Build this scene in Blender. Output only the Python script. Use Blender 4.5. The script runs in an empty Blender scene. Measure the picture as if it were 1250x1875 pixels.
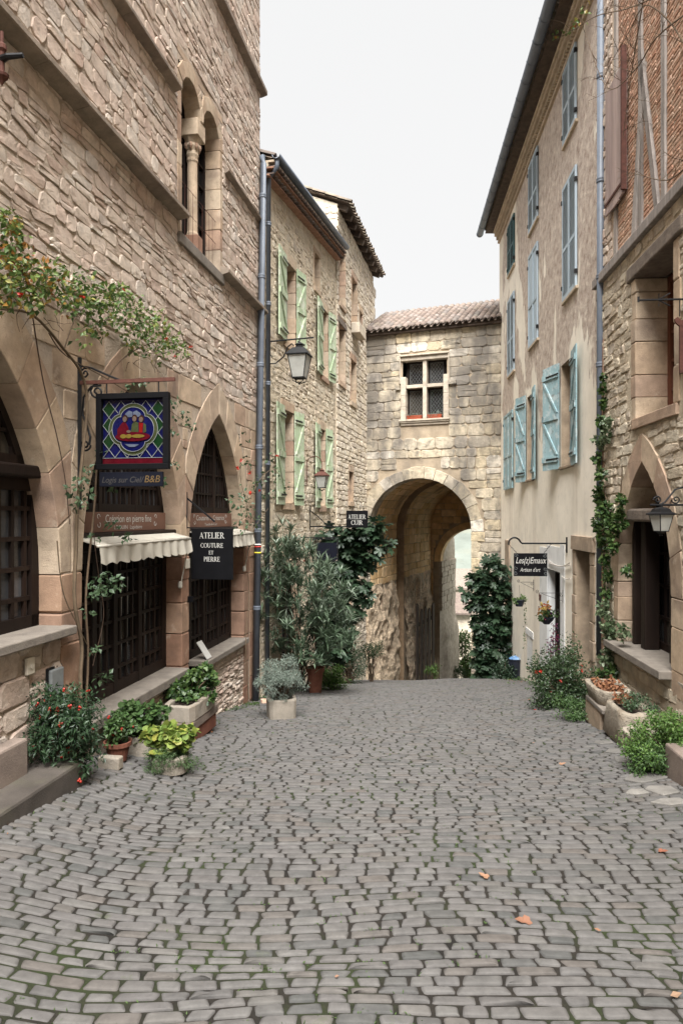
import bpy, math, random
from mathutils import Vector, Matrix, noise

# ------------------------------------------------------------------ camera, sky, sun, exposure
S = 1.25                      # metres per survey unit
F, CX, HY = 1260.0, 625.0, 945.0
CZ = 1.65 * S                 # eye height
scene = bpy.context.scene
cam_d = bpy.data.cameras.new("camera")
cam = bpy.data.objects.new("camera", cam_d)
scene.collection.objects.link(cam)
cam.location = (0, 0, CZ)
cam.rotation_euler = (math.radians(90), 0, 0)
cam_d.sensor_fit = 'VERTICAL'
cam_d.sensor_height = 36
cam_d.sensor_width = 24
cam_d.lens = 36 * F / 1875
cam_d.shift_y = (HY - 937.5) / 1875
cam_d.clip_start = 0.05
cam_d.clip_end = 3000
scene.camera = cam

SUN_EL, SUN_AZ = 60.0, 182.0      # azimuth clockwise from +Y (street axis)
world = bpy.data.worlds.new("World")
scene.world = world
world.use_nodes = True
wn, wl = world.node_tree.nodes, world.node_tree.links
wn.clear()
wo = wn.new("ShaderNodeOutputWorld")
bg = wn.new("ShaderNodeBackground")
sky = wn.new("ShaderNodeTexSky")
sky.sky_type = 'NISHITA'
sky.sun_disc = False
sky.sun_elevation = math.radians(SUN_EL)
sky.sun_rotation = math.radians(SUN_AZ)
sky.dust_density = 6.0
hs = wn.new("ShaderNodeHueSaturation")
hs.inputs['Saturation'].default_value = 0.12
mx = wn.new("ShaderNodeMixRGB")
mx.inputs[0].default_value = 0.9                    # closed, even cloud
mx.inputs[2].default_value = (2.62, 2.62, 2.62, 1)
wl.new(sky.outputs[0], hs.inputs['Color'])
wl.new(hs.outputs[0], mx.inputs[1])
wl.new(mx.outputs[0], bg.inputs[0])
bg.inputs[1].default_value = 0.10
wl.new(bg.outputs[0], wo.inputs[0])

sun_d = bpy.data.lights.new("sun", 'SUN')
sun_d.energy = 5.0
sun_d.angle = math.radians(46)
sun_d.color = (1.0, 0.985, 0.96)
sun = bpy.data.objects.new("sun", sun_d)
scene.collection.objects.link(sun)
_a, _e = math.radians(SUN_AZ), math.radians(SUN_EL)
_to = Vector((math.sin(_a) * math.cos(_e), math.cos(_a) * math.cos(_e), math.sin(_e)))
sun.rotation_euler = (-_to).to_track_quat('-Z', 'Y').to_euler()
sun.location = (0, 0, 30)

vs = scene.view_settings
vs.view_transform = 'Standard'
vs.look = 'None'
vs.gamma = 1.0
vs.exposure = 1.82
vs.use_curve_mapping = False
scene.render.engine = 'CYCLES'
scene.cycles.max_bounces = 8
scene.cycles.diffuse_bounces = 4
scene.cycles.use_adaptive_sampling = False
scene.cycles.use_denoising = True
scene.cycles.denoiser = 'OPENIMAGEDENOISE'
scene.cycles.denoising_input_passes = 'RGB_ALBEDO_NORMAL'
scene.cycles.denoising_prefilter = 'ACCURATE'
scene.cycles.denoising_quality = 'HIGH'

# ------------------------------------------------------------------ helpers
COL = scene.collection.objects
ORG = {}


def zr(v):
    return CZ + S * v


def ray(px, py):
    return Vector(((px - CX) / F, 1.0, -(py - HY) / F))


def proj(p):
    if p[1] < 0.1:
        return None
    return (CX + F * p[0] / p[1], HY - F * (p[2] - CZ) / p[1])


def sm(a, b, x):
    t = max(0.0, min(1.0, (x - a) / (b - a)))
    return t * t * (3 - 2 * t)


def gz(x, y):
    u, v = y / S, x / S
    z = -(0.04 * u + (0.006 * u * u if u > 0 else 0))
    z += 0.15 * sm(-0.9, -2.1, v) * (1 - sm(5.0, 8.5, u))
    z += 0.05 * sm(1.6, 2.8, v)
    z += 0.010 * noise.noise(Vector((x * 0.5, y * 0.5, 3.1))) * 2
    return S * z


def gpx(px, py):
    """pixel -> point on the street surface"""
    d = ray(px, py)
    t = 1.0
    while t < 40 and CZ + d.z * t > gz(d.x * t, t):
        t += 0.02
    return Vector((d.x * t, t, gz(d.x * t, t)))


class Wall:
    def __init__(s, x0, y0, tx, ty, sign):
        n = math.hypot(tx, ty)
        s.o = Vector((x0, y0, 0))
        s.t = Vector((tx / n, ty / n, 0))
        s.n = Vector((s.t.y * sign, -s.t.x * sign, 0))

    def p(s, u, z, d=0.0):
        return Vector((s.o.x + s.t.x * u + s.n.x * d, s.o.y + s.t.y * u + s.n.y * d, z))

    def px(s, x, y, d=0.0):
        r = ray(x, y)
        o = s.o + s.n * d
        k = o.dot(s.n) / r.dot(s.n)
        q = r * k
        return ((q - o).dot(s.t), CZ + q.z)

    def uy(s, Y):
        return (Y * S - s.o.y) / s.t.y


class MB:
    def __init__(s):
        s.v, s.f, s.r = [], [], []

    def vert(s, p, r=0.0):
        s.v.append((p[0], p[1], p[2]))
        s.r.append(r)
        return len(s.v) - 1

    def face(s, *i):
        s.f.append(tuple(i))

    def poly(s, pts, r=0.0):
        s.face(*[s.vert(p, r) for p in pts])

    def hexa(s, q, r=0.0):
        """8 points: 0-3 one end, 4-7 the other"""
        i = [s.vert(p, r) for p in q]
        for a in ((0, 1, 2, 3), (7, 6, 5, 4), (0, 4, 5, 1), (1, 5, 6, 2), (2, 6, 7, 3), (3, 7, 4, 0)):
            s.face(*[i[k] for k in a])

    def wbox(s, W, u0, u1, z0, z1, d0, d1, r=0.0):
        s.hexa([W.p(u0, z0, d0), W.p(u1, z0, d0), W.p(u1, z1, d0), W.p(u0, z1, d0),
                W.p(u0, z0, d1), W.p(u1, z0, d1), W.p(u1, z1, d1), W.p(u0, z1, d1)], r)

    def obox(s, c, ax, ay, az, r=0.0):
        c = Vector(c)
        q = [c - ax - ay - az, c + ax - ay - az, c + ax + ay - az, c - ax + ay - az,
             c - ax - ay + az, c + ax - ay + az, c + ax + ay + az, c - ax + ay + az]
        s.hexa(q, r)

    def bar(s, a, b, w, h=None, r=0.0, up=(0, 0, 1)):
        a, b = Vector(a), Vector(b)
        d = (b - a)
        L = d.length
        if L < 1e-6:
            return
        d /= L
        up = Vector(up)
        if abs(d.dot(up)) > 0.95:
            up = Vector((1, 0, 0))
        x = d.cross(up).normalized()
        y = x.cross(d)
        s.obox((a + b) / 2, x * (w / 2), y * ((h or w) / 2), d * (L / 2), r)

    def tube(s, pts, r0, r1=None, n=6, r=0.0, caps=True):
        r1 = r0 if r1 is None else r1
        pts = [Vector(p) for p in pts]
        m = len(pts)
        rings = []
        ref = Vector((0.31, 0.52, 0.79))
        for i, p in enumerate(pts):
            d = (pts[min(i + 1, m - 1)] - pts[max(i - 1, 0)])
            d = d.normalized() if d.length > 1e-9 else Vector((0, 0, 1))
            x = d.cross(ref)
            if x.length < 1e-3:
                x = d.cross(Vector((1, 0, 0)))
            x.normalize()
            y = d.cross(x)
            rad = r0 + (r1 - r0) * i / max(1, m - 1)
            rings.append([s.vert(p + (x * math.cos(6.28318 * k / n) + y * math.sin(6.28318 * k / n)) * rad, r) for k in range(n)])
        for a, b in zip(rings, rings[1:]):
            for k in range(n):
                s.face(a[k], a[(k + 1) % n], b[(k + 1) % n], b[k])
        if caps:
            s.face(*rings[0][::-1])
            s.face(*rings[-1])

    def lathe(s, c, prof, n=16, r=0.0, sq=None, rot=0.0):
        """prof: (radius, z) list; sq=(sx, sy) stretches"""
        c = Vector(c)
        sx, sy = sq or (1, 1)
        rings = []
        cr, sr = math.cos(rot), math.sin(rot)
        for rad, z in prof:
            ring = []
            for k in range(n):
                a = 6.28318 * (k + 0.5) / n
                x, y = rad * math.cos(a) * sx, rad * math.sin(a) * sy
                ring.append(s.vert(c + Vector((x * cr - y * sr, x * sr + y * cr, z)), r))
            rings.append(ring)
        for a, b in zip(rings, rings[1:]):
            for k in range(n):
                s.face(a[k], a[(k + 1) % n], b[(k + 1) % n], b[k])
        s.face(*rings[0][::-1])
        s.face(*rings[-1])

    def prism(s, pts, dv, r=0.0):
        dv = Vector(dv)
        a = [s.vert(p, r) for p in pts]
        b = [s.vert(Vector(p) + dv, r) for p in pts]
        n = len(pts)
        s.face(*a[::-1])
        s.face(*b)
        for k in range(n):
            s.face(a[k], a[(k + 1) % n], b[(k + 1) % n], b[k])


def mesh_of(mb, name, mat, off, smooth):
    me = bpy.data.meshes.new(name)
    ox, oy, oz = off
    me.from_pydata([(x - ox, y - oy, z - oz) for x, y, z in mb.v], [], mb.f)
    at = me.attributes.new("rnd", 'FLOAT', 'POINT')
    at.data.foreach_set("value", mb.r)
    if mat:
        me.materials.append(mat)
    if smooth:
        me.polygons.foreach_set("use_smooth", [True] * len(me.polygons))
    return me


def build(mb, name, mat, parent=None, smooth=False, bevel=0.0, kind=None, label=None, org=None):
    """links what mb holds as ONE mesh object; parent = the thing or part it belongs to"""
    if parent is not None:
        off = ORG[parent.name]
    elif org is not None:
        off = tuple(org)
    else:
        xs, ys, zs = zip(*mb.v)
        off = ((min(xs) + max(xs)) / 2, (min(ys) + max(ys)) / 2, min(zs))
    me = mesh_of(mb, name, mat, off, smooth)
    o = bpy.data.objects.new(name, me)
    COL.link(o)
    if parent is not None:
        o.parent = parent
    else:
        o.location = off
    ORG[o.name] = off
    if bevel:
        m = o.modifiers.new("bevel", 'BEVEL')
        m.width = bevel
        m.segments = 2
        m.limit_method = 'ANGLE'
    if kind:
        o["kind"] = kind
    if label:
        o["label"] = label
    return o


def place(me, name, parent, M):
    o = bpy.data.objects.new(name, me)
    COL.link(o)
    o.parent = parent
    off = Vector(ORG[parent.name])
    o.matrix_local = Matrix.Translation(-off) @ M
    ORG[o.name] = tuple(off)
    return o


def thing(name, label, cat, loc, group=None):
    o = bpy.data.objects.new(name, None)
    COL.link(o)
    o.location = loc
    o.empty_display_size = 0.2
    ORG[o.name] = tuple(loc)
    o["label"] = label
    o["category"] = cat
    if group:
        o["group"] = group
    return o


def tag(o, label, cat, group=None):
    o["label"] = label
    o["category"] = cat
    if group:
        o["group"] = group
    return o


# ------------------------------------------------------------------ materials
def ramp(nt, cols, interp='LINEAR'):
    n = nt.nodes.new("ShaderNodeValToRGB")
    n.color_ramp.interpolation = interp
    el = n.color_ramp.elements
    while len(el) > 1:
        el.remove(el[-1])
    for i, (p, c) in enumerate(cols):
        e = el[0] if i == 0 else el.new(p)
        e.position = p
        e.color = (c[0], c[1], c[2], 1)
    return n


def even(cols):
    m = max(1, len(cols) - 1)
    return [(i / m, c) for i, c in enumerate(cols)]


def mk(name, cols, nscale=5.0, namt=0.4, bscale=45.0, bump=0.5, bdist=0.01, rough=0.9, stains=(), spec=0.25, metal=0.0, stretch=None, speck=0.0):
    """cols: palette picked by the piece's own number; stains: (colour, scale, lo, hi, amount, zstretch)"""
    m = bpy.data.materials.new(name)
    m.use_nodes = True
    nt = m.node_tree
    N, L = nt.nodes, nt.links
    b = N["Principled BSDF"]
    b.inputs["Roughness"].default_value = rough
    b.inputs["Specular IOR Level"].default_value = spec
    b.inputs["Metallic"].default_value = metal
    geo = N.new("ShaderNodeNewGeometry")
    pos = geo.outputs["Position"]
    if stretch:
        vm = N.new("ShaderNodeVectorMath")
        vm.operation = 'MULTIPLY'
        vm.inputs[1].default_value = stretch
        L.new(pos, vm.inputs[0])
        spos = vm.outputs[0]
    else:
        spos = pos
    if len(cols) > 1:
        at = N.new("ShaderNodeAttribute")
        at.attribute_name = "rnd"
        r = ramp(nt, even(cols))
        L.new(at.outputs["Fac"], r.inputs[0])
        col = r.outputs[0]
    else:
        rgb = N.new("ShaderNodeRGB")
        rgb.outputs[0].default_value = (*cols[0], 1)
        col = rgb.outputs[0]
    if namt:
        nz = N.new("ShaderNodeTexNoise")
        nz.inputs["Scale"].default_value = nscale
        nz.inputs["Detail"].default_value = 8
        nz.inputs["Roughness"].default_value = 0.65
        L.new(spos, nz.inputs["Vector"])
        mr = N.new("ShaderNodeMapRange")
        mr.inputs[1].default_value, mr.inputs[2].default_value = 0.25, 0.75
        mr.inputs[3].default_value, mr.inputs[4].default_value = 1 - namt, 1 + namt * 0.7
        L.new(nz.outputs[0], mr.inputs[0])
        mu = N.new("ShaderNodeMixRGB")
        mu.blend_type = 'MULTIPLY'
        mu.inputs[0].default_value = 1
        L.new(col, mu.inputs[1])
        L.new(mr.outputs[0], mu.inputs[2])
        col = mu.outputs[0]
    for st in stains:
        c, sc, lo, hi, amt = st[:5]
        zs = st[5] if len(st) > 5 else 1.0
        vm = N.new("ShaderNodeVectorMath")
        vm.operation = 'MULTIPLY'
        vm.inputs[1].default_value = (1, 1, zs)
        L.new(pos, vm.inputs[0])
        nz = N.new("ShaderNodeTexNoise")
        nz.inputs["Scale"].default_value = sc
        nz.inputs["Detail"].default_value = 7
        nz.inputs["Roughness"].default_value = 0.6
        L.new(vm.outputs[0], nz.inputs["Vector"])
        mr = N.new("ShaderNodeMapRange")
        mr.inputs[1].default_value, mr.inputs[2].default_value = lo, hi
        mr.inputs[3].default_value, mr.inputs[4].default_value = 0, amt
        L.new(nz.outputs[0], mr.inputs[0])
        mu = N.new("ShaderNodeMixRGB")
        L.new(mr.outputs[0], mu.inputs[0])
        L.new(col, mu.inputs[1])
        mu.inputs[2].default_value = (*c, 1)
        col = mu.outputs[0]
    L.new(col, b.inputs["Base Color"])
    if bump:
        nz = N.new("ShaderNodeTexNoise")
        nz.inputs["Scale"].default_value = bscale
        nz.inputs["Detail"].default_value = 6
        nz.inputs["Roughness"].default_value = 0.7
        L.new(spos, nz.inputs["Vector"])
        bp = N.new("ShaderNodeBump")
        bp.inputs["Strength"].default_value = bump
        bp.inputs["Distance"].default_value = bdist
        L.new(nz.outputs[0], bp.inputs["Height"])
        L.new(bp.outputs[0], b.inputs["Normal"])
    return m


def mk_leaf(name, cols, rough=0.45, trans=0.25):
    m = bpy.data.materials.new(name)
    m.use_nodes = True
    nt = m.node_tree
    N, L = nt.nodes, nt.links
    b = N["Principled BSDF"]
    b.inputs["Roughness"].default_value = rough
    b.inputs["Specular IOR Level"].default_value = 0.4
    at = N.new("ShaderNodeAttribute")
    at.attribute_name = "rnd"
    r = ramp(nt, even([tuple(v * .66 for v in c) for c in cols]))
    L.new(at.outputs["Fac"], r.inputs[0])
    L.new(r.outputs[0], b.inputs["Base Color"])
    tr = N.new("ShaderNodeBsdfTranslucent")
    L.new(r.outputs[0], tr.inputs[0])
    ms = N.new("ShaderNodeMixShader")
    ms.inputs[0].default_value = trans
    L.new(b.outputs[0], ms.inputs[1])
    L.new(tr.outputs[0], ms.inputs[2])
    L.new(ms.outputs[0], N["Material Output"].inputs[0])
    return m


M = {}
M['rubble'] = mk("sandstone_rubble", [(0.364, 0.278, 0.225), (0.535, 0.439, 0.364), (0.471, 0.374, 0.305), (0.61, 0.519, 0.433), (0.514, 0.407, 0.337), (0.428, 0.321, 0.257), (0.578, 0.503, 0.428), (0.46, 0.401, 0.348), (0.492, 0.369, 0.3), (0.642, 0.556, 0.471)], 8, .4, 34, .9, .015, stains=[((.57, .48, .395), 4.5, .52, .62, .65), ((.30, .19, .14), 1.3, .62, .72, .45), ((.22, .17, .14), 9, .60, .70, .6)])
M['mortar_l'] = mk("sand_mortar", [(.46, .375, .295)], 3, .35, 40, .9, .03)
M['ashlar'] = mk("dressed_sandstone", [(.47, .36, .25), (.41, .295, .205), (.51, .41, .30), (.37, .245, .175), (.45, .36, .27), (.49, .38, .27)], 4.5, .38, 70, .6, .014, stains=[((.20, .145, .115), 1.6, .52, .68, .7), ((.55, .46, .36), 6, .6, .7, .5), ((.26, .19, .14), 26, .60, .68, .55)])
M['redstone'] = mk("red_sandstone", [(.28, .165, .115), (.23, .125, .085), (.33, .215, .145), (.27, .175, .125), (.31, .19, .135)], 5, .4, 70, .5, .012, stains=[((.15, .10, .08), 2.2, .58, .8, .5), ((.5, .42, .34), 5, .62, .72, .5)])
M['string'] = mk("weathered_string_course", [(.22, .175, .14), (.26, .21, .165)], 5, .4, 50, .6, .015)
M['slab'] = mk("grey_sill_stone", [(.20, .175, .148), (.175, .15, .127)], 6, .4, 60, .6, .012, stains=[((.12, .11, .09), 6, .55, .75, .5)])
M['rub_m'] = mk("golden_rubble", [(0.58, 0.502, 0.385), (0.498, 0.413, 0.303), (0.641, 0.571, 0.454), (0.547, 0.453, 0.344), (0.463, 0.393, 0.315), (0.601, 0.531, 0.414)], 6, .35, 28, 1.0, .035, stains=[((.33, .15, .09), 1.7, .66, .72, .5)])
M['mortar_m'] = mk("golden_mortar", [(0.56, 0.472, 0.352)], 3, .3, 35, .9, .03)
M['rub_t'] = mk("pale_gold_rubble", [(0.6, 0.522, 0.405), (0.53, 0.452, 0.351), (0.642, 0.571, 0.462), (0.483, 0.413, 0.335), (0.604, 0.541, 0.448)], 6, .3, 28, .9, .03, stains=[((.20, .17, .15), .9, .58, .72, .6)])
M['gate'] = mk("gate_limestone", [(0.582, 0.491, 0.352), (0.487, 0.421, 0.323), (0.642, 0.551, 0.412), (0.41, 0.361, 0.295), (0.598, 0.492, 0.328), (0.527, 0.461, 0.371), (0.727, 0.661, 0.563)], 6, .45, 30, 1.0, .035, stains=[((.14, .125, .11), .6, .46, .58, .85, .45), ((.15, .14, .12), 4.0, .54, .66, .65)])
M['mortar_g'] = mk("gate_mortar", [(.40, .32, .23)], 3, .35, 35, .9, .03, stains=[((.13, .115, .10), .55, .50, .66, .8, .5)])
M['vault'] = mk("vault_stone", [(.74, .50, .26), (.62, .41, .20), (.80, .58, .34), (.56, .38, .20)], 4, .35, 40, .6, .02, stains=[((.14, .09, .06), .8, .55, .68, .7, .4)])
M['rock'] = mk("rough_rock_face", [(.80, .63, .45)], 3.5, .55, 12, 1.0, .22, stains=[((.36, .20, .13), 1.6, .55, .7, .5), ((.6, .52, .42), 3, .6, .72, .5)])
M['white'] = mk("pale_limestone", [(.43, .37, .295), (.48, .415, .335), (.38, .325, .26)], 6, .4, 40, .8, .02, stains=[((.25, .21, .17), 4, .6, .75, .5)])
M['cobble'] = mk("cobble_stone", [(0.08, 0.076, 0.073), (0.101, 0.096, 0.092), (0.092, 0.086, 0.082), (0.105, 0.1, 0.095), (0.096, 0.091, 0.088), (0.068, 0.068, 0.065), (0.101, 0.095, 0.09), (0.097, 0.091, 0.088), (0.111, 0.106, 0.1), (0.093, 0.082, 0.074), (0.095, 0.091, 0.085)], 13, .30, 80, .45, .005, rough=.8, spec=.2, stains=[((.075, .07, .063), .7, .52, .72, .35), ((.115, .109, .102), 1.9, .58, .70, .35), ((.06, .075, .03), 6, .66, .74, .4)])
M['dirt'] = mk("joint_dirt", [(.024, .020, .016)], 9, .5, 60, .9, .02, rough=.97, stains=[((.028, .040, .012), 1.1, .48, .60, .8), ((.010, .009, .008), 3, .5, .7, .7)])
M['kerb'] = mk("dark_kerb_stone", [(.075, .064, .055), (.065, .055, .047)], 4, .4, 70, .6, .012, stains=[((.08, .075, .05), 3, .5, .7, .6)])
M['steppink'] = mk("pinkish_step", [(.19, .15, .125)], 4, .4, 60, .5, .012, stains=[((.18, .14, .11), 3, .55, .75, .5)])
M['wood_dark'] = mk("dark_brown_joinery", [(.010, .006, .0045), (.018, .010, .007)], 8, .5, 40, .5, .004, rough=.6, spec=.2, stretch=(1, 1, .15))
M['wood_win'] = mk("red_brown_window_wood", [(.15, .055, .03), (.11, .04, .025)], 8, .4, 40, .4, .004, rough=.6, stretch=(1, 1, .15))
M['wood_grey'] = mk("weathered_grey_timber", [(.34, .30, .27), (.26, .23, .21), (.42, .38, .35)], 10, .45, 30, .9, .012, stretch=(1, 1, .12))
M['wood_mauve'] = mk("faded_mauve_boards", [(.40, .31, .28), (.34, .26, .24)], 10, .35, 30, .7, .008, stretch=(1, 1, .1))
M['lintel'] = mk("old_oak_lintel", [(.20, .165, .135), (.14, .11, .09)], 7, .45, 25, .9, .015)
M['oak'] = mk("dark_old_oak", [(.10, .075, .055), (.07, .05, .04), (.14, .11, .085)], 8, .5, 30, .8, .01, stretch=(1, 1, .15))
M['green'] = mk("pale_green_paint", [(.37, .45, .30), (.33, .41, .265), (.42, .49, .34)], 9, .22, 40, .4, .004, rough=.6, stretch=(1, 1, .2), stains=[((.56, .56, .48), 6, .52, .60, .6), ((.20, .17, .11), 13, .58, .66, .7)])
M['teal'] = mk("teal_paint", [(.26, .38, .41), (.235, .35, .375), (.30, .42, .445)], 9, .22, 40, .4, .004, rough=.6, stretch=(1, 1, .2), stains=[((.50, .55, .55), 6, .52, .60, .6), ((.17, .16, .14), 13, .58, .66, .7)])
M['blue'] = mk("grey_blue_paint", [(.40, .48, .54), (.37, .45, .51)], 9, .2, 40, .4, .004, rough=.6, stretch=(1, 1, .2))
M['dkteal'] = mk("dark_teal_paint", [(.05, .12, .13)], 9, .2, 40, .4, .004, rough=.6)
M['iron'] = mk("black_iron", [(.008, .008, .009)], 12, .4, 60, .4, .003, rough=.55, spec=.25)
M['rust'] = mk("rusty_iron", [(.09, .035, .025), (.06, .03, .025)], 14, .5, 60, .5, .003, rough=.8)
M['zinc'] = mk("painted_blue_grey_zinc", [(.105, .122, .15)], 4, .25, 60, .2, .003, rough=.5, spec=.4, stains=[((.16, .175, .20), 2.5, .55, .75, .5)])
M['tile'] = mk("clay_tile", [(.15, .112, .092), (.19, .148, .124), (.13, .10, .084), (.21, .17, .148), (.125, .108, .097)], 7, .4, 40, .7, .01, stains=[((.16, .15, .10), 3, .55, .72, .6)])
M['oldtile'] = mk("lichen_tile", [(.19, .15, .12), (.23, .18, .14), (.15, .125, .10)], 7, .4, 40, .7, .01, stains=[((.14, .14, .09), 3, .52, .7, .6)])
M['brick'] = mk("thin_red_brick", [(.52, .31, .215), (.56, .36, .26), (.46, .26, .18), (.60, .42, .32), (.53, .36, .27)], 9, .35, 50, .7, .008, stains=[((.56, .44, .34), 5, .56, .66, .6)])
M['brickmortar'] = mk("pink_mortar", [(.57, .46, .36)], 6, .3, 40, .7, .01)
M['terracotta'] = mk("terracotta", [(.16, .06, .038), (.19, .08, .052)], 8, .4, 60, .3, .004, rough=.8)
M['troughstone'] = mk("carved_stone_trough", [(.29, .255, .21), (.34, .30, .25)], 6, .3, 60, .8, .012, stains=[((.19, .15, .11), 3, .5, .68, .7)])
M['groove'] = mk('shade_toned_groove_stone', [(.34, .235, .145)], 4, .4, 40, .6, .02)  # shade of the recess put into the stone colour
M['redcornice'] = mk('red_brick_cornice', [(.33, .185, .125), (.28, .155, .105)], 7, .4, 40, .6, .01)
M['soil'] = mk("potting_soil", [(.035, .025, .018)], 20, .5, 60, .8, .02)
M['canvas'] = mk("cream_canvas", [(.42, .39, .33)], 6, .12, 50, .3, .004, rough=.85, stretch=(1, 1, .2), stains=[((.27, .24, .2), 5, .52, .72, .7, .25)])
M['cream_metal'] = mk("cream_painted_metal", [(.45, .42, .36)], 8, .15, 60, .1, .002, rough=.5)
M['signbrown'] = mk("brown_sign_panel", [(.15, .078, .054)], 6, .12, 60, .15, .002, rough=.6)
M['signblack'] = mk("black_sign_panel", [(.004, .004, .005)], 8, .3, 50, .15, .002, rough=.6, spec=.12)
M['signblue'] = mk("dark_navy_board", [(.005, .006, .012)], 8, .3, 50, .15, .002, rough=.6, spec=.15)
M['letter'] = mk("off_white_lettering", [(.45, .44, .41)], 8, .08, 0, 0, rough=.7)
M['lettergold'] = mk("dull_gold_lettering", [(.12, .075, .03)], 8, .15, 0, 0, rough=.6)
M['letterdim'] = mk("worn_dark_lettering", [(.05, .046, .045)], 8, .15, 0, 0, rough=.6)
M['pane'] = mk("dark_window_glass", [(.006, .006, .007), (.008, .008, .009), (.02, .02, .021), (.012, .012, .013), (.05, .052, .055), (.008, .008, .008), (.07, .062, .05)], 3, .3, 0, 0, rough=.08, spec=.7)  # paler palette entries put reflections and light behind the panes into colour
M['curtain_reflect'] = mk("curtain_and_reflection_glass", [(.06, .062, .068), (.012, .012, .013), (.10, .103, .11), (.008, .008, .009)], 3, .4, 0, 0, rough=.25, spec=.4)  # pale panes: curtain, plus grey reflections put into the colour
M['frost'] = mk("frosted_lantern_glass", [(.36, .36, .33)], 5, .25, 0, 0, rough=.35, spec=.5)
M['plastic_w'] = mk("cream_plastic", [(.58, .53, .44)], 8, .1, 0, 0, rough=.5)
M['grey_metal'] = mk("grey_metal_cover", [(.19, .20, .20)], 10, .25, 60, .15, .002, rough=.5)
M['cable'] = mk("pale_cable", [(.55, .5, .45)], 8, .1, 0, 0, rough=.6)
M['bin'] = mk("dark_plastic", [(.014, .017, .028)], 8, .2, 0, 0, rough=.45, spec=.4)
M['bag'] = mk("blue_plastic_bag", [(.05, .16, .36), (.30, .38, .45)], 9, .3, 20, .5, .01, rough=.3)
M['whitewash'] = mk("whitewashed_render", [(.68, .68, .67)], 4, .12, 30, .4, .01, stains=[((.42, .40, .38), 2.5, .56, .75, .5)])
M['white_paint'] = mk("white_paint", [(.75, .74, .7)], 4, .1, 0, 0, rough=.6)
M['red_paint'] = mk("red_paint", [(.5, .04, .03)], 4, .1, 0, 0, rough=.5)
M['yel_paint'] = mk("yellow_paint", [(.7, .6, .05)], 4, .1, 0, 0, rough=.5)
M['stem'] = mk("brown_stem", [(.085, .055, .035), (.13, .095, .06), (.06, .035, .025)], 10, .4, 40, .5, .004)
M['greenstem'] = mk("green_stem", [(.10, .12, .04), (.08, .10, .035)], 10, .3, 0, 0)


def mk_render():
    """lime render, peeled in ragged patches down to rough pinkish undercoat"""
    m = mk("peeling_cream_render", [(.80, .735, .63)], 1.6, .18, 60, .25, .006, stains=[((.76, .69, .57), 1.1, .5, .7, .6, .4), ((.44, .36, .28), 1.7, .54, .74, .5, .1), ((.50, .46, .40), 5, .58, .72, .4)])
    nt = m.node_tree
    N, L = nt.nodes, nt.links
    b = N["Principled BSDF"]
    geo = N.new("ShaderNodeNewGeometry")
    vm = N.new("ShaderNodeVectorMath")
    vm.operation = 'MULTIPLY'
    vm.inputs[1].default_value = (1, 1, .42)
    L.new(geo.outputs["Position"], vm.inputs[0])
    nz = N.new("ShaderNodeTexNoise")
    nz.inputs["Scale"].default_value = .62
    nz.inputs["Detail"].default_value = 9
    nz.inputs["Roughness"].default_value = .55
    L.new(vm.outputs[0], nz.inputs["Vector"])
    # less peeling on the ground floor, where the render was renewed
    sep = N.new("ShaderNodeSeparateXYZ")
    L.new(geo.outputs["Position"], sep.inputs[0])
    hz = N.new("ShaderNodeMapRange")
    hz.inputs[1].default_value, hz.inputs[2].default_value = zr(.3), zr(3.0)
    hz.inputs[3].default_value, hz.inputs[4].default_value = -.16, .035
    L.new(sep.outputs[2], hz.inputs[0])
    hy = N.new("ShaderNodeMapRange")
    hy.inputs[1].default_value, hy.inputs[2].default_value = 9 * S, 16 * S
    hy.inputs[3].default_value, hy.inputs[4].default_value = .035, -.03
    L.new(sep.outputs[1], hy.inputs[0])
    ad = N.new("ShaderNodeMath")
    L.new(nz.outputs[0], ad.inputs[0])
    L.new(hz.outputs[0], ad.inputs[1])
    ad2 = N.new("ShaderNodeMath")
    L.new(ad.outputs[0], ad2.inputs[0])
    L.new(hy.outputs[0], ad2.inputs[1])
    st = N.new("ShaderNodeMapRange")
    st.inputs[1].default_value, st.inputs[2].default_value = .495, .508
    L.new(ad2.outputs[0], st.inputs[0])
    old = b.inputs["Base Color"].links[0].from_socket
    n2 = N.new("ShaderNodeTexNoise")
    n2.inputs["Scale"].default_value = 6
    n2.inputs["Detail"].default_value = 8
    n2.inputs["Roughness"].default_value = .7
    L.new(geo.outputs["Position"], n2.inputs["Vector"])
    rp = ramp(nt, [(.3, (.27, .195, .15)), (.46, (.45, .37, .315)), (.56, (.53, .45, .38)), (.68, (.68, .60, .51))])
    L.new(n2.outputs[0], rp.inputs[0])
    mu = N.new("ShaderNodeMixRGB")
    L.new(st.outputs[0], mu.inputs[0])
    L.new(old, mu.inputs[1])
    L.new(rp.outputs[0], mu.inputs[2])
    L.new(mu.outputs[0], b.inputs["Base Color"])
    # relief: undercoat lies lower and is rough
    inv = N.new("ShaderNodeMath")
    inv.operation = 'MULTIPLY'
    inv.inputs[1].default_value = -1.0
    L.new(st.outputs[0], inv.inputs[0])
    rg = N.new("ShaderNodeMath")
    rg.operation = 'MULTIPLY'
    L.new(n2.outputs[0], rg.inputs[0])
    L.new(st.outputs[0], rg.inputs[1])
    su = N.new("ShaderNodeMath")
    su.operation = 'MULTIPLY_ADD'
    L.new(rg.outputs[0], su.inputs[0])
    su.inputs[1].default_value = 1.6
    L.new(inv.outputs[0], su.inputs[2])
    bp = N.new("ShaderNodeBump")
    bp.inputs["Strength"].default_value = .9
    bp.inputs["Distance"].default_value = .014
    L.new(su.outputs[0], bp.inputs["Height"])
    L.new(bp.outputs[0], b.inputs["Normal"])
    return m


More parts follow.
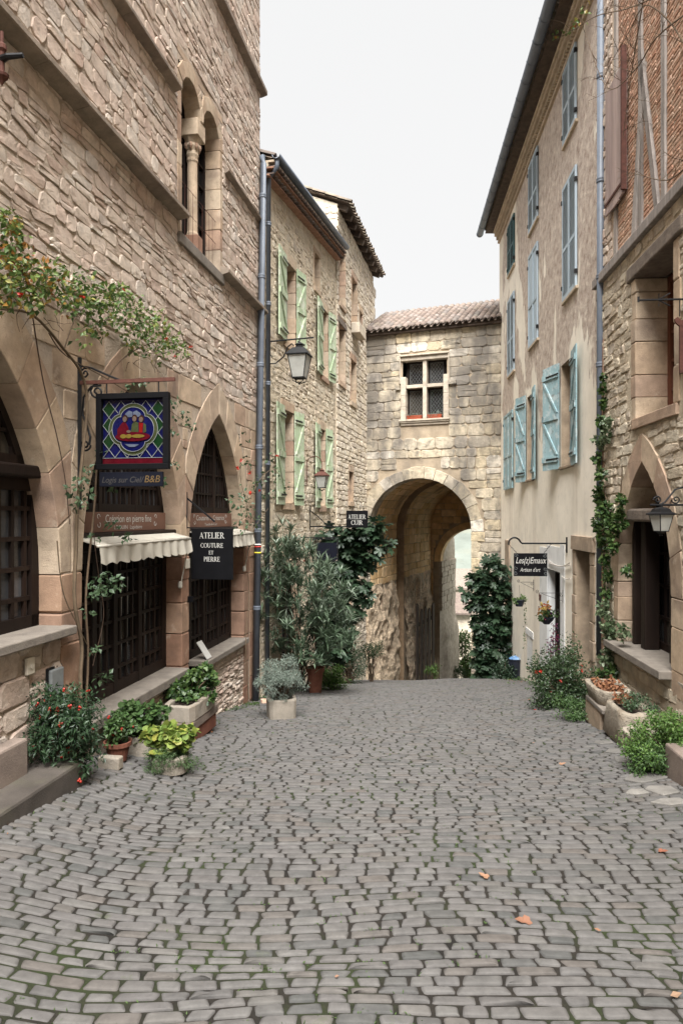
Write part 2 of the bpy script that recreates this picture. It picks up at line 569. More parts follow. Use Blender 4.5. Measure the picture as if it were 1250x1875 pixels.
M['render'] = mk_render()
M['cornice'] = mk("cream_moulding", [(.50, .41, .30), (.44, .35, .26)], 5, .3, 50, .5, .01)
M['buff'] = mk("buff_stone_frame", [(.36, .28, .20), (.31, .235, .17), (.40, .315, .235)], 4, .4, 60, .6, .012, stains=[((.16, .13, .10), 2.2, .52, .7, .6)])
L_ = {}
L_['rose'] = mk_leaf("rose_leaf", [(.09, .16, .045), (.13, .22, .055), (.07, .13, .04), (.20, .29, .07), (.11, .19, .05), (.30, .34, .08), (.42, .26, .05), (.42, .13, .04)])
L_['rosegreen'] = mk_leaf("blue_green_rose_leaf", [(.06, .11, .05), (.09, .15, .075), (.05, .09, .04), (.12, .19, .09)])
L_['nandina'] = mk_leaf("nandina_leaf", [(.025, .055, .025), (.04, .085, .035), (.06, .11, .05), (.03, .06, .03)], .4)
L_['ivy'] = mk_leaf("ivy_leaf", [(.03, .07, .02), (.05, .11, .03), (.08, .15, .04), (.14, .22, .06), (.04, .085, .025)], .4)
L_['ivypale'] = mk_leaf("variegated_ivy_leaf", [(.08, .14, .06), (.16, .22, .11), (.30, .36, .22), (.06, .11, .04)], .45)
L_['oleander'] = mk_leaf("oleander_leaf", [(.08, .13, .07), (.13, .20, .115), (.20, .27, .18), (.06, .10, .05), (.32, .38, .29), (.15, .22, .13)], .4, .2)
L_['fig'] = mk_leaf("fig_leaf", [(.018, .045, .022), (.03, .065, .03), (.05, .09, .045), (.02, .05, .025)], .45, .15)
L_['santolina'] = mk_leaf("silver_grey_leaf", [(.20, .25, .20), (.28, .33, .28), (.15, .20, .15), (.34, .38, .33)], .7, .1)
L_['geranium'] = mk_leaf("geranium_leaf", [(.06, .13, .035), (.09, .17, .05), (.05, .10, .03), (.12, .20, .06)], .5)
L_['lime'] = mk_leaf("yellow_green_leaf", [(.16, .27, .05), (.24, .35, .07), (.32, .38, .08), (.12, .21, .04), (.40, .38, .08)], .5)
L_['sedum'] = mk_leaf("fine_green_leaf", [(.07, .13, .045), (.10, .17, .06), (.05, .09, .03)], .55)
L_['bush'] = mk_leaf("small_bush_leaf", [(.035, .07, .025), (.06, .105, .04), (.08, .13, .06), (.03, .06, .02), (.13, .18, .10)], .35)
L_['bright'] = mk_leaf("bright_green_leaf", [(.09, .19, .035), (.13, .25, .05), (.07, .14, .03), (.18, .29, .07)], .5)
L_['weed'] = mk_leaf("weed_leaf", [(.07, .14, .03), (.10, .17, .04), (.06, .10, .03)], .6)
L_['dry'] = mk_leaf("dry_leaf", [(.30, .12, .05), (.22, .085, .035), (.40, .19, .09), (.16, .06, .03)], .7, .1)
L_['fallen'] = mk_leaf("fallen_leaf", [(.36, .18, .10), (.35, .22, .14), (.28, .10, .055)], .7, .1)
L_['red'] = mk_leaf("red_petal", [(.55, .03, .02), (.65, .06, .03)], .4, .2)
L_['coleus'] = mk_leaf("yellow_red_leaf", [(.55, .42, .10), (.42, .07, .04), (.6, .5, .16)], .5)
L_['purple'] = mk_leaf("purple_petal", [(.10, .03, .16), (.30, .02, .06)], .5)

# ------------------------------------------------------------------ lettering (outlines made before anything else is linked)
TXT = {}
for _s in ("Création en pierre fine", "LDOUIN  Lapidaire", "Couturière  Créatrice", "Textile & Cuir", "Logis sur Ciel/", "B&B", "Les(z)Emaux", "Artisan d'art"):
    _c = bpy.data.curves.new("lettering", 'FONT')
    _c.body = _s
    _c.resolution_u = 3
    _o = bpy.data.objects.new("lettering", _c)
    COL.link(_o)
    _dg = bpy.context.evaluated_depsgraph_get()
    _me = bpy.data.meshes.new_from_object(_o.evaluated_get(_dg))
    TXT[_s] = ([(v.co.x, v.co.y) for v in _me.vertices], [tuple(p.vertices) for p in _me.polygons])
    bpy.data.objects.remove(_o)
    bpy.data.curves.remove(_c)
    bpy.data.meshes.remove(_me)


def put_text(mb, s, f, x0, x1, y0, h, shear=0.0):
    """fits the string between x0 and x1 with capital height h on base line y0; f maps (x, y) to a point"""
    vs_, fs_ = TXT[s]
    a, b = min(v[0] for v in vs_), max(v[0] for v in vs_)
    k = (x1 - x0) / (b - a)
    i0 = len(mb.v)
    for x, y in vs_:
        yy = y / .69 * h
        mb.vert(f(x0 + (x - a) * k + yy * shear, y0 + yy))
    for q in fs_:
        mb.face(*[i + i0 for i in q])


def arcpts(cx, cy, rx, ry, a0, a1, n=14):
    return [(cx + rx * math.cos(math.radians(a0 + (a1 - a0) * k / n)), cy + ry * math.sin(math.radians(a0 + (a1 - a0) * k / n))) for k in range(n + 1)]


def glyph(ch):
    """roman capitals as quads in a unit-high box -> (width, quads)"""
    T, t, s, e = .15, .065, .075, .045
    q = []

    def box(x0, y0, x1, y1):
        q.append([(x0, y0), (x1, y0), (x1, y1), (x0, y1)])

    def ser(x0, x1, y):
        box(x0 - s, y, x1 + s, y + e) if y < .5 else box(x0 - s, y - e, x1 + s, y)

    def ring(cx, cy, rx, ry, a0, a1, fat=T, thin=t, n=18):
        for k in range(n):
            quad = []
            for aa, inner in ((k, 0), (k + 1, 0), (k + 1, 1), (k, 1)):
                a = math.radians(a0 + (a1 - a0) * aa / n)
                w = thin + (fat - thin) * abs(math.cos(a)) ** 1.3
                if inner:
                    quad.append((cx + (rx - w) * math.cos(a), cy + (ry - thin) * math.sin(a)))
                else:
                    quad.append((cx + rx * math.cos(a), cy + ry * math.sin(a)))
            q.append(quad)
    if ch == 'A':
        q.append([(.06, 0), (.06 + t, 0), (.44, 1), (.38, 1)])
        q.append([(.62, 0), (.62 + T * 1.1, 0), (.46, 1), (.34, 1)])
        box(.2, .32, .6, .32 + t)
        ser(.05, .12, 0)
        ser(.62, .78, 0)
        return .88, q
    if ch == 'T':
        box(.31, 0, .31 + T, 1)
        box(.02, 1 - t, .75, 1)
        box(.02, .8, .02 + e, 1)
        box(.75 - e, .8, .75, 1)
        ser(.31, .31 + T, 0)
        return .80, q
    if ch in 'EL':
        box(.08, 0, .08 + T, 1)
        ser(.08, .08 + T, 0)
        ser(.08, .08 + T, 1)
        box(.2, 0, .64, t)
        box(.64 - e, 0, .64, .22)
        if ch == 'E':
            box(.2, 1 - t, .60, 1)
            box(.60 - e, .78, .60, 1)
            box(.2, .48, .48, .48 + t)
            box(.48 - e, .38, .48, .64)
        return .70, q
    if ch == 'I':
        box(.08, 0, .08 + T, 1)
        ser(.08, .08 + T, 0)
        ser(.08, .08 + T, 1)
        return .33, q
    if ch in 'PR':
        box(.08, 0, .08 + T, 1)
        ser(.08, .08 + T, 0)
        ser(.08, .08 + T, 1)
        ring(.30, .73, .33, .27, -90, 90)
        box(.2, 1 - t, .32, 1)
        box(.2, .46, .32, .46 + t)
        if ch == 'R':
            q.append([(.30, .48), (.44, .48), (.80, 0), (.62, 0)])
            box(.62, 0, .88, e)
            return .86, q
        return .70, q
    if ch == 'C':
        ring(.45, .5, .42, .5, 42, 318)
        box(.72, .68, .78, .95)
        box(.74, .08, .78, .3)
        return .84, q
    if ch == 'O':
        ring(.47, .5, .45, .5, 0, 360, n=26)
        return .94, q
    if ch == 'U':
        box(.08, .34, .08 + T, 1)
        box(.68, .34, .68 + t, 1)
        ring(.41, .36, .335, .36, 180, 360)
        ser(.08, .08 + T, 1)
        ser(.67, .75, 1)
        return .86, q
    return .4, q


def put_serif(mb, s, f, xc, y0, h, wk=1.0):
    gl = [glyph(c) for c in s]
    W_ = sum(g[0] for g in gl) * h * wk
    x = xc - W_ / 2
    for w, qs in gl:
        for qd in qs:
            mb.poly([f(x + a * h * wk, y0 + b * h) for a, b in qd])
        x += w * h * wk

# ------------------------------------------------------------------ masonry
class Rect:
    def __init__(s, u0, u1, z0, z1):
        s.u0, s.u1, s.z0, s.z1 = min(u0, u1), max(u0, u1), min(z0, z1), max(z0, z1)

    def span(s, z, g=0.0):
        return (s.u0 - g, s.u1 + g) if s.z0 - g <= z <= s.z1 + g else None

    def top(s):
        return s.z1


class Parch:
    """pointed arch, two arcs struck from points on the springing line"""
    def __init__(s, u0, u1, zb, zs, k=1.0):
        s.u0, s.u1, s.zb, s.zs = min(u0, u1), max(u0, u1), zb, zs
        s.R = k * (s.u1 - s.u0)
        s.uc = (s.u0 + s.u1) / 2

    def top(s, g=0.0):
        c = s.u1 - s.R
        return s.zs + math.sqrt((s.R + g) ** 2 - (s.uc - c) ** 2)

    def span(s, z, g=0.0):
        if z < s.zb:
            return None
        if z <= s.zs:
            return (s.u0 - g, s.u1 + g)
        q = (s.R + g) ** 2 - (z - s.zs) ** 2
        if q <= 0:
            return None
        w = math.sqrt(q)
        lo, hi = s.u0 + s.R - w, s.u1 - s.R + w
        return (lo, hi) if hi > lo else None

    def voussoirs(s, th, n, rng):
        out = []
        ain = math.acos((s.R - (s.u1 - s.u0) / 2) / s.R)
        aout = math.acos((s.R - (s.u1 - s.u0) / 2) / (s.R + th))
        for side in (1, -1):
            c = s.u1 - s.R if side > 0 else s.u0 + s.R
            br = [0.0]
            for k in range(n - 1):
                br.append((k + 1 + rng.uniform(-.18, .18)) / n)
            br.append(1.0)
            for a, b in zip(br, br[1:]):
                q = []
                for f in (a, (a + b) / 2, b):
                    q.append((c + side * s.R * math.cos(f * ain), s.zs + s.R * math.sin(f * ain)))
                for f in (b, (a + b) / 2, a):
                    q.append((c + side * (s.R + th) * math.cos(f * aout), s.zs + (s.R + th) * math.sin(f * aout)))
                out.append(q)
        return out


class Rarch:
    def __init__(s, u0, u1, zb, zs):
        s.u0, s.u1, s.zb, s.zs = min(u0, u1), max(u0, u1), zb, zs
        s.r = (s.u1 - s.u0) / 2
        s.uc = (s.u0 + s.u1) / 2

    def top(s, g=0.0):
        return s.zs + s.r + g

    def span(s, z, g=0.0):
        if z < s.zb:
            return None
        if z <= s.zs:
            return (s.u0 - g, s.u1 + g)
        q = (s.r + g) ** 2 - (z - s.zs) ** 2
        return (s.uc - math.sqrt(q), s.uc + math.sqrt(q)) if q > 0 else None

    def voussoirs(s, th, n, rng):
        out = []
        br = [0.0] + [(k + 1 + rng.uniform(-.2, .2)) / n for k in range(n - 1)] + [1.0]
        for a, b in zip(br, br[1:]):
            q = []
            tt = th * rng.uniform(.82, 1.0)
            for f in (a, (a + b) / 2, b):
                q.append((s.uc + s.r * math.cos(f * math.pi), s.zs + s.r * math.sin(f * math.pi)))
            for f in (b, (a + b) / 2, a):
                q.append((s.uc + (s.r + tt) * math.cos(f * math.pi), s.zs + (s.r + tt) * math.sin(f * math.pi)))
            out.append(q)
        return out


def gaps(u0, u1, spans):
    out, cur = [], u0
    for a, b in sorted(spans):
        if a > cur:
            out.append((cur, min(a, u1)))
        cur = max(cur, b)
    if cur < u1:
        out.append((cur, u1))
    return [(a, b) for a, b in out if b - a > 0.03]


def soft(q, rng, cut=0.25, jit=0.0, per=2):
    """rounds the corners of a polygon and roughens it"""
    n = len(q)
    out = []
    for i in range(n):
        a, p, b = q[i - 1], q[i], q[(i + 1) % n]
        la, lb = math.hypot(a[0] - p[0], a[1] - p[1]), math.hypot(b[0] - p[0], b[1] - p[1])
        c = cut * min(la, lb) * rng.uniform(.6, 1.2)
        A = (p[0] + (a[0] - p[0]) * c / la, p[1] + (a[1] - p[1]) * c / la)
        B = (p[0] + (b[0] - p[0]) * c / lb, p[1] + (b[1] - p[1]) * c / lb)
        out.append(A)
        if per == 3:
            out.append((.25 * A[0] + .5 * p[0] + .25 * B[0], .25 * A[1] + .5 * p[1] + .25 * B[1]))
        out.append(B)
    if jit:
        out = [(x + rng.uniform(-jit, jit), y + rng.uniform(-jit, jit)) for x, y in out]
    return out


def rubble(u0, u1, z0, z1, hr, wr, rng, holes=(), grow=0.0, joint=.012, jit=.006, amp=.02, cut=.25, per=2,
           split=.15, dr=(.0, .03), d0=-.04, urange=None, slant=.012, corr=1.1, wf=1.7, cj=0.0):
    """coursed stones filling a rectangle of wall round its openings -> [(polygon, back, front, number)]"""
    out = []
    bs, z = [z0], z0
    while z < z1 - hr[0] * .6:
        z += rng.uniform(*hr)
        bs.append(z)
    k = (z1 - z0) / (bs[-1] - z0)
    bs = [z0 + (b - z0) * k for b in bs]
    seed = rng.uniform(0, 100)

    def wv(i, u):
        if i == 0 or i == len(bs) - 1:
            return 0.0
        return amp * noise.noise(Vector((u * wf, i * corr, seed))) * 1.6
    for i in range(len(bs) - 1):
        za, zb = bs[i], bs[i + 1]
        sp = []
        for h in holes:
            ss = [h.span(za + (zb - za) * f, grow) for f in (.03, .25, .5, .75, .97)]
            ss = [x for x in ss if x]
            if ss:
                sp.append((min(x[0] for x in ss), max(x[1] for x in ss)))
        a0, a1 = (u0, u1) if urange is None else urange((za + zb) / 2)
        for ga, gb in gaps(a0, a1, sp):
            cur = ga
            while cur < gb - .01:
                w = rng.uniform(*wr) * (1.0 if rng.random() > .15 else rng.uniform(.6, 1.25))
                if gb - cur - w < wr[0] * .7:
                    w = gb - cur
                    if w > wr[1] * 1.15:
                        w *= rng.uniform(.42, .58)
                ub = cur + w
                j = joint / 2
                s0, s1 = (rng.uniform(-slant, slant) for _ in range(2))
                if ub >= gb - .01:
                    s1 = 0
                    ub = gb
                if cur <= ga:
                    s0 = 0
                lo = lambda u: za + wv(i, u) + j
                hi = lambda u: zb + wv(i + 1, u) - j
                cuts = [(0.0, 1.0)]
                if (zb - za) > hr[0] * 1.25 and rng.random() < split:
                    f = rng.uniform(.38, .62)
                    cuts = [(0.0, f), (f, 1.0)]
                for fa, fb in cuts:
                    L = lambda u, f: lo(u) + (hi(u) - lo(u)) * f
                    e = j if fb < 1 else 0
                    q = [(cur + j + s0, L(cur, fa)), (ub - j + s1, L(ub, fa)), (ub - j - s1, L(ub, fb) - e), (cur + j - s0, L(cur, fb) - e)]
                    if cj:
                        q = [(a + rng.uniform(-cj, cj), b + rng.uniform(-cj, cj) * .7) for a, b in q]
                    out.append((soft(q, rng, cut, jit, per), d0, rng.uniform(*dr), rng.random()))
                cur = ub
    return out


def stone_geo(mb, W, st, bev, rgh, rng, dome=0.0, hold=False):
    poly, d0, d1, r = st
    n = len(poly)
    cu, cz = sum(p[0] for p in poly) / n, sum(p[1] for p in poly) / n
    size = min(max(p[0] for p in poly) - min(p[0] for p in poly), max(p[1] for p in poly) - min(p[1] for p in poly))
    f = max(.45, 1 - 2 * bev / max(size, .01))
    tu, tz = rng.uniform(-1, 1) * rgh, rng.uniform(-1, 1) * rgh
    R0, R1, R2 = [], [], []
    for u, z in poly:
        R0.append(mb.vert(W.p(u, z, d0), r))
        R1.append(mb.vert(W.p(u, z, d1 - bev * .8 + rng.uniform(-.25, .25) * rgh), r))
        a = .5 * ((u - cu) / (size or 1) * tu + (z - cz) / (size or 1) * tz)
        R2.append(mb.vert(W.p(cu + (u - cu) * f, cz + (z - cz) * f, d1 + a + rng.uniform(-.5, .5) * rgh), r))
    R3 = R2
    if hold:
        g = f * .86
        R3 = [mb.vert(W.p(cu + (u - cu) * g, cz + (z - cz) * g, d1 + .001 + rng.uniform(-.5, .5) * rgh), r) for u, z in poly]
    c = mb.vert(W.p(cu, cz, d1 + dome + rng.uniform(-.3, .6) * rgh), r)
    for k in range(n):
        k2 = (k + 1) % n
        mb.face(R0[k], R0[k2], R1[k2], R1[k])
        mb.face(R1[k], R1[k2], R2[k2], R2[k])
        if hold:
            mb.face(R2[k], R2[k2], R3[k2], R3[k])
        mb.face(R3[k], R3[k2], c)


def weight(W, st):
    poly = st[0]
    n = len(poly)
    c = W.p(sum(p[0] for p in poly) / n, sum(p[1] for p in poly) / n, st[2])
    q = proj(c)
    if q is None or not (-15 < q[0] < 1265 and -15 < q[1] < 1890):
        return 0.0
    ar = 0.0
    pp = [proj(W.p(u, z, st[2])) for u, z in poly]
    for i in range(n):
        a, b = pp[i - 1], pp[i]
        if a is None or b is None:
            return 0.0
        ar += a[0] * b[1] - a[1] * b[0]
    return abs(ar)


def pieces(name, plural, W, stones, mat, parent, rng, N=300, bev=.012, rgh=.012, dome=0.0, smooth=False, minpx=40, hold=False):
    """the pieces that show largest become parts of their own, the rest one part"""
    ws = sorted(((weight(W, s), i) for i, s in enumerate(stones)), reverse=True)
    single = set(i for w, i in ws[:N] if w > minpx)
    rest = MB()
    for i, s in enumerate(stones):
        if i in single:
            mb = MB()
            stone_geo(mb, W, s, bev, rgh, rng, dome, hold)
            build(mb, name, mat, parent, smooth)
        else:
            stone_geo(rest, W, s, bev, rgh, rng, dome, hold)
    if rest.v:
        build(rest, plural, mat, parent, smooth, kind="stuff")


def backing(W, u0, u1, z0, z1, holes, grow, d, mat, parent, name="wall_core"):
    mb = MB()
    zs = set([z0, z1])
    for h in holes:
        zb = h.z0 if isinstance(h, Rect) else h.zb
        zt = h.top()
        if isinstance(h, Rect):
            zs.update([zb - grow + 1e-4, zt + grow - 1e-4])
        else:
            k = zb
            zs.add(zb)
            zs.add(h.zs)
            k = h.zs
            while k < zt + grow:
                zs.add(k)
                k += .05
    zs = sorted(z for z in zs if z0 <= z <= z1)
    for a, b in zip(zs, zs[1:]):
        if b - a < 1e-5:
            continue
        m = (a + b) / 2
        sp = [h.span(m, grow) for h in holes]
        for ga, gb in gaps(u0, u1, [x for x in sp if x]):
            n = max(1, int((gb - ga) / 2))
            for k in range(n):
                p, q = ga + (gb - ga) * k / n, ga + (gb - ga) * (k + 1) / n
                mb.poly([W.p(p, a, d), W.p(q, a, d), W.p(q, b, d), W.p(p, b, d)])
    return build(mb, name, mat, parent)


def shell(W, u0, u1, z0, z1, depth, d, mat, parent, name="rear_walls"):
    mb = MB()
    a, b = d, d - depth
    mb.poly([W.p(u0, z0, a), W.p(u0, z0, b), W.p(u0, z1, b), W.p(u0, z1, a)])
    mb.poly([W.p(u1, z0, a), W.p(u1, z0, b), W.p(u1, z1, b), W.p(u1, z1, a)])
    mb.poly([W.p(u0, z0, b), W.p(u1, z0, b), W.p(u1, z1, b), W.p(u0, z1, b)])
    mb.poly([W.p(u0, z1, a), W.p(u1, z1, a), W.p(u1, z1, b), W.p(u0, z1, b)])
    return build(mb, name, mat, parent)


def jamb_stones(u_in, u_out, z0, z1, hr, rng, d0, d1=.012, short=.25):
    """dressed blocks one on another between two lines"""
    out, z = [], z0
    while z < z1 - .01:
        h = rng.uniform(*hr)
        if z1 - z - h < hr[0] * .6:
            h = z1 - z
        uo = u_in + (u_out - u_in) * rng.uniform(1 - short, 1)
        a, b = min(u_in, uo), max(u_in, uo)
        q = [(a + .002, z + .003), (b - .003, z + .003), (b - .003, z + h - .003), (a + .002, z + h - .003)]
        out.append((soft(q, rng, .06, .003), d0, d1 + rng.uniform(-.006, .006), rng.random()))
        z += h
    return out


def rect_surround(h, th, rng, d0, lintel=.24, sill=True, out=.012):
    s = []
    s += jamb_stones(h.u0, h.u0 - th, h.z0, h.z1, (.25, .5), rng, d0)
    s += jamb_stones(h.u1, h.u1 + th, h.z0, h.z1, (.25, .5), rng, d0)
    q = [(h.u0 - th, h.z1 + .003), (h.u1 + th, h.z1 + .003), (h.u1 + th * .9, h.z1 + lintel), (h.u0 - th * .9, h.z1 + lintel)]
    s.append((soft(q, rng, .06, .004), d0, out + .006, rng.random()))
    if sill:
        q = [(h.u0 - th * .6, h.z0 - .14), (h.u1 + th * .6, h.z0 - .14), (h.u1 + th * .6, h.z0 - .003), (h.u0 - th * .6, h.z0 - .003)]
        s.append((soft(q, rng, .08, .004), d0, out + .03, rng.random()))
    return s


def lattice(W, parent, u0, u1, z0, z1, d, nc, nr, bw, mat, pmat, rng, span=None, posts=(), frame=.07, pane_name="pane", name="frame"):
    """joinery with glazing bars; each pane a piece of its own"""
    mb = MB()
    du, dz = (u1 - u0) / nc, (z1 - z0) / nr

    def inside(u, z):
        if span is None:
            return True
        s = span(z)
        return s is not None and s[0] <= u <= s[1]

    def vtop(u):
        if inside(u, z1):
            return z1
        a, b = z0, z1
        if not inside(u, z0 + .001):
            return None
        for _ in range(24):
            m = (a + b) / 2
            if inside(u, m):
                a = m
            else:
                b = m
        return a
    for k in range(1, nc):
        u = u0 + k * du
        t = vtop(u)
        if t and t > z0 + .05:
            w = bw if k not in posts else bw * 2.6
            mb.wbox(W, u - w / 2, u + w / 2, z0, t, d - .02, d + (.022 if k not in posts else .045), rng.random())
    for k in range(0, nr + 1):
        z = z0 + k * dz
        s = (u0, u1) if span is None else span(z)
        if not s:
            continue
        a, b = max(u0, s[0]), min(u1, s[1])
        if b - a > .05:
            w = bw if 0 < k < nr else frame
            zz0, zz1 = (z, z + w) if k == 0 else ((z - w, z) if k == nr else (z - w / 2, z + w / 2))
            mb.wbox(W, a, b, zz0, zz1, d - .02, d + (.026 if 0 < k < nr else .04), rng.random())
    # outer frame
    pts0, pts1 = [], []
    z = z0
    zz = []
    while z < z1:
        zz.append(z)
        z += (z1 - z0) / 30
    zz.append(z1 - .001)
    for side in (0, 1):
        prev = None
        for z in zz:
            s = (u0, u1) if span is None else span(z)
            if not s:
                continue
            s = (max(s[0], u0), min(s[1], u1))
            if s[1] - s[0] < .02:
                continue
            if prev is not None:
                a, b = prev, (s[side], z)
                sg = frame if side == 0 else -frame
                P = [W.p(a[0], a[1], d - .02), W.p(a[0] + sg, a[1], d - .02), W.p(b[0] + sg, b[1], d - .02), W.p(b[0], b[1], d - .02)]
                Q = [W.p(a[0], a[1], d + .04), W.p(a[0] + sg, a[1], d + .04), W.p(b[0] + sg, b[1], d + .04), W.p(b[0], b[1], d + .04)]
                mb.hexa(P + Q, .4)
            prev = (s[side], z)
    fr = build(mb, name, mat, parent)
    for i in range(nc):
        for j in range(nr):
            a, b = u0 + i * du + bw / 2, u0 + (i + 1) * du - bw / 2
            za, zb = z0 + j * dz + bw / 2, z0 + (j + 1) * dz - bw / 2
            if not inside((a + b) / 2, za + .01):
                continue
            ta, tb = vtop(a), vtop(b)
            ta, tb = min(zb, ta or za), min(zb, tb or za)
            if max(ta, tb) - za < .02:
                continue
            m = MB()
            tl = rng.uniform(-.0035, .0035)
            P = [W.p(a, za, d - .006 + tl), W.p(b, za, d - .006), W.p(b, max(tb, za + .005), d - .006 - tl), W.p(a, max(ta, za + .005), d - .006)]
            m.prism(P, W.n * -.004, rng.random())
            build(m, pane_name, pmat, parent)
    return fr


# ------------------------------------------------------------------ street and land
class Ground:
    def p(s, u, z, d=0.0):
        return Vector((u, z, gz(u, z) + d))


G = Ground()
WL = Wall(-2.913 * S, 0, .167, 1, 1)
WM = Wall(-3.505 * S, 0, .225, 1, 1)
WR = Wall(2.64 * S, 0, .077, 1, -1)
WG = Wall(.626 * S, 18.4 * S, 3.329, -1.33, 1)
NL, NM, NR = math.hypot(1, .167), math.hypot(1, .225), math.hypot(1, .077)
rng = random.Random(7)


def street_edges(y):
    v = y / S
    left = (-2.913 + .167 * v) * S if v < 10.2 else (-3.505 + .225 * v) * S
    right = (2.64 + .077 * v) * S
    if v > 17:
        right = min(right, (.626 + .371 / .9286 * 0 + 2.9) * S)
    return left, right


mb = MB()
nx, ny = 44, 130
idx = [[mb.vert((x, y, gz(x, y) - .0115)) for x in [(-7 + 15 * i / nx) for i in range(nx + 1)]] for y in [(-14 + 52 * j / ny) for j in range(ny + 1)]]
for j in range(ny):
    for i in range(nx):
        mb.face(idx[j][i], idx[j][i + 1], idx[j + 1][i + 1], idx[j + 1][i])
street = build(mb, "street", M['dirt'], smooth=True, org=(0, 0, 0))
street["kind"] = "structure"
street["label"] = "cobbled street running downhill to the arched gate"

crng = random.Random(11)
cob = rubble(0, 0, 1.2 * S, 19.4 * S, (.066, .096), (.115, .225), crng, joint=.0195, jit=.0026, amp=.055, cut=.20, per=3, cj=.006, split=.0,
             dr=(-.003, .0035), d0=-.03, urange=lambda y: (max(street_edges(y)[0] + .02, -.53 * y - 1.3), min(street_edges(y)[1] - .02, .53 * y + 1.3)), slant=.010, corr=.10, wf=.8)
pieces("cobble", "cobbles", G, cob, M['cobble'], street, crng, N=300, bev=.006, rgh=.0014, dome=.0015, smooth=True, hold=True)
M['flag'] = mk('pale_flagstone', [(.18, .168, .152)], 6, .4, 60, .6, .01)
M['flagd'] = mk('grey_flagstone', [(.13, .122, .112)], 6, .35, 60, .6, .01)
# flat pale slabs of the gutter line along the right side
for (x, y, a, b, an) in ((1148, 1392, .26, .20, .5), (1178, 1425, .34, .22, .4), (1212, 1448, .22, .2, .3), (1165, 1452, .18, .10, .2), (1226, 1470, .28, .11, .15), (1128, 1376, .22, .14, .5), (1105, 1360, .2, .12, .5)):
    p = gpx(x, y)
    q = []
    for k in range(5):
        t = .6 + 6.283 * k / 5 + crng.uniform(-.35, .35)
        q.append((p.x + .62 * a * math.cos(t), p.y + .55 * b * math.sin(t) * 1.5))
    m = MB()
    stone_geo(m, G, (soft(q, crng, .12, .01), -.04, .014, crng.random()), .008, .004, crng)
    build(m, "flagstone", M['flag'] if y > 1440 else M['flagd'], street, smooth=False)

# far land: one wide sheet, falling to the valley beyond the gate and rising to a far side
mb = MB()
n = 60
rows = []
for j in range(n + 1):
    row = []
    y = -300 + 1500 * (j / n) ** 1.3
    for i in range(n + 1):
        x = -700 + 1400 * i / n
        z = -16 - 26 * sm(40, 160, y) + 118 * sm(170, 900, y + .25 * x) + 8 * noise.noise(Vector((x * .008, y * .008, 1)))
        row.append(mb.vert((x, y, z)))
    rows.append(row)
for j in range(n):
    for i in range(n):
        mb.face(rows[j][i], rows[j][i + 1], rows[j + 1][i + 1], rows[j + 1][i])
M['valley'] = mk("wooded_valley", [(.13, .145, .125)], .03, .4, .25, .5, 2.0, stains=[((.17, .17, .13), .012, .5, .6, .7)])
land = build(mb, "valley_hillside", M['valley'], smooth=True, org=(0, 0, 0))
land["kind"] = "structure"
land["label"] = "far wooded valley side seen through the gate"

# ------------------------------------------------------------------ left house: sandstone, three pointed arches
LH = thing("sandstone_house", "tall pink-brown rubble house with three pointed ground-floor arches on the left", "house", WL.p(WL.uy(7), -1.0))
rl = random.Random(21)
uL = WL.uy
ZS = zr(-.43)
A1 = Parch(uL(3.10), uL(5.06), zr(-.807), ZS)
A2 = Parch(uL(5.355), uL(7.29), zr(-1.60), ZS)
A3 = Parch(uL(7.49), uL(9.40), zr(-1.66), ZS)
D3 = Rect(uL(7.49), uL(7.90), zr(-2.15), zr(-1.60))
BW = Rect(uL(7.18), uL(8.56), zr(2.98), zr(4.95))          # twin window block
TH = .35 * S
UA, UB, ZT = uL(3.3), uL(10.2), zr(9.2)
backing(WL, uL(-9), UB, -2.2, ZT, [A1, A2, A3, D3, Rect(BW.u0 + .1, BW.u1 - .1, BW.z0 + .08, BW.z1 - .25)], .06, .000, M['mortar_l'], LH)
shell(WL, uL(-9), UB, -4, ZT, 5.0, -.035, M['mortar_l'], LH)
st = rubble(UA, UB, zr(1.50), ZT, (.085, .185), (.12, .36), rl, [BW], 0, .014, .010, .035, .22, 2, .32, (.002, .017), slant=.03)
st2 = rubble(UA, UB, ZS, zr(1.50), (.22, .40), (.30, .72), rl, [A1, A2, A3], TH, .011, .004, .008, .07, 2, .08, (.004, .012), slant=.03)
pieces("stone", "small_stones", WL, st, M['rubble'], LH, rl, 300, .0055, .007)
pieces("ashlar_block", "ashlar_blocks", WL, st2, M['ashlar'], LH, rl, 120, .008, .004)
backing(WL, UA, UB, ZS, zr(1.52), [A1, A2, A3], .03, -.004, M['mortar_l'], LH, 'spandrel_bed')
vs_ = []
mids = [uL(-9), (uL(5.06) + uL(5.355)) / 2, (uL(7.29) + uL(7.49)) / 2, UB]
for k, A in enumerate((A1, A2, A3)):
    for q in A.voussoirs(TH, 6, rl):
        q = [(min(max(u, mids[k] + .004), mids[k + 1] - .004), z) for u, z in q]
        if max(p[0] for p in q) - min(p[0] for p in q) < .03:
            continue
        cu_, cz_ = sum(p[0] for p in q) / len(q), sum(p[1] for p in q) / len(q)
        q = [(cu_ + (a - cu_) * .985, cz_ + (b - cz_) * .985) for a, b in q]
        vs_.append((q, -.30, .008 + rl.uniform(-.003, .004), rl.random()))
pieces("voussoir", "voussoirs", WL, vs_, M['ashlar'], LH, rl, 60, .008, .003, minpx=5)
js = []
js += jamb_stones(A1.u1, A2.u0, zr(-2.2), ZS, (.28, .52), rl, -.30, short=0)
js += jamb_stones(A2.u1, A3.u0, zr(-2.6), ZS, (.28, .52), rl, -.30, short=0)
js += jamb_stones(A3.u1, A3.u1 + .36, zr(-2.6), ZS, (.26, .5), rl, -.30)
js += jamb_stones(A3.u1 + .37, UB, zr(-2.6), ZS, (.26, .5), rl, -.05, short=0)
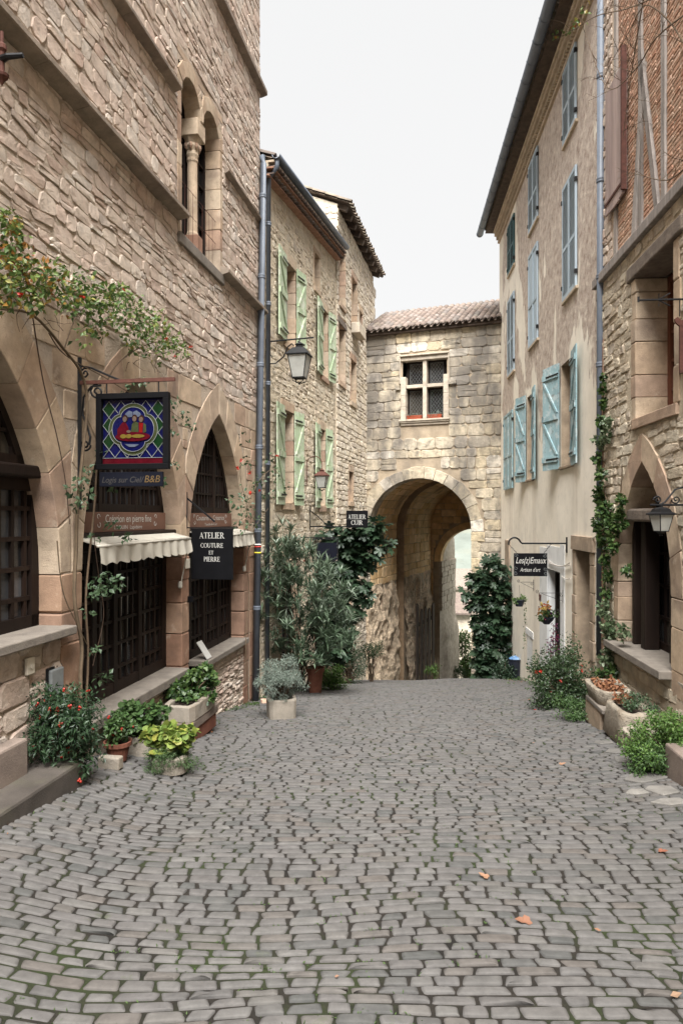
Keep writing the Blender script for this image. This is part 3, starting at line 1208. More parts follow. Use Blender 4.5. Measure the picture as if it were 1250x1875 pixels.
pieces("pier_block", "pier_blocks", WL, js, M['redstone'], LH, rl, 60, .010, .003, minpx=5)
base = rubble(UA, A1.u1, -1.2, zr(-.88), (.15, .27), (.18, .45), rl, [], 0, .016, .008, .03, .25, 2, .1, (.0, .03))
base += rubble(A3.u0 + .53, A3.u1, zr(-2.9), zr(-1.72), (.055, .10), (.14, .36), rl, [], 0, .012, .005, .012, .28, 2, .05, (.0, .03))
base += rubble(A2.u0, A2.u1, zr(-2.3), zr(-1.66), (.14, .24), (.3, .6), rl, [], 0, .012, .005, .012, .18, 2, .05, (.0, .02))
pieces("base_stone", "base_stones", WL, base, M['rubble'], LH, rl, 150, .014, .016)

# sills and thresholds
def slab(W, u0, u1, z0, z1, d0, d1, mat, parent, name="sill", bev=.012):
    m = MB()
    n = max(1, int((u1 - u0) / .7))
    m.wbox(W, u0, u1, z0, z1, d0, d1, .3)
    return build(m, name, mat, parent, bevel=bev)


slab(WL, UA, A1.u1 + .06, zr(-.87), zr(-.805), -.3, .14, M['slab'], LH)
slab(WL, A2.u0 + .01, A2.u1 - .01, zr(-1.69), zr(-1.60), -.3, .12, M['slab'], LH, "threshold")
slab(WL, A3.u0 + .50, A3.u1 + .04, zr(-1.73), zr(-1.66), -.3, .10, M['slab'], LH)
slab(WL, A3.u0 + .01, A3.u0 + .495, zr(-2.2), zr(-2.12), -.3, .06, M['slab'], LH, "threshold")

# string courses: a sloping top, a plain front, a deep underside
def string(W, u0, u1, z, h, dd, mat, parent, name="string_course", step=.9):
    u = u0
    r_ = random.Random(int(u0 * 100))
    while u < u1 - .02:
        w = min(step * r_.uniform(.7, 1.3), u1 - u)
        if u1 - u - w < .25:
            w = u1 - u
        m = MB()
        jz = r_.uniform(-.006, .006)
        P = [(-.03, z + .05), (dd * .85, z - .005), (dd, z - .02), (dd, z - h + .012), (dd - .012, z - h), (.02, z - h - .03), (-.03, z - h - .03)]
        m.prism([W.p(u + .003, b + jz, a) for a, b in P], W.t * (w - .006), r_.random())
        build(m, name, mat, parent)
        u += w


string(WL, UA, uL(7.2), zr(3.17), .075, .17, M['string'], LH)
string(WL, uL(8.47), UB + .06, zr(3.06), .075, .15, M['string'], LH)
string(WL, UA, uL(7.08), zr(4.43), .07, .13, M['string'], LH)
string(WL, uL(8.62), UB + .03, zr(4.36), .05, .09, M['string'], LH)
string(WL, UA, UB + .07, zr(6.33), .10, .13, M['string'], LH)
string(WL, UA, UB + .06, zr(7.9), .10, .12, M['string'], LH)

# twin window with a middle column
tw = MB()
win_u0, win_u1 = uL(7.29), uL(8.46)
umid = (win_u0 + win_u1) / 2
hw = .05 * S
La, Lb = Rarch(win_u0, umid - hw * .7, zr(2.98), zr(4.50)), Rarch(umid + hw * .7, win_u1, zr(2.98), zr(4.50))
sur = []
sur += jamb_stones(win_u0, BW.u0, BW.z0, La.zs, (.3, .55), rl, -.28, .012, 0)
sur += jamb_stones(win_u1, BW.u1, BW.z0, La.zs, (.24, .42), rl, -.28, .012, 0)
# arch heads cut from slabs
for A, side in ((La, 0), (Lb, 1)):
    n = 7
    for k in range(n):
        a0, a1 = math.pi * k / n, math.pi * (k + 1) / n
        q = [(A.uc + A.r * math.cos(a0), A.zs + A.r * math.sin(a0)), (A.uc + A.r * math.cos(a1), A.zs + A.r * math.sin(a1))]
        lo = BW.u0 if side == 0 else umid
        hi = umid if side == 0 else BW.u1
        o_ = []
        for a in (a1, a0):
            cx, sx = math.cos(a), math.sin(a)
            R = .19
            o_.append((min(max(A.uc + (A.r + R) * cx, lo), hi), A.zs + (A.r + R) * sx))
        sur.append((q + o_, -.28, .012 + rl.uniform(-.003, .003), .2 + .25 * rl.random()))
pieces("window_block", "window_blocks", WL, sur, M['ashlar'], LH, rl, 60, .006, .002, minpx=1)
gapf = MB()
gapf.wbox(WL, BW.u0, BW.u1, La.zs + La.r + .12, BW.z1, -.05, .004, .5)
build(gapf, "window_head", M['ashlar'], LH)
colm = MB()
c0 = WL.p(umid, 0, -.14)
def zc(v):
    return zr(v)
m = MB(); m.wbox(WL, umid - .10, umid + .10, zc(2.98), zc(3.20), -.25, -.02, .1)
build(m, "column_base", M['redstone'], LH, bevel=.012)
m = MB(); m.lathe((c0.x, c0.y, 0), [(.085, zc(3.20)), (.085, zc(3.23)), (.075, zc(3.25)), (.072, zc(4.04)), (.082, zc(4.06)), (.082, zc(4.09))], 14, .3)
build(m, "column_shaft", M['ashlar'], LH, smooth=False)
m = MB(); m.lathe((c0.x, c0.y, 0), [(.075, zc(4.09)), (.09, zc(4.13)), (.085, zc(4.17)), (.115, zc(4.22)), (.105, zc(4.25)), (.14, zc(4.31))], 12, .4)
for k in range(8):
    a = 6.283 * k / 8
    p = Vector((c0.x + .105 * math.cos(a), c0.y + .105 * math.sin(a), zc(4.22)))
    m.lathe(p, [(.012, -.05), (.026, -.02), (.028, .01), (.012, .04)], 6, .6)
build(m, "capital", M['ashlar'], LH)
m = MB(); m.wbox(WL, umid - .15, umid + .15, zc(4.31), zc(4.50), -.28, .0, .35)
build(m, "impost", M['ashlar'], LH, bevel=.01)
slab(WL, BW.u0, BW.u1, zr(2.86), zr(2.98), -.3, .05, M['slab'], LH)
for A in (La, Lb):
    w = build(MBX := MB(), "x", None, LH) if False else None
    m = MB()
    m.wbox(WL, A.u0 - .02, A.u1 + .02, A.zb, A.top() + .05, -.34, -.30, .1)
    wp = build(m, "window", M['wood_dark'], LH)
    lattice(WL, wp, A.u0, A.u1, A.zb, A.top() - .01, -.265, 3, 7, .022, M['wood_dark'], M['pane'], rl, span=lambda z, A=A: A.span(z), frame=.04)
    m = MB()
    for zz in (3.35, 3.62):
        m.tube([WL.p(A.u0, zr(zz), -.06), WL.p(A.u1, zr(zz), -.06)], .004, n=5)
    for k in range(1, 5):
        uu = A.u0 + (A.u1 - A.u0) * k / 5
        m.tube([WL.p(uu, zr(2.98), -.06), WL.p(uu, zr(3.62), -.06)], .003, n=5)
    build(m, "guard_bars", M['rust'], LH)

# joinery in the three arches
DR = -.25
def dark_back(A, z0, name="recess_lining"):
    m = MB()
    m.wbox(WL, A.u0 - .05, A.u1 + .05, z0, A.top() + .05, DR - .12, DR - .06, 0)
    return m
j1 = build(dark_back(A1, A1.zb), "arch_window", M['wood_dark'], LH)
lattice(WL, j1, A1.u0, A1.u1, A1.zb, zr(.27), DR, 14, 5, .04, M['wood_dark'], M['curtain_reflect'], rl, posts=(5, 9), frame=.11)
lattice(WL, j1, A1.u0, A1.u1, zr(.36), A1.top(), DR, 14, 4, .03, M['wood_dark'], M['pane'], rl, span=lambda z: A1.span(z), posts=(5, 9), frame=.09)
m = MB(); m.wbox(WL, A1.u0 - .1, A1.u1 - .005, zr(.27), zr(.36), DR - .02, DR + .17, .3)
build(m, "transom", M['wood_dark'], j1, bevel=.02)
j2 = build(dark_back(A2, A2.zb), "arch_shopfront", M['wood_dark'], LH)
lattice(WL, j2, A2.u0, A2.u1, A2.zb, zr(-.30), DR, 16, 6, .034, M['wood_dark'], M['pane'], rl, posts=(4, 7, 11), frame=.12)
lattice(WL, j2, A2.u0, A2.u1, zr(.03), A2.top(), DR, 20, 5, .028, M['wood_dark'], M['curtain_reflect'], rl, span=lambda z: A2.span(z), posts=(6, 13), frame=.10)
m = MB(); m.wbox(WL, A2.u0 + .005, A2.u1 - .005, zr(-.30), zr(-.19), DR - .02, DR + .07, .2)
m.wbox(WL, A2.u0 + .005, A2.u1 - .005, zr(-.19), zr(-.14), DR - .02, DR + .19, .7)
build(m, "transom", M['wood_dark'], j2, bevel=.012)
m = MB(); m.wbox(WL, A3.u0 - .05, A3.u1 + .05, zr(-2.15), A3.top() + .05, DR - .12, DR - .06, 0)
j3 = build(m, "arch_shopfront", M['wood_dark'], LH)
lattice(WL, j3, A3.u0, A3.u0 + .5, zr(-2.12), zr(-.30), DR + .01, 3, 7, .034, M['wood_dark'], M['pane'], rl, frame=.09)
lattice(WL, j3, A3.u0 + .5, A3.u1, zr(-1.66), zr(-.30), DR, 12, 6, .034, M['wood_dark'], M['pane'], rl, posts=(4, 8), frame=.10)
lattice(WL, j3, A3.u0, A3.u1, zr(.03), A3.top(), DR, 20, 5, .026, M['wood_dark'], M['curtain_reflect'], rl, span=lambda z: A3.span(z), posts=(6, 13), frame=.10)
m = MB(); m.wbox(WL, A3.u0 + .005, A3.u1 - .005, zr(-.30), zr(-.19), DR - .02, DR + .07, .2)
m.wbox(WL, A3.u0 + .005, A3.u1 - .005, zr(-.19), zr(-.14), DR - .02, DR + .17, .7)
build(m, "transom", M['wood_dark'], j3, bevel=.012)


# ------------------------------------------------------------------ shutters and tiles
def shutter(W, parent, hinge, z0, z1, width, sgn, ang, mat, rng, braced=True, nb=4, name="shutter", dh=.03):
    """board leaf hung at u=hinge, folded back (sgn: -1 toward lower u), standing ang degrees off the wall"""
    a = math.radians(ang)
    dirv = (W.t * sgn * math.cos(a) + W.n * math.sin(a))
    nv = (W.n * math.cos(a) - W.t * sgn * math.sin(a))
    o = W.p(hinge, 0, dh)
    Z = Vector((0, 0, 1))

    def pt(s_, z, d):
        q = o + dirv * s_ + nv * d
        return Vector((q.x, q.y, z))
    zm = (z0 + z1) / 2
    leaf = None
    for f in (.5, .10, .90):
        m = MB()
        zz = z0 + (z1 - z0) * f
        m.hexa([pt(.01, zz - .055, .026), pt(width - .01, zz - .055, .026), pt(width - .01, zz + .055, .026), pt(.01, zz + .055, .026),
                pt(.01, zz - .055, .052), pt(width - .01, zz - .055, .052), pt(width - .01, zz + .055, .052), pt(.01, zz + .055, .052)], rng.random())
        q_ = build(m, name if leaf is None else "batten", mat, parent if leaf is None else leaf)
        leaf = leaf or q_
    w = width / nb
    for k in range(nb):
        m = MB()
        dz = rng.uniform(-.006, .006)
        dd = rng.uniform(-.002, .002)
        s0, s1 = k * w + .0015, (k + 1) * w - .0015
        m.hexa([pt(s0, z0 + dz, 0), pt(s1, z0 + dz, 0), pt(s1, z1 + dz, 0), pt(s0, z1 + dz, 0),
                pt(s0, z0 + dz, .025 + dd), pt(s1, z0 + dz, .025 + dd), pt(s1, z1 + dz, .025 + dd), pt(s0, z1 + dz, .025 + dd)], rng.random())
        build(m, "board", mat, leaf)
    if braced:
        m = MB()
        for fa, fb, ea, eb in ((.14, .46, .02, .98), (.54, .86, .02, .98)):
            za, zb = z0 + (z1 - z0) * fa, z0 + (z1 - z0) * fb
            sa, sb = width * ea, width * eb
            m.hexa([pt(sa - .035 + .035, za, .026), pt(sa + .07, za, .026), pt(sb, zb, .026), pt(sb - .07, zb, .026),
                    pt(sa, za, .048), pt(sa + .07, za, .048), pt(sb, zb, .048), pt(sb - .07, zb, .048)], rng.random())
        build(m, "brace", mat, leaf)
    m = MB()
    for f in (.10, .90):
        zz = z0 + (z1 - z0) * f
        m.bar(pt(-.05, zz, .056), pt(width * .7, zz, .056), .006, .03)
    m.tube([pt(width * .9, zm - .06, .054), pt(width * .9, zm + .06, .054), pt(width * .9, zm + .06, .075)], .006, n=5)
    build(m, "strap_hinge", M['iron'], leaf)
    return leaf


def louvre(W, parent, u0, u1, z0, z1, mat, rng, d=.03, solid=False):
    um = (u0 + u1) / 2
    for a, b in ((u0, um - .004), (um + .004, u1)):
        m = MB()
        fw = .05
        m.wbox(W, a, a + fw, z0, z1, d, d + .035, rng.random())
        m.wbox(W, b - fw, b, z0, z1, d, d + .035, rng.random())
        zs_ = [z0, z0 + (z1 - z0) * .42, z1 - .07]
        for zz in zs_:
            m.wbox(W, a + fw, b - fw, zz, zz + .07, d + .001, d + .034, rng.random())
        lf = build(m, "shutter", mat, parent)
        if solid:
            nb = 3
            w = (b - a - 2 * fw) / nb
            for k in range(nb):
                m = MB()
                m.wbox(W, a + fw + k * w + .001, a + fw + (k + 1) * w - .001, z0 + .07, z1 - .07, d + .004, d + .02, rng.random())
                build(m, "board", mat, lf)
        else:
            m = MB()
            for za, zb in ((zs_[0] + .07, zs_[1]), (zs_[1] + .07, zs_[2])):
                z = za + .012
                while z < zb - .02:
                    m.hexa([W.p(a + fw, z + .020, d + .018), W.p(b - fw, z + .020, d + .018), W.p(b - fw, z + .030, d + .020), W.p(a + fw, z + .030, d + .020),
                            W.p(a + fw, z - .008, d + .030), W.p(b - fw, z - .008, d + .030), W.p(b - fw, z, d + .033), W.p(a + fw, z, d + .033)], rng.random())
                    z += .040
            m.wbox(W, a + fw, b - fw, z0 + .05, z1 - .05, d - .012, d - .004, .5)
            build(m, "louvre_slats", mat, lf)
        m = MB()
        for f in (.12, .88):
            zz = z0 + (z1 - z0) * f
            uu = a if a == u0 else b
            m.wbox(W, uu - .03, uu + .03, zz - .035, zz + .035, d + .001, d + .05, 0)
        build(m, "strap_hinge", M['iron'], lf)


def tile_mesh(name, L, r0, r1, mat, th=.014, n=6, rnd=.5):
    """half-round canal tile running along +X, hollow side down"""
    mb = MB()
    rings = []
    for x, r in ((0, r0), (L, r1)):
        o_ = [mb.vert((x, -r * math.cos(math.pi * k / n), r * math.sin(math.pi * k / n) * .85), rnd) for k in range(n + 1)]
        i_ = [mb.vert((x, -(r - th) * math.cos(math.pi * k / n), (r - th) * math.sin(math.pi * k / n) * .85), rnd) for k in range(n + 1)]
        rings.append((o_, i_))
    (a, ai), (b, bi) = rings
    for k in range(n):
        mb.face(a[k], a[k + 1], b[k + 1], b[k])
        mb.face(ai[k + 1], ai[k], bi[k], bi[k + 1])
        mb.face(a[k], ai[k], ai[k + 1], a[k + 1])
        mb.face(b[k + 1], bi[k + 1], bi[k], b[k])
    return mesh_of(mb, name, mat, (0, 0, 0), True)


TILES = [tile_mesh("tile", .42, .095, .078, M['tile'], rnd=r) for r in (.05, .2, .35, .5, .65, .8, .95)]
OTILES = [tile_mesh("tile", .42, .095, .078, M['oldtile'], rnd=r) for r in (.1, .4, .7, .95)]


def tile_roof(W, parent, u0, u1, z_e, d_e, pitch, rows, meshes, rng, step=.36, pitchu=.20, under=None, rowoff=0):
    """canal tiles laid up-slope from an eave line at (z_e, d_e)"""
    ca, sa = math.cos(pitch), math.sin(pitch)
    up = W.n * -ca + Vector((0, 0, sa))
    X = -up                                # tile runs down-slope from its narrow end
    nz = W.n * sa + Vector((0, 0, ca))
    ncol = int((u1 - u0) / pitchu)
    for c in range(ncol + 1):
        u = u0 + pitchu * (c + .5) * (u1 - u0) / (pitchu * (ncol + 1))
        for k in range(rows):
            p = W.p(u + rng.uniform(-.008, .008), z_e, d_e) + up * (k * step + .40 + rng.uniform(-.02, .02)) + nz * (.055 + rng.uniform(-.004, .006))
            ax = (-up + nz * .045 + W.t * rng.uniform(-.03, .03)).normalized()
            ay = nz.cross(ax).normalized()
            az = ax.cross(ay)
            Mx = Matrix(((ax.x, ay.x, az.x, p.x), (ax.y, ay.y, az.y, p.y), (ax.z, ay.z, az.z, p.z), (0, 0, 0, 1)))
            Mx = Mx @ Matrix.Translation((0, 0, 0)) 
            place(meshes[rng.randrange(len(meshes))], "roof_tile", parent, Mx @ Matrix.Rotation(0, 4, 'X') )
    # the channel tiles and boards under them: a corrugated sheet
    m = MB()
    n = (ncol + 1) * 6
    L = rows * step + .3
    e0, e1 = [], []
    for i in range(n + 1):
        u = u0 + (u1 - u0) * i / n
        h = .022 * math.cos(6.283 * (i / 6.0)) * -1
        q = W.p(u, z_e, d_e) + nz * (.03 + h) + up * .03
        e0.append(m.vert(q, .5))
        e1.append(m.vert(q + up * L, .5))
    for i in range(n):
        m.face(e0[i], e0[i + 1], e1[i + 1], e1[i])
    e2 = [m.vert(W.p(u0, z_e, d_e) + up * .04 - nz * .01, .3), m.vert(W.p(u1, z_e, d_e) + up * .04 - nz * .01, .3),
          m.vert(W.p(u1, z_e, d_e) + up * L - nz * .01, .3), m.vert(W.p(u0, z_e, d_e) + up * L - nz * .01, .3)]
    m.face(*e2)
    build(m, "channel_tiles", M['oldtile'], parent)


# ------------------------------------------------------------------ green-shuttered house
MH = thing("green_shuttered_house", "golden rubble house with pale green shutters beyond the grey downpipes", "house", WM.p(WM.uy(12.5), -1.5))
rm = random.Random(31)
uM = WM.uy
m0, m1, mtop = uM(10.25), uM(15.0), zr(5.30)
SLP = .50 * S / (m1 - m0)          # the eave climbs slightly towards the gate


def wpx(W, xa, ya, xb, yb):
    """rectangular opening from two image corners, levelled"""
    a, b = W.px(xa, ya), W.px(xb, yb)
    return a, b


mw = [Rect(uM(11.40), uM(11.98), zr(2.92), zr(4.26)), Rect(uM(13.78), uM(14.28), zr(2.84), zr(4.2)),
      Rect(uM(11.30), uM(11.85), zr(.22), zr(1.76)), Rect(uM(13.6), uM(14.05), zr(.20), zr(1.74)),
      Rect(uM(13.25), uM(13.62), zr(4.45), zr(5.10))]
md = [Rect(uM(11.2), uM(12.2), -2.6, zr(-.9)), Rect(uM(13.3), uM(14.2), -3.0, zr(-1.1))]
backing(WM, m0 - .2, m1, -5, mtop, mw + md, .05, -.002, M['mortar_m'], MH)
shell(WM, m0 - .2, m1, -5, mtop, 5, -.03, M['mortar_m'], MH)
st = rubble(m0, m1, -2.9, mtop, (.09, .19), (.14, .40), rm, mw + md, .12, .020, .012, .03, .3, 2, .2, (-.004, .014))
pieces("stone", "small_stones", WM, st, M['rub_m'], MH, rm, 300, .014, .012)
sur = []
for h in mw[:4] + md:
    sur += rect_surround(h, .12, rm, -.22, .2)
sur += rect_surround(mw[4], .1, rm, -.22, .12)
pieces("dressed_block", "dressed_blocks", WM, sur, M['ashlar'], MH, rm, 90, .006, .003, minpx=4)
for h in mw + md:
    m = MB()
    m.wbox(WM, h.u0 - .04, h.u1 + .04, h.z0 - .04, h.z1 + .04, -.30, -.24, 0)
    wp = build(m, "window" if h in mw else "door", M['wood_dark'], MH)
    lattice(WM, wp, h.u0, h.u1, h.z0, h.z1, -.205, 2 if h in mw else 3, 4, .03, M['wood_grey'] if h in mw else M['wood_dark'], M['pane'], rm, frame=.06)
for h, wd in zip(mw[:4], (.50, .50, .50, .46)):
    shutter(WM, MH, h.u0 - .02, h.z0 - .04, h.z1 + .06, wd * 1.25, -1, 4, M['green'], rm)
    shutter(WM, MH, h.u1 + .02, h.z0 - .04, h.z1 + .06, wd * .9, 1, 9, M['green'], rm)
# corbelled tile cornice, gutter
for row, (zz, dd) in enumerate(((mtop - .26, .06), (mtop - .13, .14), )):
    n = 34
    for k in range(n):
        u = m0 + (m1 - m0) * (k + .5) / n
        p = WM.p(u, zz, dd)
        ax, az = WM.n, Vector((0, 0, 1))
        ay = az.cross(ax)
        sc = .62
        Mx = Matrix(((ax.x * .42, ay.x * sc, az.x * sc, p.x), (ax.y * .42, ay.y * sc, az.y * sc, p.y), (ax.z, ay.z, az.z * sc, p.z), (0, 0, 0, 1)))
        place(TILES[rm.randrange(7)], "cornice_tile", MH, Mx)
    m = MB()
    m.wbox(WM, m0, m1, zz - .032, zz - .002, -.02, dd + .10, .4)
    build(m, "cornice_course", M['redcornice'], MH)
    m = MB()
    m.wbox(WM, m0, m1, zz, zz + .085, -.02, dd + .0, .4)
    build(m, "cornice_bed", M['mortar_m'], MH)
m = MB()
m.wbox(WM, m0, m1, mtop - .05, mtop - .012, -.1, .26, .4)
build(m, "eave_course", M['cornice'], MH)
gp = []
m = MB()
n = 8
ring = []
for u in (m0 - .02, m1 + .06):
    ring.append([m.vert(WM.p(u, mtop + .075 - .075 * math.sin(math.pi * k / n), .30 - .075 * math.cos(math.pi * k / n))) for k in range(n + 1)])
for k in range(n):
    m.face(ring[0][k], ring[0][k + 1], ring[1][k + 1], ring[1][k])
o = build(m, "gutter", M['zinc'], MH, smooth=True)
sd = o.modifiers.new("solid", 'SOLIDIFY'); sd.thickness = .006
tile_roof(WM, MH, m0, m1, mtop + .01, .22, math.radians(20), 6, TILES, rm)

st = rubble(m0, m1, mtop, mtop + .50 * S, (.09, .16), (.14, .36), rm, [], 0, .020, .012, .02, .3, 2, .1, (-.004, .014), urange=lambda z: (m0 + (z + .05 - mtop) / SLP, m1))
pieces("upper_stone", "upper_stones", WM, st, M['rub_m'], MH, rm, 60, .014, .012)
m = MB(); m.prism([WM.p(m0, mtop, -.3), WM.p(m1, mtop, -.3), WM.p(m1, mtop + .50 * S, -.3)], WM.n * .298)
build(m, "upper_wall", M['mortar_m'], MH)
bpy.context.view_layer.update()
for o in list(MH.children):
    nm = o.name.split('.')[0]
    if nm in ("cornice_course", "cornice_bed", "eave_course", "gutter", "channel_tiles"):
        for v in o.data.vertices:
            w_ = Vector(v.co) + Vector(ORG[MH.name])
            v.co.z += SLP * max(0, (w_ - WM.o).dot(WM.t) - m0)
    elif nm in ("cornice_tile", "roof_tile"):
        w_ = o.matrix_local.translation + Vector(ORG[MH.name])
        o.location.z += SLP * max(0, (w_ - WM.o).dot(WM.t) - m0)

# ------------------------------------------------------------------ stone house with deep eaves
TH_ = thing("deep_eaved_house", "old stone house with deep tiled eaves between green shutters and gate", "house", WM.p(WM.uy(16.5), -3))
rt = random.Random(41)
t0, t1, ttop = uM(15.02), uM(19.4), zr(6.75)
tw_ = [Rect(*(WM.px(618, 0)[0], WM.px(628, 0)[0]), zr(4.75), zr(5.95)), Rect(WM.px(641, 0)[0], WM.px(650, 0)[0], zr(4.65), zr(5.75)),
       Rect(WM.px(617, 0)[0], WM.px(628, 0)[0], zr(3.0), zr(4.25)), Rect(WM.px(639, 0)[0], WM.px(648, 0)[0], zr(2.75), zr(3.75)),
       Rect(WM.px(636, 0)[0], WM.px(643, 0)[0], zr(.35), zr(1.05)), Rect(WM.px(655, 0)[0], WM.px(660, 0)[0], zr(4.6), zr(5.2))]
td = [Rect(uM(15.5), uM(16.4), -4.4, zr(-1.35))]
DT = .05
backing(WM, t0, t1, -7, ttop, tw_ + td, .05, DT - .03, M['mortar_m'], TH_)
shell(WM, t0, t1, -7, ttop, 5, DT - .03, M['mortar_m'], TH_)


class Off:
    def __init__(s, W, d):
        s.W, s.d = W, d
        s.n, s.t = W.n, W.t

    def p(s, u, z, d=0.0):
        return s.W.p(u, z, d + s.d)


WT = Off(WM, DT)
st = rubble(t0, t1, -4.2, ttop, (.10, .22), (.16, .42), rt, tw_ + td, .1, .014, .008, .02, .2, 2, .1, (-.006, .016))
pieces("stone", "small_stones", WT, st, M['rub_t'], TH_, rt, 300, .014, .014)
sur = []
for h in tw_ + td:
    sur += rect_surround(h, .10, rt, -.25, .2)
pieces("dressed_block", "dressed_blocks", WT, sur, M['ashlar'], TH_, rt, 60, .006, .003, minpx=4)
for h in tw_ + td:
    m = MB()
    m.wbox(WT, h.u0 - .04, h.u1 + .04, h.z0 - .04, h.z1 + .04, -.32, -.26, 0)
    wp = build(m, "window" if h in tw_ else "door", M['wood_dark'], TH_)
    lattice(WT, wp, h.u0, h.u1, h.z0, h.z1, -.22, 2, 4, .03, M['wood_grey'], M['pane'], rt, frame=.05)
m = MB(); h = tw_[1]
m.wbox(WT, h.u0 - .1, h.u1 + .14, h.z0 - .34, h.z0 - .02, .0, .26, .3)
build(m, "window_box_stone", M['rub_t'], TH_, bevel=.02)
m = MB(); h = tw_[2]
m.wbox(WT, h.u0 - .16, h.u1 + .16, h.z1 + .004, h.z1 + .18, -.2, .035, .3)
build(m, "lintel", M['lintel'], TH_, bevel=.01)
# rafter ends, boards, tiles
pit = math.radians(22)
for k in range(10):
    u = t0 + .15 + (t1 - t0 - .3) * k / 9
    m = MB()
    a = WT.p(u, ttop + .06 + .5 * math.tan(pit), -.5)
    b = WT.p(u, ttop + .06 - .24 * math.tan(pit), .24)
    m.bar(a, b, .13, .15, rt.random())
    build(m, "rafter", M['oak'], TH_)
m = MB()
for a, b, up_ in ((-.6, .28, .145),):
    P = [WT.p(t0 - .05, ttop + up_ - a * math.tan(pit), a), WT.p(t1 + .3, ttop + up_ - a * math.tan(pit), a),
         WT.p(t1 + .3, ttop + up_ - b * math.tan(pit), b), WT.p(t0 - .05, ttop + up_ - b * math.tan(pit), b)]
    m.prism(P, (0, 0, .03), .5)
build(m, "eave_boards", M['oak'], TH_)
tile_roof(WT, TH_, t0 - .08, t1 + .3, ttop + .17 - .33 * math.tan(pit), .33, pit, 11, OTILES, rt, pitchu=.22)
# gable above the lower roof, facing the camera
WE = Wall(WT.p(t0, 0, 0).x, WT.p(t0, 0, 0).y, -WM.n.x, -WM.n.y, 1)
WE = Wall(WT.p(t0, 0, -4.2).x, WT.p(t0, 0, -4.2).y, WM.n.x, WM.n.y, 1)
st = rubble(0, 4.2, mtop - .1, ttop + .05, (.12, .24), (.18, .45), rt, [], 0, .014, .01, .02, .2, 2, .1, (-.006, .016))
pieces("gable_stone", "gable_stones", WE, st, M['rub_t'], TH_, rt, 60, .014, .014)
m = MB()
for k in range(7):
    u = .3 + k * .6
m.prism([WE.p(0, ttop + .03, .0), WE.p(4.2, ttop + .03, .0), WE.p(4.2, ttop + .08, 0), WE.p(0, ttop + 4.2 * math.tan(pit) + .06, 0)], WE.n * -.3, .4)
build(m, "gable_top", M['rub_t'], TH_)
# far quoins, left toothed
for k in range(9):
    m = MB()
    z = zr(4.1) + k * .33
    w = .18 if k % 2 else .34
    m.wbox(WT, t1 - .3, t1 + w, z, z + .30, -.4, .012 + .01 * (k % 3), rt.random())
    build(m, "quoin", M['rub_t'], TH_, bevel=.015)

# ------------------------------------------------------------------ gate tower
GT = thing("gate_tower", "old limestone gate tower with round arch and cross window closing the street", "gate tower", WG.p(2.2, -3.6))
rg = random.Random(51)
gu1 = 3.585 * S
GL, GR = WG.px(674, 969)[0], WG.px(862, 969)[0]
crown = WG.px(770, 876)[1]
gr = (GR - GL) / 2
gzs = crown - gr
GA = Rarch(GL, GR, -6.5, gzs)
gtop = zr(4.80)
wa, wb = WG.px(741, 662), WG.px(813, 764)
GWn = Rect(wa[0], wb[0], wb[1], (wa[1] + WG.px(813, 655)[1]) / 2)
FT = .14                                            # moulded frame
backing(WG, -.3, gu1 + .3, -7, gtop, [GA, GWn], .08, -.02, M['mortar_g'], GT)
st = rubble(0, gu1, zr(-5.6), gtop - .02, (.17, .30), (.20, .52), rg, [GA, GWn], 0, .012, .008, .02, .2, 2, .18, (-.006, .018), d0=-.03)
# leave room for voussoirs and window frame
def near(stn):
    c = (sum(p[0] for p in stn[0]) / len(stn[0]), sum(p[1] for p in stn[0]) / len(stn[0]))
    return c
st = rubble(0, gu1, zr(-5.6), gtop - .02, (.24, .40), (.28, .72), rg, [type('H', (), {'span': lambda s, z, g=0: GA.span(z, .42) if z > gzs - .3 else GA.span(z, 0.0)})(), Rect(GWn.u0 - FT, GWn.u1 + FT, GWn.z0 - .26, GWn.z1 + FT)], 0, .012, .008, .02, .2, 2, .18, (-.006, .018), d0=-.03)
pieces("stone", "small_stones", WG, st, M['gate'], GT, rg, 300, .013, .014)
def shrink(q, k=.98):
    a_, b_ = sum(p[0] for p in q) / len(q), sum(p[1] for p in q) / len(q)
    return [(a_ + (x - a_) * k, b_ + (y - b_) * k) for x, y in q]


vv = [(soft(shrink(q), rg, .05, .006), -.6, .014 + rg.uniform(-.006, .006), rg.random()) for q in GA.voussoirs(.42, 15, rg)]
vv += [(soft(q, rg, .05, .004), -.6, .012, rg.random()) for q in [[(GL - .42, gzs - .3), (GL, gzs - .3), (GL, gzs - .004), (GL - .42, gzs - .004)], [(GR, gzs - .3), (GR + .42, gzs - .3), (GR + .42, gzs - .004), (GR, gzs - .004)]]]
pieces("voussoir", "voussoirs", WG, vv, M['gate'], GT, rg, 60, .012, .005, minpx=4)
# jamb faces of the front arch
jj = jamb_stones(GR, GR + .3, zr(-5.6), gzs - .3, (.3, .45), rg, -.6, .013, .4)
pieces("jamb_block", "jamb_blocks", WG, jj, M['gate'], GT, rg, 40, .012, .005, minpx=4)
# body behind: sides, roof slope carried by the box
Dt = 7.0 * S


def passage_ring(D0, D1, uc, r, zs, mat, name, n=22, zb=-9):
    m = MB()
    prev = None
    for k in range(n + 3):
        if k == 0:
            uu, zz = uc - r, zb
        elif k == n + 2:
            uu, zz = uc + r, zb
        else:
            a = math.pi * (k - 1) / n
            uu, zz = uc - r * math.cos(a), zs + r * math.sin(a)
        cur = (m.vert(WG.p(uu, zz, -D0)), m.vert(WG.p(uu, zz, -D1)))
        if prev:
            m.face(prev[0], cur[0], cur[1], prev[1])
        prev = cur
    return build(m, name, mat, GT, smooth=False)


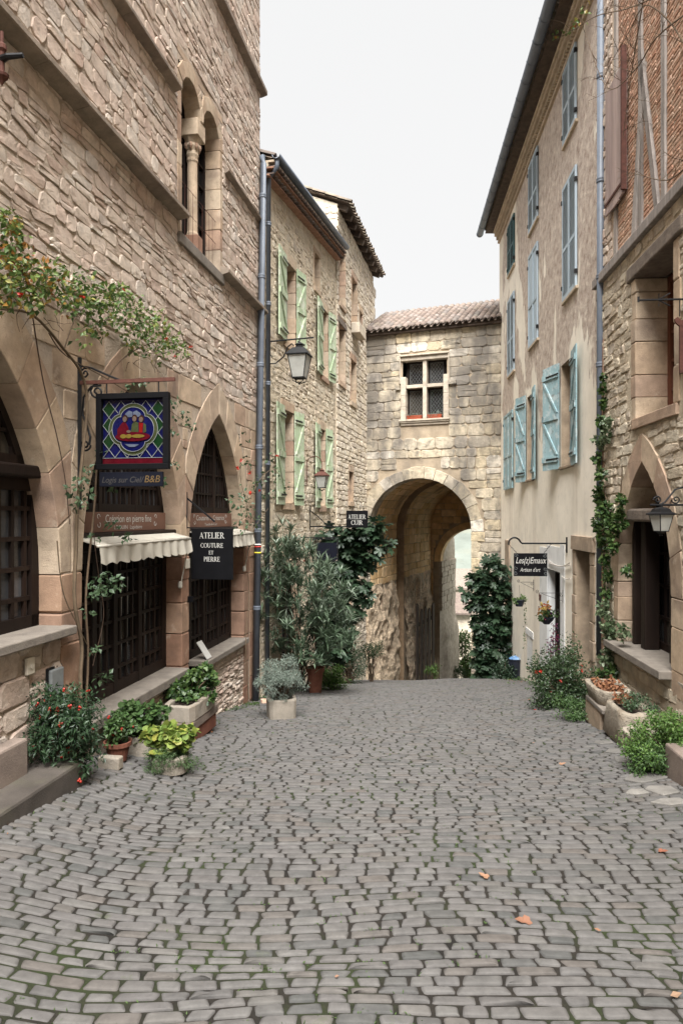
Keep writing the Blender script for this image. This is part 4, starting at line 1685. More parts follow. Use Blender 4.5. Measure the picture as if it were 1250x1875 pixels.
def annulus(D, uc, r0, zs0, r1, zs1, mat, name, n=22, zb=-9):
    m = MB()
    prev = None
    for k in range(n + 3):
        pts = []
        for r, zs in ((r0, zs0), (r1, zs1)):
            if k == 0:
                uu, zz = uc - r, zb
            elif k == n + 2:
                uu, zz = uc + r, zb
            else:
                a = math.pi * (k - 1) / n
                uu, zz = uc - r * math.cos(a), zs + r * math.sin(a)
            pts.append(m.vert(WG.p(uu, zz, -D)))
        if prev:
            m.face(prev[0], pts[0], pts[1], prev[1])
        prev = pts
    return build(m, name, mat, GT)


guc = (GL + GR) / 2
WP = Wall(WG.p(GL, 0, 0).x, WG.p(GL, 0, 0).y, -WG.n.x, -WG.n.y, 1)
Dg0, Dg1 = WP.px(731, 1100)[0], WP.px(743, 1100)[0]
Df = WP.px(792, 1100)[0]
ra, rb_, rc_ = gr + .10, gr + .36, gr + .06
passage_ring(.5, Dg0, guc, ra + .03, gzs, M['mortar_g'], "vault_lining")
annulus(Dg0, guc, ra + .03, gzs, rb_, gzs + .1, M['groove'], "groove_edge")
passage_ring(Dg0, Dg1, guc, rb_, gzs + .1, M['groove'], "portcullis_groove")
annulus(Dg1, guc, rb_, gzs + .1, rc_ + .03, gzs, M['groove'], "groove_edge")
passage_ring(Dg1, Df, guc, rc_ + .03, gzs, M['mortar_g'], "vault_lining")


class Vault:
    def __init__(s, r, D0):
        s.r, s.D0 = r, D0

    def p(s, u, z, d=0.0):
        r = s.r - d
        a = z / s.r
        return WG.p(guc - r * math.cos(a), gzs + r * math.sin(a), -u)


for r, D0, D1 in ((ra, .6, Dg0 - .01), (rc_, Dg1 + .01, Df - .01)):
    V = Vault(r + .03, 0)
    st = rubble(D0, D1, 0, math.pi * (r + .03) * .98, (.22, .34), (.35, .8), rg, [], 0, .016, .006, .01, .14, 2, .05, (.014, .034), d0=-.01)
    pieces("vault_block", "vault_blocks", V, st, M['vault'], GT, rg, 120, .008, .005)
    WPs = Wall(WG.p(guc - r, 0, 0).x, WG.p(guc - r, 0, 0).y, -WG.n.x, -WG.n.y, 1)
    zlo = zr(-1.95)
    st = rubble(D0, D1, zlo, gzs, (.24, .42), (.3, .8), rg, [], 0, .018, .008, .014, .14, 2, .08, (-.02, .012), d0=-.05)
    pieces("passage_stone", "passage_stones", WPs, st, M['vault'], GT, rg, 120, .01, .008)
    # living rock below the masonry
    m = MB()
    nu, nz = 44, 44
    gi = []
    for j in range(nz + 1):
        z = zr(-5.8) + (zlo + .05 - zr(-5.8)) * j / nz
        row = []
        for i in range(nu + 1):
            u = D0 - .55 * (D0 < 1) + (D1 - D0 + .55 * (D0 < 1)) * i / nu
            bulge = .16 * (1 - j / nz) + .12 * noise.noise(Vector((u * 1.6, z * 1.6, 4))) + .08 * noise.noise(Vector((u * 4, z * 4, 9))) + .05 * noise.noise(Vector((u * 9, z * 9, 2)))
            if j == nz:
                bulge = 0
            row.append(m.vert(WPs.p(u, z, bulge)))
        gi.append(row)
    for j in range(nz):
        for i in range(nu):
            m.face(gi[j][i], gi[j][i + 1], gi[j + 1][i + 1], gi[j + 1][i])
    build(m, "rock_base", M['rock'], GT, smooth=False)
# rock toe on the street side, left of the arch
m = MB()
gi = []
for j in range(25):
    z = zr(-5.8) + (zr(-2.0) - zr(-5.8)) * j / 24
    row = []
    for i in range(17):
        u = -.4 + (GL + .45) * i / 16
        b = .24 * (1 - j / 24) + .12 * noise.noise(Vector((u * 1.7, z * 1.7, 7))) + .05 * noise.noise(Vector((u * 5, z * 5, 2)))
        row.append(m.vert(WG.p(u, z, b if j < 24 else -.03)))
    gi.append(row)
for j in range(24):
    for i in range(16):
        m.face(gi[j][i], gi[j][i + 1], gi[j + 1][i + 1], gi[j + 1][i])
build(m, "rock_base", M['rock'], GT)
# far arch
WF = Wall(WG.p(0, 0, -Df).x, WG.p(0, 0, -Df).y, WG.t.x, WG.t.y, 1)
f0 = WF.px(806, 1100)[0]
fr_ = 1.19 * S
fcr = WF.px(850, 968)[1]
FA = Rarch(f0, f0 + 2 * fr_, -9, fcr - fr_)
backing(WF, guc - rb_ - .5, guc + rb_ + 1.2, -9, gtop, [FA], .05, -.03, M['mortar_g'], GT, "far_wall")
st = rubble(guc - rc_ - .1, guc + rc_ + .3, -6, gtop, (.24, .38), (.3, .7), rg, [FA], .34, .01, .006, .01, .12, 2, .08, (-.01, .01), d0=-.04)
pieces("far_stone", "far_stones", WF, st, M['vault'], GT, rg, 60, .01, .008)
vv = [(soft(q, rg, .05, .004), -.5, .012, rg.random()) for q in FA.voussoirs(.34, 13, rg)]
pieces("far_voussoir", "far_voussoirs", WF, vv, M['vault'], GT, rg, 20, .01, .004, minpx=4)
# far-arch jamb running out; outside light put into its stone colour
WJ = Wall(WF.p(f0, 0, 0).x, WF.p(f0, 0, 0).y, -WG.n.x, -WG.n.y, 1)
Jd = WJ.px(832, 1100)[0]
m = MB()
gi = []
for j in range(41):
    z = -9 + (fcr + 1.2 + 9) * j / 40
    row = []
    for i in range(15):
        u = .0 + Jd * i / 14
        b = -.03 + (.10 * noise.noise(Vector((u * 2, z * 2, 11))) + .25 * sm(zr(-3.2), zr(-4.6), z)) * sm(.2, .8, u)
        row.append(m.vert(WJ.p(u, z, b)))
    row.append(m.vert(WJ.p(Jd + .3, z, -1.2)))
    gi.append(row)
for j in range(40):
    for i in range(15):
        m.face(gi[j][i], gi[j][i + 1], gi[j + 1][i + 1], gi[j + 1][i])
build(m, "far_buttress", M['white'], GT)
st = rubble(.02, Jd, zr(-3.4), FA.zs, (.2, .34), (.28, .6), rg, [], 0, .01, .008, .012, .15, 2, .1, (.04, .09), d0=-.1)
pieces("buttress_stone", "buttress_stones", WJ, st, M['white'], GT, rg, 60, .012, .012)
# far side of the passage mouth and tower top
m = MB()
m.poly([WG.p(-.3, -7, 0), WG.p(-.3, -7, -Df - .4), WG.p(-.3, gtop, -Df - .4), WG.p(-.3, gtop, 0)])
m.poly([WG.p(gu1 + .3, -7, 0), WG.p(gu1 + .3, -7, -Df - .4), WG.p(gu1 + .3, gtop, -Df - .4), WG.p(gu1 + .3, gtop, 0)])
m.poly([WG.p(-.3, gtop, -.02), WG.p(gu1 + .3, gtop, -.02), WG.p(gu1 + .3, gtop, -Df - .4), WG.p(-.3, gtop, -Df - .4)])
m.poly([WF.p(-.6, -9, -.4), WF.p(f0 - .02, -9, -.4), WF.p(f0 - .02, gtop, -.4), WF.p(-.6, gtop, -.4)])
m.poly([WF.p(FA.u1, -9, -.4), WF.p(gu1 + .6, -9, -.4), WF.p(gu1 + .6, gtop, -.4), WF.p(FA.u1, gtop, -.4)])
m.poly([WF.p(f0 - .02, fcr + .05, -.4), WF.p(FA.u1, fcr + .05, -.4), WF.p(FA.u1, gtop, -.4), WF.p(f0 - .02, gtop, -.4)])
build(m, "tower_body", M['mortar_g'], GT)
# eave and tiles
tile_roof(WG, GT, -.1, gu1 + .05, gtop + .03, .22, math.radians(27), 8, TILES, rg, pitchu=.205)
m = MB()
m.prism([WG.p(-.1, gtop - .035, -.2), WG.p(-.1, gtop - .035, .15), WG.p(-.1, gtop + .085, .15), WG.p(-.1, gtop + .26, -.2)], WG.t * (gu1 + .15), .4)
build(m, "eave_board", M['oak'], GT, bevel=.01)
# cross window
fs = []
mu, mz = (GWn.u0 + GWn.u1) / 2, GWn.z0 + (GWn.z1 - GWn.z0) * .56
D_ = -.22
def fr_block(u0, u1, z0, z1, d0, d1, name, mat='white', bev=.012):
    m = MB()
    m.wbox(WG, u0, u1, z0, z1, d0, d1, rg.random())
    return build(m, name, M[mat], cw, bevel=bev)
m = MB()
m.wbox(WG, GWn.u0 - .05, GWn.u1 + .05, GWn.z0 - .05, GWn.z1 + .05, -.36, -.30, 0)
cw = build(m, "cross_window", M['wood_dark'], GT)
for a, b in ((GWn.u0 - FT, GWn.u0 + .03), (GWn.u1 - .03, GWn.u1 + FT)):
    z = GWn.z0 - .02
    for h in (.42, .38, .6):
        zt = min(z + h, GWn.z1)
        if zt > z + .02:
            fr_block(a, b, z + .002, zt - .002, D_ - .06, .03, "jamb")
        z = zt
fr_block(GWn.u0 - FT, GWn.u1 + FT, GWn.z1, GWn.z1 + FT, D_ - .06, .03, "lintel")
fr_block(GWn.u0 - FT - .03, GWn.u1 + FT + .03, GWn.z1 + FT, GWn.z1 + FT + .05, -.05, .09, "hood_mould")
fr_block(GWn.u0 - FT - .03, GWn.u0 - FT, mz + .1, GWn.z1 + FT, -.05, .08, "hood_mould")
fr_block(GWn.u1 + FT, GWn.u1 + FT + .03, mz + .1, GWn.z1 + FT, -.05, .08, "hood_mould")
fr_block(GWn.u1 + FT, GWn.u1 + FT + .26, mz - .03, mz + .1, -.05, .09, "hood_stop", 'gate')
fr_block(GWn.u0 - FT - .16, GWn.u0 - FT, mz - .10, mz - .04, -.05, .08, "hood_stop", 'gate')
fr_block(mu - .065, mu + .065, GWn.z0, GWn.z1, D_ - .06, -.02, "mullion")
fr_block(GWn.u0 + .03, mu - .065, mz - .055, mz + .055, D_ - .06, -.03, "transom")
fr_block(mu + .065, GWn.u1 - .03, mz - .055, mz + .055, D_ - .06, -.03, "transom")
for k, (h, dd) in enumerate(((.06, .10), (.05, .07), (.08, .03))):
    z = GWn.z0 - .02 - (0, .06, .11)[k]
    fr_block(GWn.u0 - FT - .04 + .02 * k, GWn.u1 + FT + .04 - .02 * k, z - h, z, -.1, dd, "sill")
for a, b in ((GWn.u0 + .03, mu - .065), (mu + .065, GWn.u1 - .03)):
    for z0_, z1_ in ((GWn.z0, mz - .055), (mz + .055, GWn.z1)):
        m = MB()
        t = .05
        for q in ((a, a + t, z0_, z1_), (b - t, b, z0_, z1_), (a + t, b - t, z0_, z0_ + t), (a + t, b - t, z1_ - t, z1_)):
            m.wbox(WG, q[0], q[1], q[2], q[3], D_ - .05, D_, .3)
        build(m, "casement", M['wood_dark'], cw)
        m = MB()
        m.wbox(WG, a + t, b - t, z0_ + t, z1_ - t, D_ - .045, D_ - .04, rg.random())
        build(m, "pane", M['pane'], cw)
        m = MB()   # leading: thin border and diamond cames
        e = .02
        ua, ub, za, zb = a + t + e, b - t - e, z0_ + t + e, z1_ - t - e
        for q in ((ua, ub, za, za + .006), (ua, ub, zb - .006, zb), (ua, ua + .006, za, zb), (ub - .006, ub, za, zb)):
            m.wbox(WG, q[0], q[1], q[2], q[3], D_ - .04, D_ - .034, 0)
        w, hh = ub - ua, zb - za
        n = 6
        pitch_ = w / 4
        for sgn in (1, -1):
            k = -40
            while k < 40:
                # line u = ua + s, z = za + 1.35*sgn*(s) + k*pitch*1.35
                pts = []
                for i in range(25):
                    s_ = w * i / 24
                    zz = za + 1.35 * sgn * s_ + k * pitch_ * 1.35
                    if za <= zz <= zb:
                        pts.append((ua + s_, zz))
                if len(pts) > 1:
                    m.bar(WG.p(pts[0][0], pts[0][1], D_ - .037), WG.p(pts[-1][0], pts[-1][1], D_ - .037), .005, .004)
                k += 1
        build(m, "leading", M['grey_metal'], cw)

# ------------------------------------------------------------------ cream rendered house
CH = thing("cream_rendered_house", "tall cream house with peeling render and blue shutters on the right", "house", WR.p(WR.uy(13), -2.5))
rc = random.Random(61)
uR = WR.uy
c0_, c1_, ctop = uR(8.87), uR(17.35), zr(7.28)
lv = [Rect(uR(9.93), uR(10.72), zr(3.33), zr(5.08)), Rect(uR(12.62), uR(13.45), zr(3.27), zr(5.05)), Rect(uR(15.1), uR(15.95), zr(3.22), zr(4.95)),
      Rect(uR(9.95), uR(10.70), zr(5.74), zr(6.88)), Rect(uR(12.62), uR(13.45), zr(5.50), zr(6.80)), Rect(uR(15.1), uR(15.95), zr(5.55), zr(6.66))]
ow = [Rect(uR(10.18), uR(10.92), zr(.78), zr(2.38)), Rect(uR(13.08), uR(13.72), zr(.72), zr(2.36))]
cl = Rect(uR(15.2), uR(16.4), zr(.62), zr(2.36))
dr_shop = Rect(uR(10.95), uR(11.9), -3.2, zr(-.90))
dr_near = Rect(uR(9.25), uR(9.98), -2.7, zr(-.49))
sw = Rect(uR(13.2), uR(13.75), zr(-2.95), zr(-2.35))
holes = ow + [dr_shop, dr_near, sw]
mbk = backing(WR, c0_, c1_, -6, ctop, holes, 0.0, 0.0, M['render'], CH, "wall")
shell(WR, c0_, c1_, -6, ctop, 5, 0, M['render'], CH)
for h in holes:                       # reveals
    m = MB()
    for a, b in (((h.u0, h.z0), (h.u0, h.z1)), ((h.u0, h.z1), (h.u1, h.z1)), ((h.u1, h.z1), (h.u1, h.z0)), ((h.u1, h.z0), (h.u0, h.z0))):
        m.poly([WR.p(a[0], a[1], 0), WR.p(b[0], b[1], 0), WR.p(b[0], b[1], -.24), WR.p(a[0], a[1], -.24)])
    build(m, "reveal", M['whitewash'] if h is dr_shop else M['buff'], CH)
for h in ow:
    m = MB(); m.wbox(WR, h.u0 - .03, h.u1 + .03, h.z0 - .03, h.z1 + .03, -.30, -.24, 0)
    wp = build(m, "window", M['wood_dark'], CH)
    lattice(WR, wp, h.u0, h.u1, h.z0, h.z1, -.2, 2, 4, .03, M['wood_grey'], M['pane'], rc, frame=.06)
    slab(WR, h.u0 - .06, h.u1 + .06, h.z0 - .06, h.z0 - .002, -.2, .05, M['buff'], CH)
shutter(WR, CH, ow[0].u0 - .02, ow[0].z0 - .04, ow[0].z1 + .06, .62, -1, 6, M['teal'], rc)
shutter(WR, CH, ow[0].u1 + .02, ow[0].z0 - .04, ow[0].z1 + .06, .62, 1, 17, M['teal'], rc)
shutter(WR, CH, ow[1].u0 - .02, ow[1].z0 - .04, ow[1].z1 + .06, .58, -1, 5, M['teal'], rc)
shutter(WR, CH, ow[1].u1 + .02, ow[1].z0 - .04, ow[1].z1 + .06, .56, 1, 15, M['teal'], rc)
louvre(WR, CH, cl.u0, cl.u1, cl.z0, cl.z1, M['teal'], rc, .03, solid=True)
for k, h in enumerate(lv):
    louvre(WR, CH, h.u0, h.u1, h.z0, h.z1, M['dkteal'] if k == 5 else M['blue'], rc, .012, solid=(k == 1))
    slab(WR, h.u0 - .05, h.u1 + .05, h.z0 - .06, h.z0 - .004, -.02, .05, M['cornice'], CH, bev=.006)
# moulded cornice with dentils
for z0_, z1_, dd in ((-.52, -.44, .06), (-.30, -.20, .16), (-.20, -.14, .20)):
    m = MB(); m.wbox(WR, c0_, c1_, ctop + z0_, ctop + z1_, -.02, dd, rc.random())
    build(m, "cornice_band", M['cornice'], CH, bevel=.01)
u = c0_ + .03
dm = MB(); dm.wbox(WR, 0, .05, 0, .12, 0, .11, .3)
base_ = WR.p(0, 0, 0)
dmesh = mesh_of(dm, "dentil", M['cornice'], base_, False)
while u < c1_ - .06:
    q = WR.t * u
    place(dmesh, "dentil", CH, Matrix.Translation(base_ + q + Vector((0, 0, ctop - .43))))
    u += .105
m = MB(); m.wbox(WR, c0_ - .01, c1_ + .01, ctop - .44, ctop - .30, -.02, .03, .5)
build(m, "cornice_bed", M['cornice'], CH)
# rafter boards, tile ends, gutter
m = MB(); m.prism([WR.p(c0_, ctop - .14, -.1), WR.p(c0_, ctop - .12, .42), WR.p(c0_, ctop - .08, .42), WR.p(c0_, ctop + .1, -.1)], WR.t * (c1_ - c0_ + .15), .3)
build(m, "eave_boards", M['oak'], CH)
n_ = int((c1_ - c0_) / .19)
for k in range(n_ + 1):
    u = c0_ + .1 + k * .19
    p = WR.p(u, ctop - .09, .25)
    ax, az = WR.n, Vector((0, 0, 1))
    ay = az.cross(ax)
    Mx = Matrix(((ax.x * .5, ay.x, az.x, p.x), (ax.y * .5, ay.y, az.y, p.y), (ax.z, ay.z, az.z, p.z), (0, 0, 0, 1)))
    place(OTILES[rc.randrange(4)], "eave_tile", CH, Mx)
tile_roof(WR, CH, c0_ - .1, c1_ + .1, ctop + .03, .48, math.radians(18), 4, OTILES, rc)


def gutter(W, parent, u0, u1, z, d, r, name="gutter"):
    m = MB()
    n = 10
    ring = []
    for u in (u0, u1):
        ring.append([m.vert(W.p(u, z - r * math.sin(math.pi * k / n), d - r * math.cos(math.pi * k / n))) for k in range(n + 1)])
    for k in range(n):
        m.face(ring[0][k], ring[0][k + 1], ring[1][k + 1], ring[1][k])
    m.face(*ring[0]); m.face(*ring[1])
    o = build(m, name, M['zinc'], parent, smooth=False)
    sd = o.modifiers.new("solid", 'SOLIDIFY'); sd.thickness = .006
    u = u0 + .3
    m = MB()
    while u < u1:
        prev = None
        for k in range(n + 1):
            a = WR.p(u, 0, 0)
            q = W.p(u, z - (r + .006) * math.sin(math.pi * k / n), d - (r + .006) * math.cos(math.pi * k / n))
            if prev is not None:
                m.bar(prev, q, .03, .006)
            prev = q
        u += .6
    build(m, "gutter_brackets", M['zinc'], o)


gutter(WR, CH, c0_ - .1, c1_ + .45, ctop - .02, .56, .105)
# shop doorway: whitewashed surround, dark door; near door: stone frame
m = MB()
for a, b, z0_, z1_ in ((dr_shop.u0 - .35, dr_shop.u0, -3.3, zr(-.45)), (dr_shop.u1, dr_shop.u1 + .75, -3.6, zr(-.55)), (dr_shop.u0, dr_shop.u1, dr_shop.z1, zr(-.50))):
    m.wbox(WR, a, b, z0_, z1_, -.02, .012, 0)
build(m, "whitewashed_surround", M['whitewash'], CH)
m = MB(); m.wbox(WR, sw.u0 - .12, sw.u1 + .12, sw.z0 - .5, sw.z1 + .14, -.03, -.004, 0)
m.wbox(WR, sw.u0 - .12, sw.u1 + .12, sw.z1 + .002, sw.z1 + .16, -.02, .014, 0)
build(m, "window_surround", M['whitewash'], CH)
m = MB(); m.wbox(WR, sw.u0, sw.u1, sw.z0, sw.z1, -.18, -.14, .5)
build(m, "cellar_window", M['pane'], CH)
m = MB(); m.wbox(WR, dr_shop.u0 - .02, dr_shop.u1 + .02, dr_shop.z0, dr_shop.z1 + .02, -.30, -.235, .3)
dd_ = build(m, "shop_door", M['wood_dark'], CH)
lattice(WR, dd_, dr_shop.u0, dr_shop.u1, -2.6, dr_shop.z1, -.20, 4, 4, .04, M['wood_dark'], M['pane'], rc, posts=(2,), frame=.09)
m = MB(); m.wbox(WR, dr_near.u0 - .02, dr_near.u1 + .02, dr_near.z0, dr_near.z1 + .02, -.30, -.235, .3)
dn_ = build(m, "panelled_door", M['oak'], CH)
for zz in (-1.55, -1.05, -.45):
    m = MB(); m.wbox(WR, dr_near.u0 + .08, dr_near.u1 - .08, zz, zz + .42, -.235, -.20, .5)
    build(m, "door_panel", M['wood_mauve'], dn_, bevel=.02)
m = MB(); m.wbox(WR, dr_near.u0 + .05, dr_near.u1 - .05, zr(-1.05), zr(-.53), -.23, -.215, .9)
build(m, "fanlight", M['pane'], dn_)
sur = rect_surround(dr_near, .26, rc, -.03, .26, sill=False, out=.03)
sur = [(q, d0, d1 + .02, r) for q, d0, d1, r in sur]
pieces("door_stone", "door_stones", WR, sur, M['buff'], CH, rc, 30, .008, .003, minpx=2)
# pilaster at the gate end
sur = jamb_stones(uR(15.7), uR(16.25), -4.4, zr(-.55), (.5, .8), rc, -.02, .05, 0)
pieces("pilaster_stone", "pilaster_stones", WR, sur, M['buff'], CH, rc, 20, .008, .003, minpx=2)

# ------------------------------------------------------------------ near right house: stone below, brick and timber above
BH = thing("brick_and_timber_house", "near right house with rubble ground floor and red brick timber framing above", "house", WR.p(WR.uy(7), -1.0))
rb = random.Random(71)
b0_, b1_, btop = uR(-9), uR(8.86), zr(9.0)
ZB = zr(3.0)
bw_ = Rect(uR(6.38), uR(7.376), zr(1.04), zr(2.55))
RA = Parch(uR(6.43), uR(7.96), zr(-1.45), zr(-.76))
bup = Rect(uR(7.72), uR(8.27), zr(3.68), zr(5.0))
DB = .06
WB = Off(WR, DB)
backing(WR, b0_, b1_, -3, ZB, [bw_, RA], .05, DB - .004, M['mortar_m'], BH)
shell(WR, b0_, b1_, -4, btop, 5, DB - .03, M['mortar_l'], BH)
backing(WR, b0_, b1_, ZB, btop, [], 0, DB - .02, M['brickmortar'], BH, "brick_wall_core")
q0 = uR(5.2)
hl = type('H', (), {'span': lambda s, z, g=0: RA.span(z, .34) if z > RA.zs else RA.span(z, .22)})()
st = rubble(q0, b1_, -1.9, zr(-1.5), (.14, .26), (.2, .45), rb, [], 0, .012, .006, .015, .18, 2, .1, (-.004, .02))
st += rubble(q0, b1_, zr(-1.5), ZB - .12, (.10, .20), (.14, .40), rb, [bw_, hl], .0, .018, .010, .025, .26, 2, .2, (-.002, .018))
st = [s for s in st if not (bw_.u0 - .2 < sum(p[0] for p in s[0]) / len(s[0]) < bw_.u1 + .2 and bw_.z0 - .15 < sum(p[1] for p in s[0]) / len(s[0]) < bw_.z1 + .25)]
pieces("stone", "small_stones", WB, st, M['rub_m'], BH, rb, 300, .010, .009)
sur = rect_surround(bw_, .2, rb, -.45, .2)
sur = [s for i, s in enumerate(sur) if max(p[1] for p in s[0]) < bw_.z1 + .05]
vv = [(soft(shrink(q, .985), rb, .05, .004), -.4, .012 + rb.uniform(-.004, .006), .3 + .7 * rb.random()) for q in RA.voussoirs(.34, 4, rb)]
sur += vv
sur += jamb_stones(RA.u1, RA.u1 + .22, zr(-1.45), RA.zs, (.3, .5), rb, -.4, short=.1)
sur += jamb_stones(RA.u0, RA.u0 - .5, -1.6, RA.zs, (.3, .5), rb, -.4, short=.1)
pieces("dressed_block", "dressed_blocks", WB, sur, M['ashlar'], BH, rb, 60, .007, .003, minpx=4)
m = MB(); m.wbox(WB, bw_.u0 - .3, bw_.u1 + .28, bw_.z1 + .01, bw_.z1 + .2, -.4, .05, .3)
build(m, "lintel", M['lintel'], BH, bevel=.02)
m = MB(); m.wbox(WB, bw_.u0 - .05, bw_.u1 + .05, bw_.z0 - .05, bw_.z1 + .05, -.55, -.5, 0)
wp = build(m, "window", M['wood_dark'], BH)
lattice(WB, wp, bw_.u0, bw_.u1, bw_.z0, bw_.z1, -.44, 4, 5, .035, M['wood_win'], M['pane'], rb, posts=(2,), frame=.09)
# shop window under the arch
m = MB(); m.wbox(WB, RA.u0 - .05, RA.u1 + .05, RA.zb, RA.top() + .05, -.62, -.56, 0)
sp_ = build(m, "arch_shop_window", M['wood_dark'], BH)
m = MB(); m.wbox(WB, RA.u0 + .02, RA.u1 - .02, zr(-.06), zr(.08), -.36, -.02, .5)
build(m, "arch_beam", M['lintel'], BH, bevel=.03)
for u_, w_ in ((uR(7.52), .16), (uR(6.72), .19), (uR(7.82), .10)):
    m = MB(); m.wbox(WB, u_ - w_ / 2, u_ + w_ / 2, RA.zb, zr(-.06), -.34, -.14, rb.random())
    build(m, "post", M['wood_dark'], sp_, bevel=.015)
lattice(WB, sp_, RA.u0, RA.u1, RA.zb, zr(-.06), -.42, 6, 4, .04, M['wood_dark'], M['pane'], rb, frame=.1)
m = MB(); m.wbox(WB, RA.u0, RA.u1, zr(.08), RA.top(), -.5, -.46, .5)
build(m, "tympanum", M['wood_dark'], sp_)
slab(WB, RA.u0 - .02, RA.u1 + .22, zr(-1.53), zr(-1.45), -.5, .16, M['slab'], BH)
# timber frame
m = MB(); m.wbox(WB, q0, b1_, ZB - .12, ZB + .03, -.05, .07, .4)
build(m, "sill_beam", M['wood_grey'], BH, bevel=.015)
tims = []
for px_ in (1126, 1172, 1214, 1262):
    uu = WR.px(px_, 300, DB)[0]
    tims.append((uu, ZB, uu + rb.uniform(-.05, .05), zr(7.4)))
uu0, uu1 = WR.px(1204, 385, DB)[0], WR.px(1172, 100, DB)[0]
tims.append((uu0, ZB, uu1, zr(4.9)))
uu0, uu1 = WR.px(1160, 455, DB)[0], WR.px(1178, 190, DB)[0]
tims.append((uu0, ZB, uu1, zr(4.7)))
for i, (ua, za, ub, zb) in enumerate(tims):
    m = MB()
    w = .06
    nseg = 8
    for k in range(nseg):
        f0_, f1_ = k / nseg, (k + 1) / nseg
        a = (ua + (ub - ua) * f0_ + .012 * noise.noise(Vector((i * 3.3, k * .7, 0))), za + (zb - za) * f0_)
        b = (ua + (ub - ua) * f1_ + .012 * noise.noise(Vector((i * 3.3, (k + 1) * .7, 0))), za + (zb - za) * f1_)
        dd = .012 + .012 * (i > 3)
        m.hexa([WB.p(a[0] - w, a[1], -.03), WB.p(a[0] + w, a[1], -.03), WB.p(a[0] + w, a[1], dd), WB.p(a[0] - w, a[1], dd),
                WB.p(b[0] - w, b[1], -.03), WB.p(b[0] + w, b[1], -.03), WB.p(b[0] + w, b[1], dd), WB.p(b[0] - w, b[1], dd)], (i * .37) % 1)
    build(m, "timber", M['wood_grey'], BH)


class Tim:
    def __init__(s, t):
        s.t = t

    def span(s, z, g=0):
        ua, za, ub, zb = s.t
        if not za <= z <= zb:
            return None
        c = ua + (ub - ua) * (z - za) / (zb - za)
        return (c - .062, c + .062)


br_u1 = WR.px(1122, 300, DB)[0]
st = rubble(uR(5.6), br_u1 + .02, ZB + .04, zr(7.4), (.052, .062), (.19, .25), rb, [Tim(t) for t in tims] + [bup], .0, .020, .003, .012, .14, 2, .0, (-.014, -.006), d0=-.03)
pieces("brick", "bricks", WB, st, M['brick'], BH, rb, 300, .004, .002)
st = rubble(br_u1 + .10, b1_, ZB, zr(7.4), (.10, .2), (.14, .32), rb, [], 0, .016, .01, .02, .28, 2, .1, (-.01, .012))
pieces("corner_stone", "corner_stones", WB, st, M['rubble'], BH, rb, 80, .008, .008)
# old board shutter and its iron post
m = MB(); m.wbox(WB, bup.u0 - .02, bup.u1 + .02, bup.z0 - .02, bup.z1 + .02, -.05, .03, .4)
sh = build(m, "upper_shutter", M['wood_mauve'], BH)
nb = 5
w = (bup.u1 - bup.u0 + .1) / nb
for k in range(nb):
    m = MB()
    m.wbox(WB, bup.u0 - .05 + k * w + .003, bup.u0 - .05 + (k + 1) * w - .003, bup.z0 - .1 + rb.uniform(-.02, .02), bup.z1 + .1, .035, .062, rb.random())
    build(m, "board", M['wood_mauve'], sh)
m = MB(); m.wbox(WB, bup.u0 - .10, bup.u0 - .05, bup.z0 - .05, bup.z1 + .3, .02, .09, 0)
m.wbox(WB, bup.u0 - .06, bup.u1 + .05, bup.z0 + .05, bup.z0 + .09, .064, .075, 0)
build(m, "shutter_iron", M['rust'], sh)
# corner string: reddish dressed strip beside the downpipe
sur = jamb_stones(uR(8.62), uR(8.5), -1.4, zr(2.2), (.5, .9), rb, -.02, .022, .2)
pieces("corner_block", "corner_blocks", WB, sur, M['redstone'], BH, rb, 20, .008, .003, minpx=2)
# roof edge over the near house

def P3(px, py, Y):
    r = ray(px, py)
    return Vector((r.x * Y, Y, CZ + r.z * Y))


Y_ = lambda v: v * S

# ------------------------------------------------------------------ steps and kerbs
def skew(W, u0, u1, z0, z1, d0, d1, mat, label, cat, name, group=None, bev=.02, dz=0.0):
    m = MB()
    m.hexa([W.p(u0, z0, d0), W.p(u1, z0, d0), W.p(u1, z1 + dz, d0), W.p(u0, z1, d0), W.p(u0, z0, d1), W.p(u1, z0, d1), W.p(u1, z1 + dz, d1), W.p(u0, z1, d1)], .4)
    return tag(build(m, name, mat, bevel=bev), label, cat, group)


skew(WL, uL(2.6), uL(4.8), -1.1, zr(-1.67), .02, .35 * S, M['kerb'], "long dark stone step lying on the cobbles at lower left", "step", "stone_step", bev=.025)
skew(WL, uL(2.6), uL(4.50), -.8, zr(-1.44), .03, .13 * S, M['steppink'], "pinkish upper step stone against the left house base", "step", "stone_step")
p = gpx(205, 1408)
m = MB(); m.obox((p.x - .02, p.y + .02, p.z + .05), WL.n * .11, WL.t * .05, Vector((0, 0, .06)), .3)
tag(build(m, "broken_stone", M['troughstone'], bevel=.015), "small broken stone block between red berries and terracotta pot", "stone")


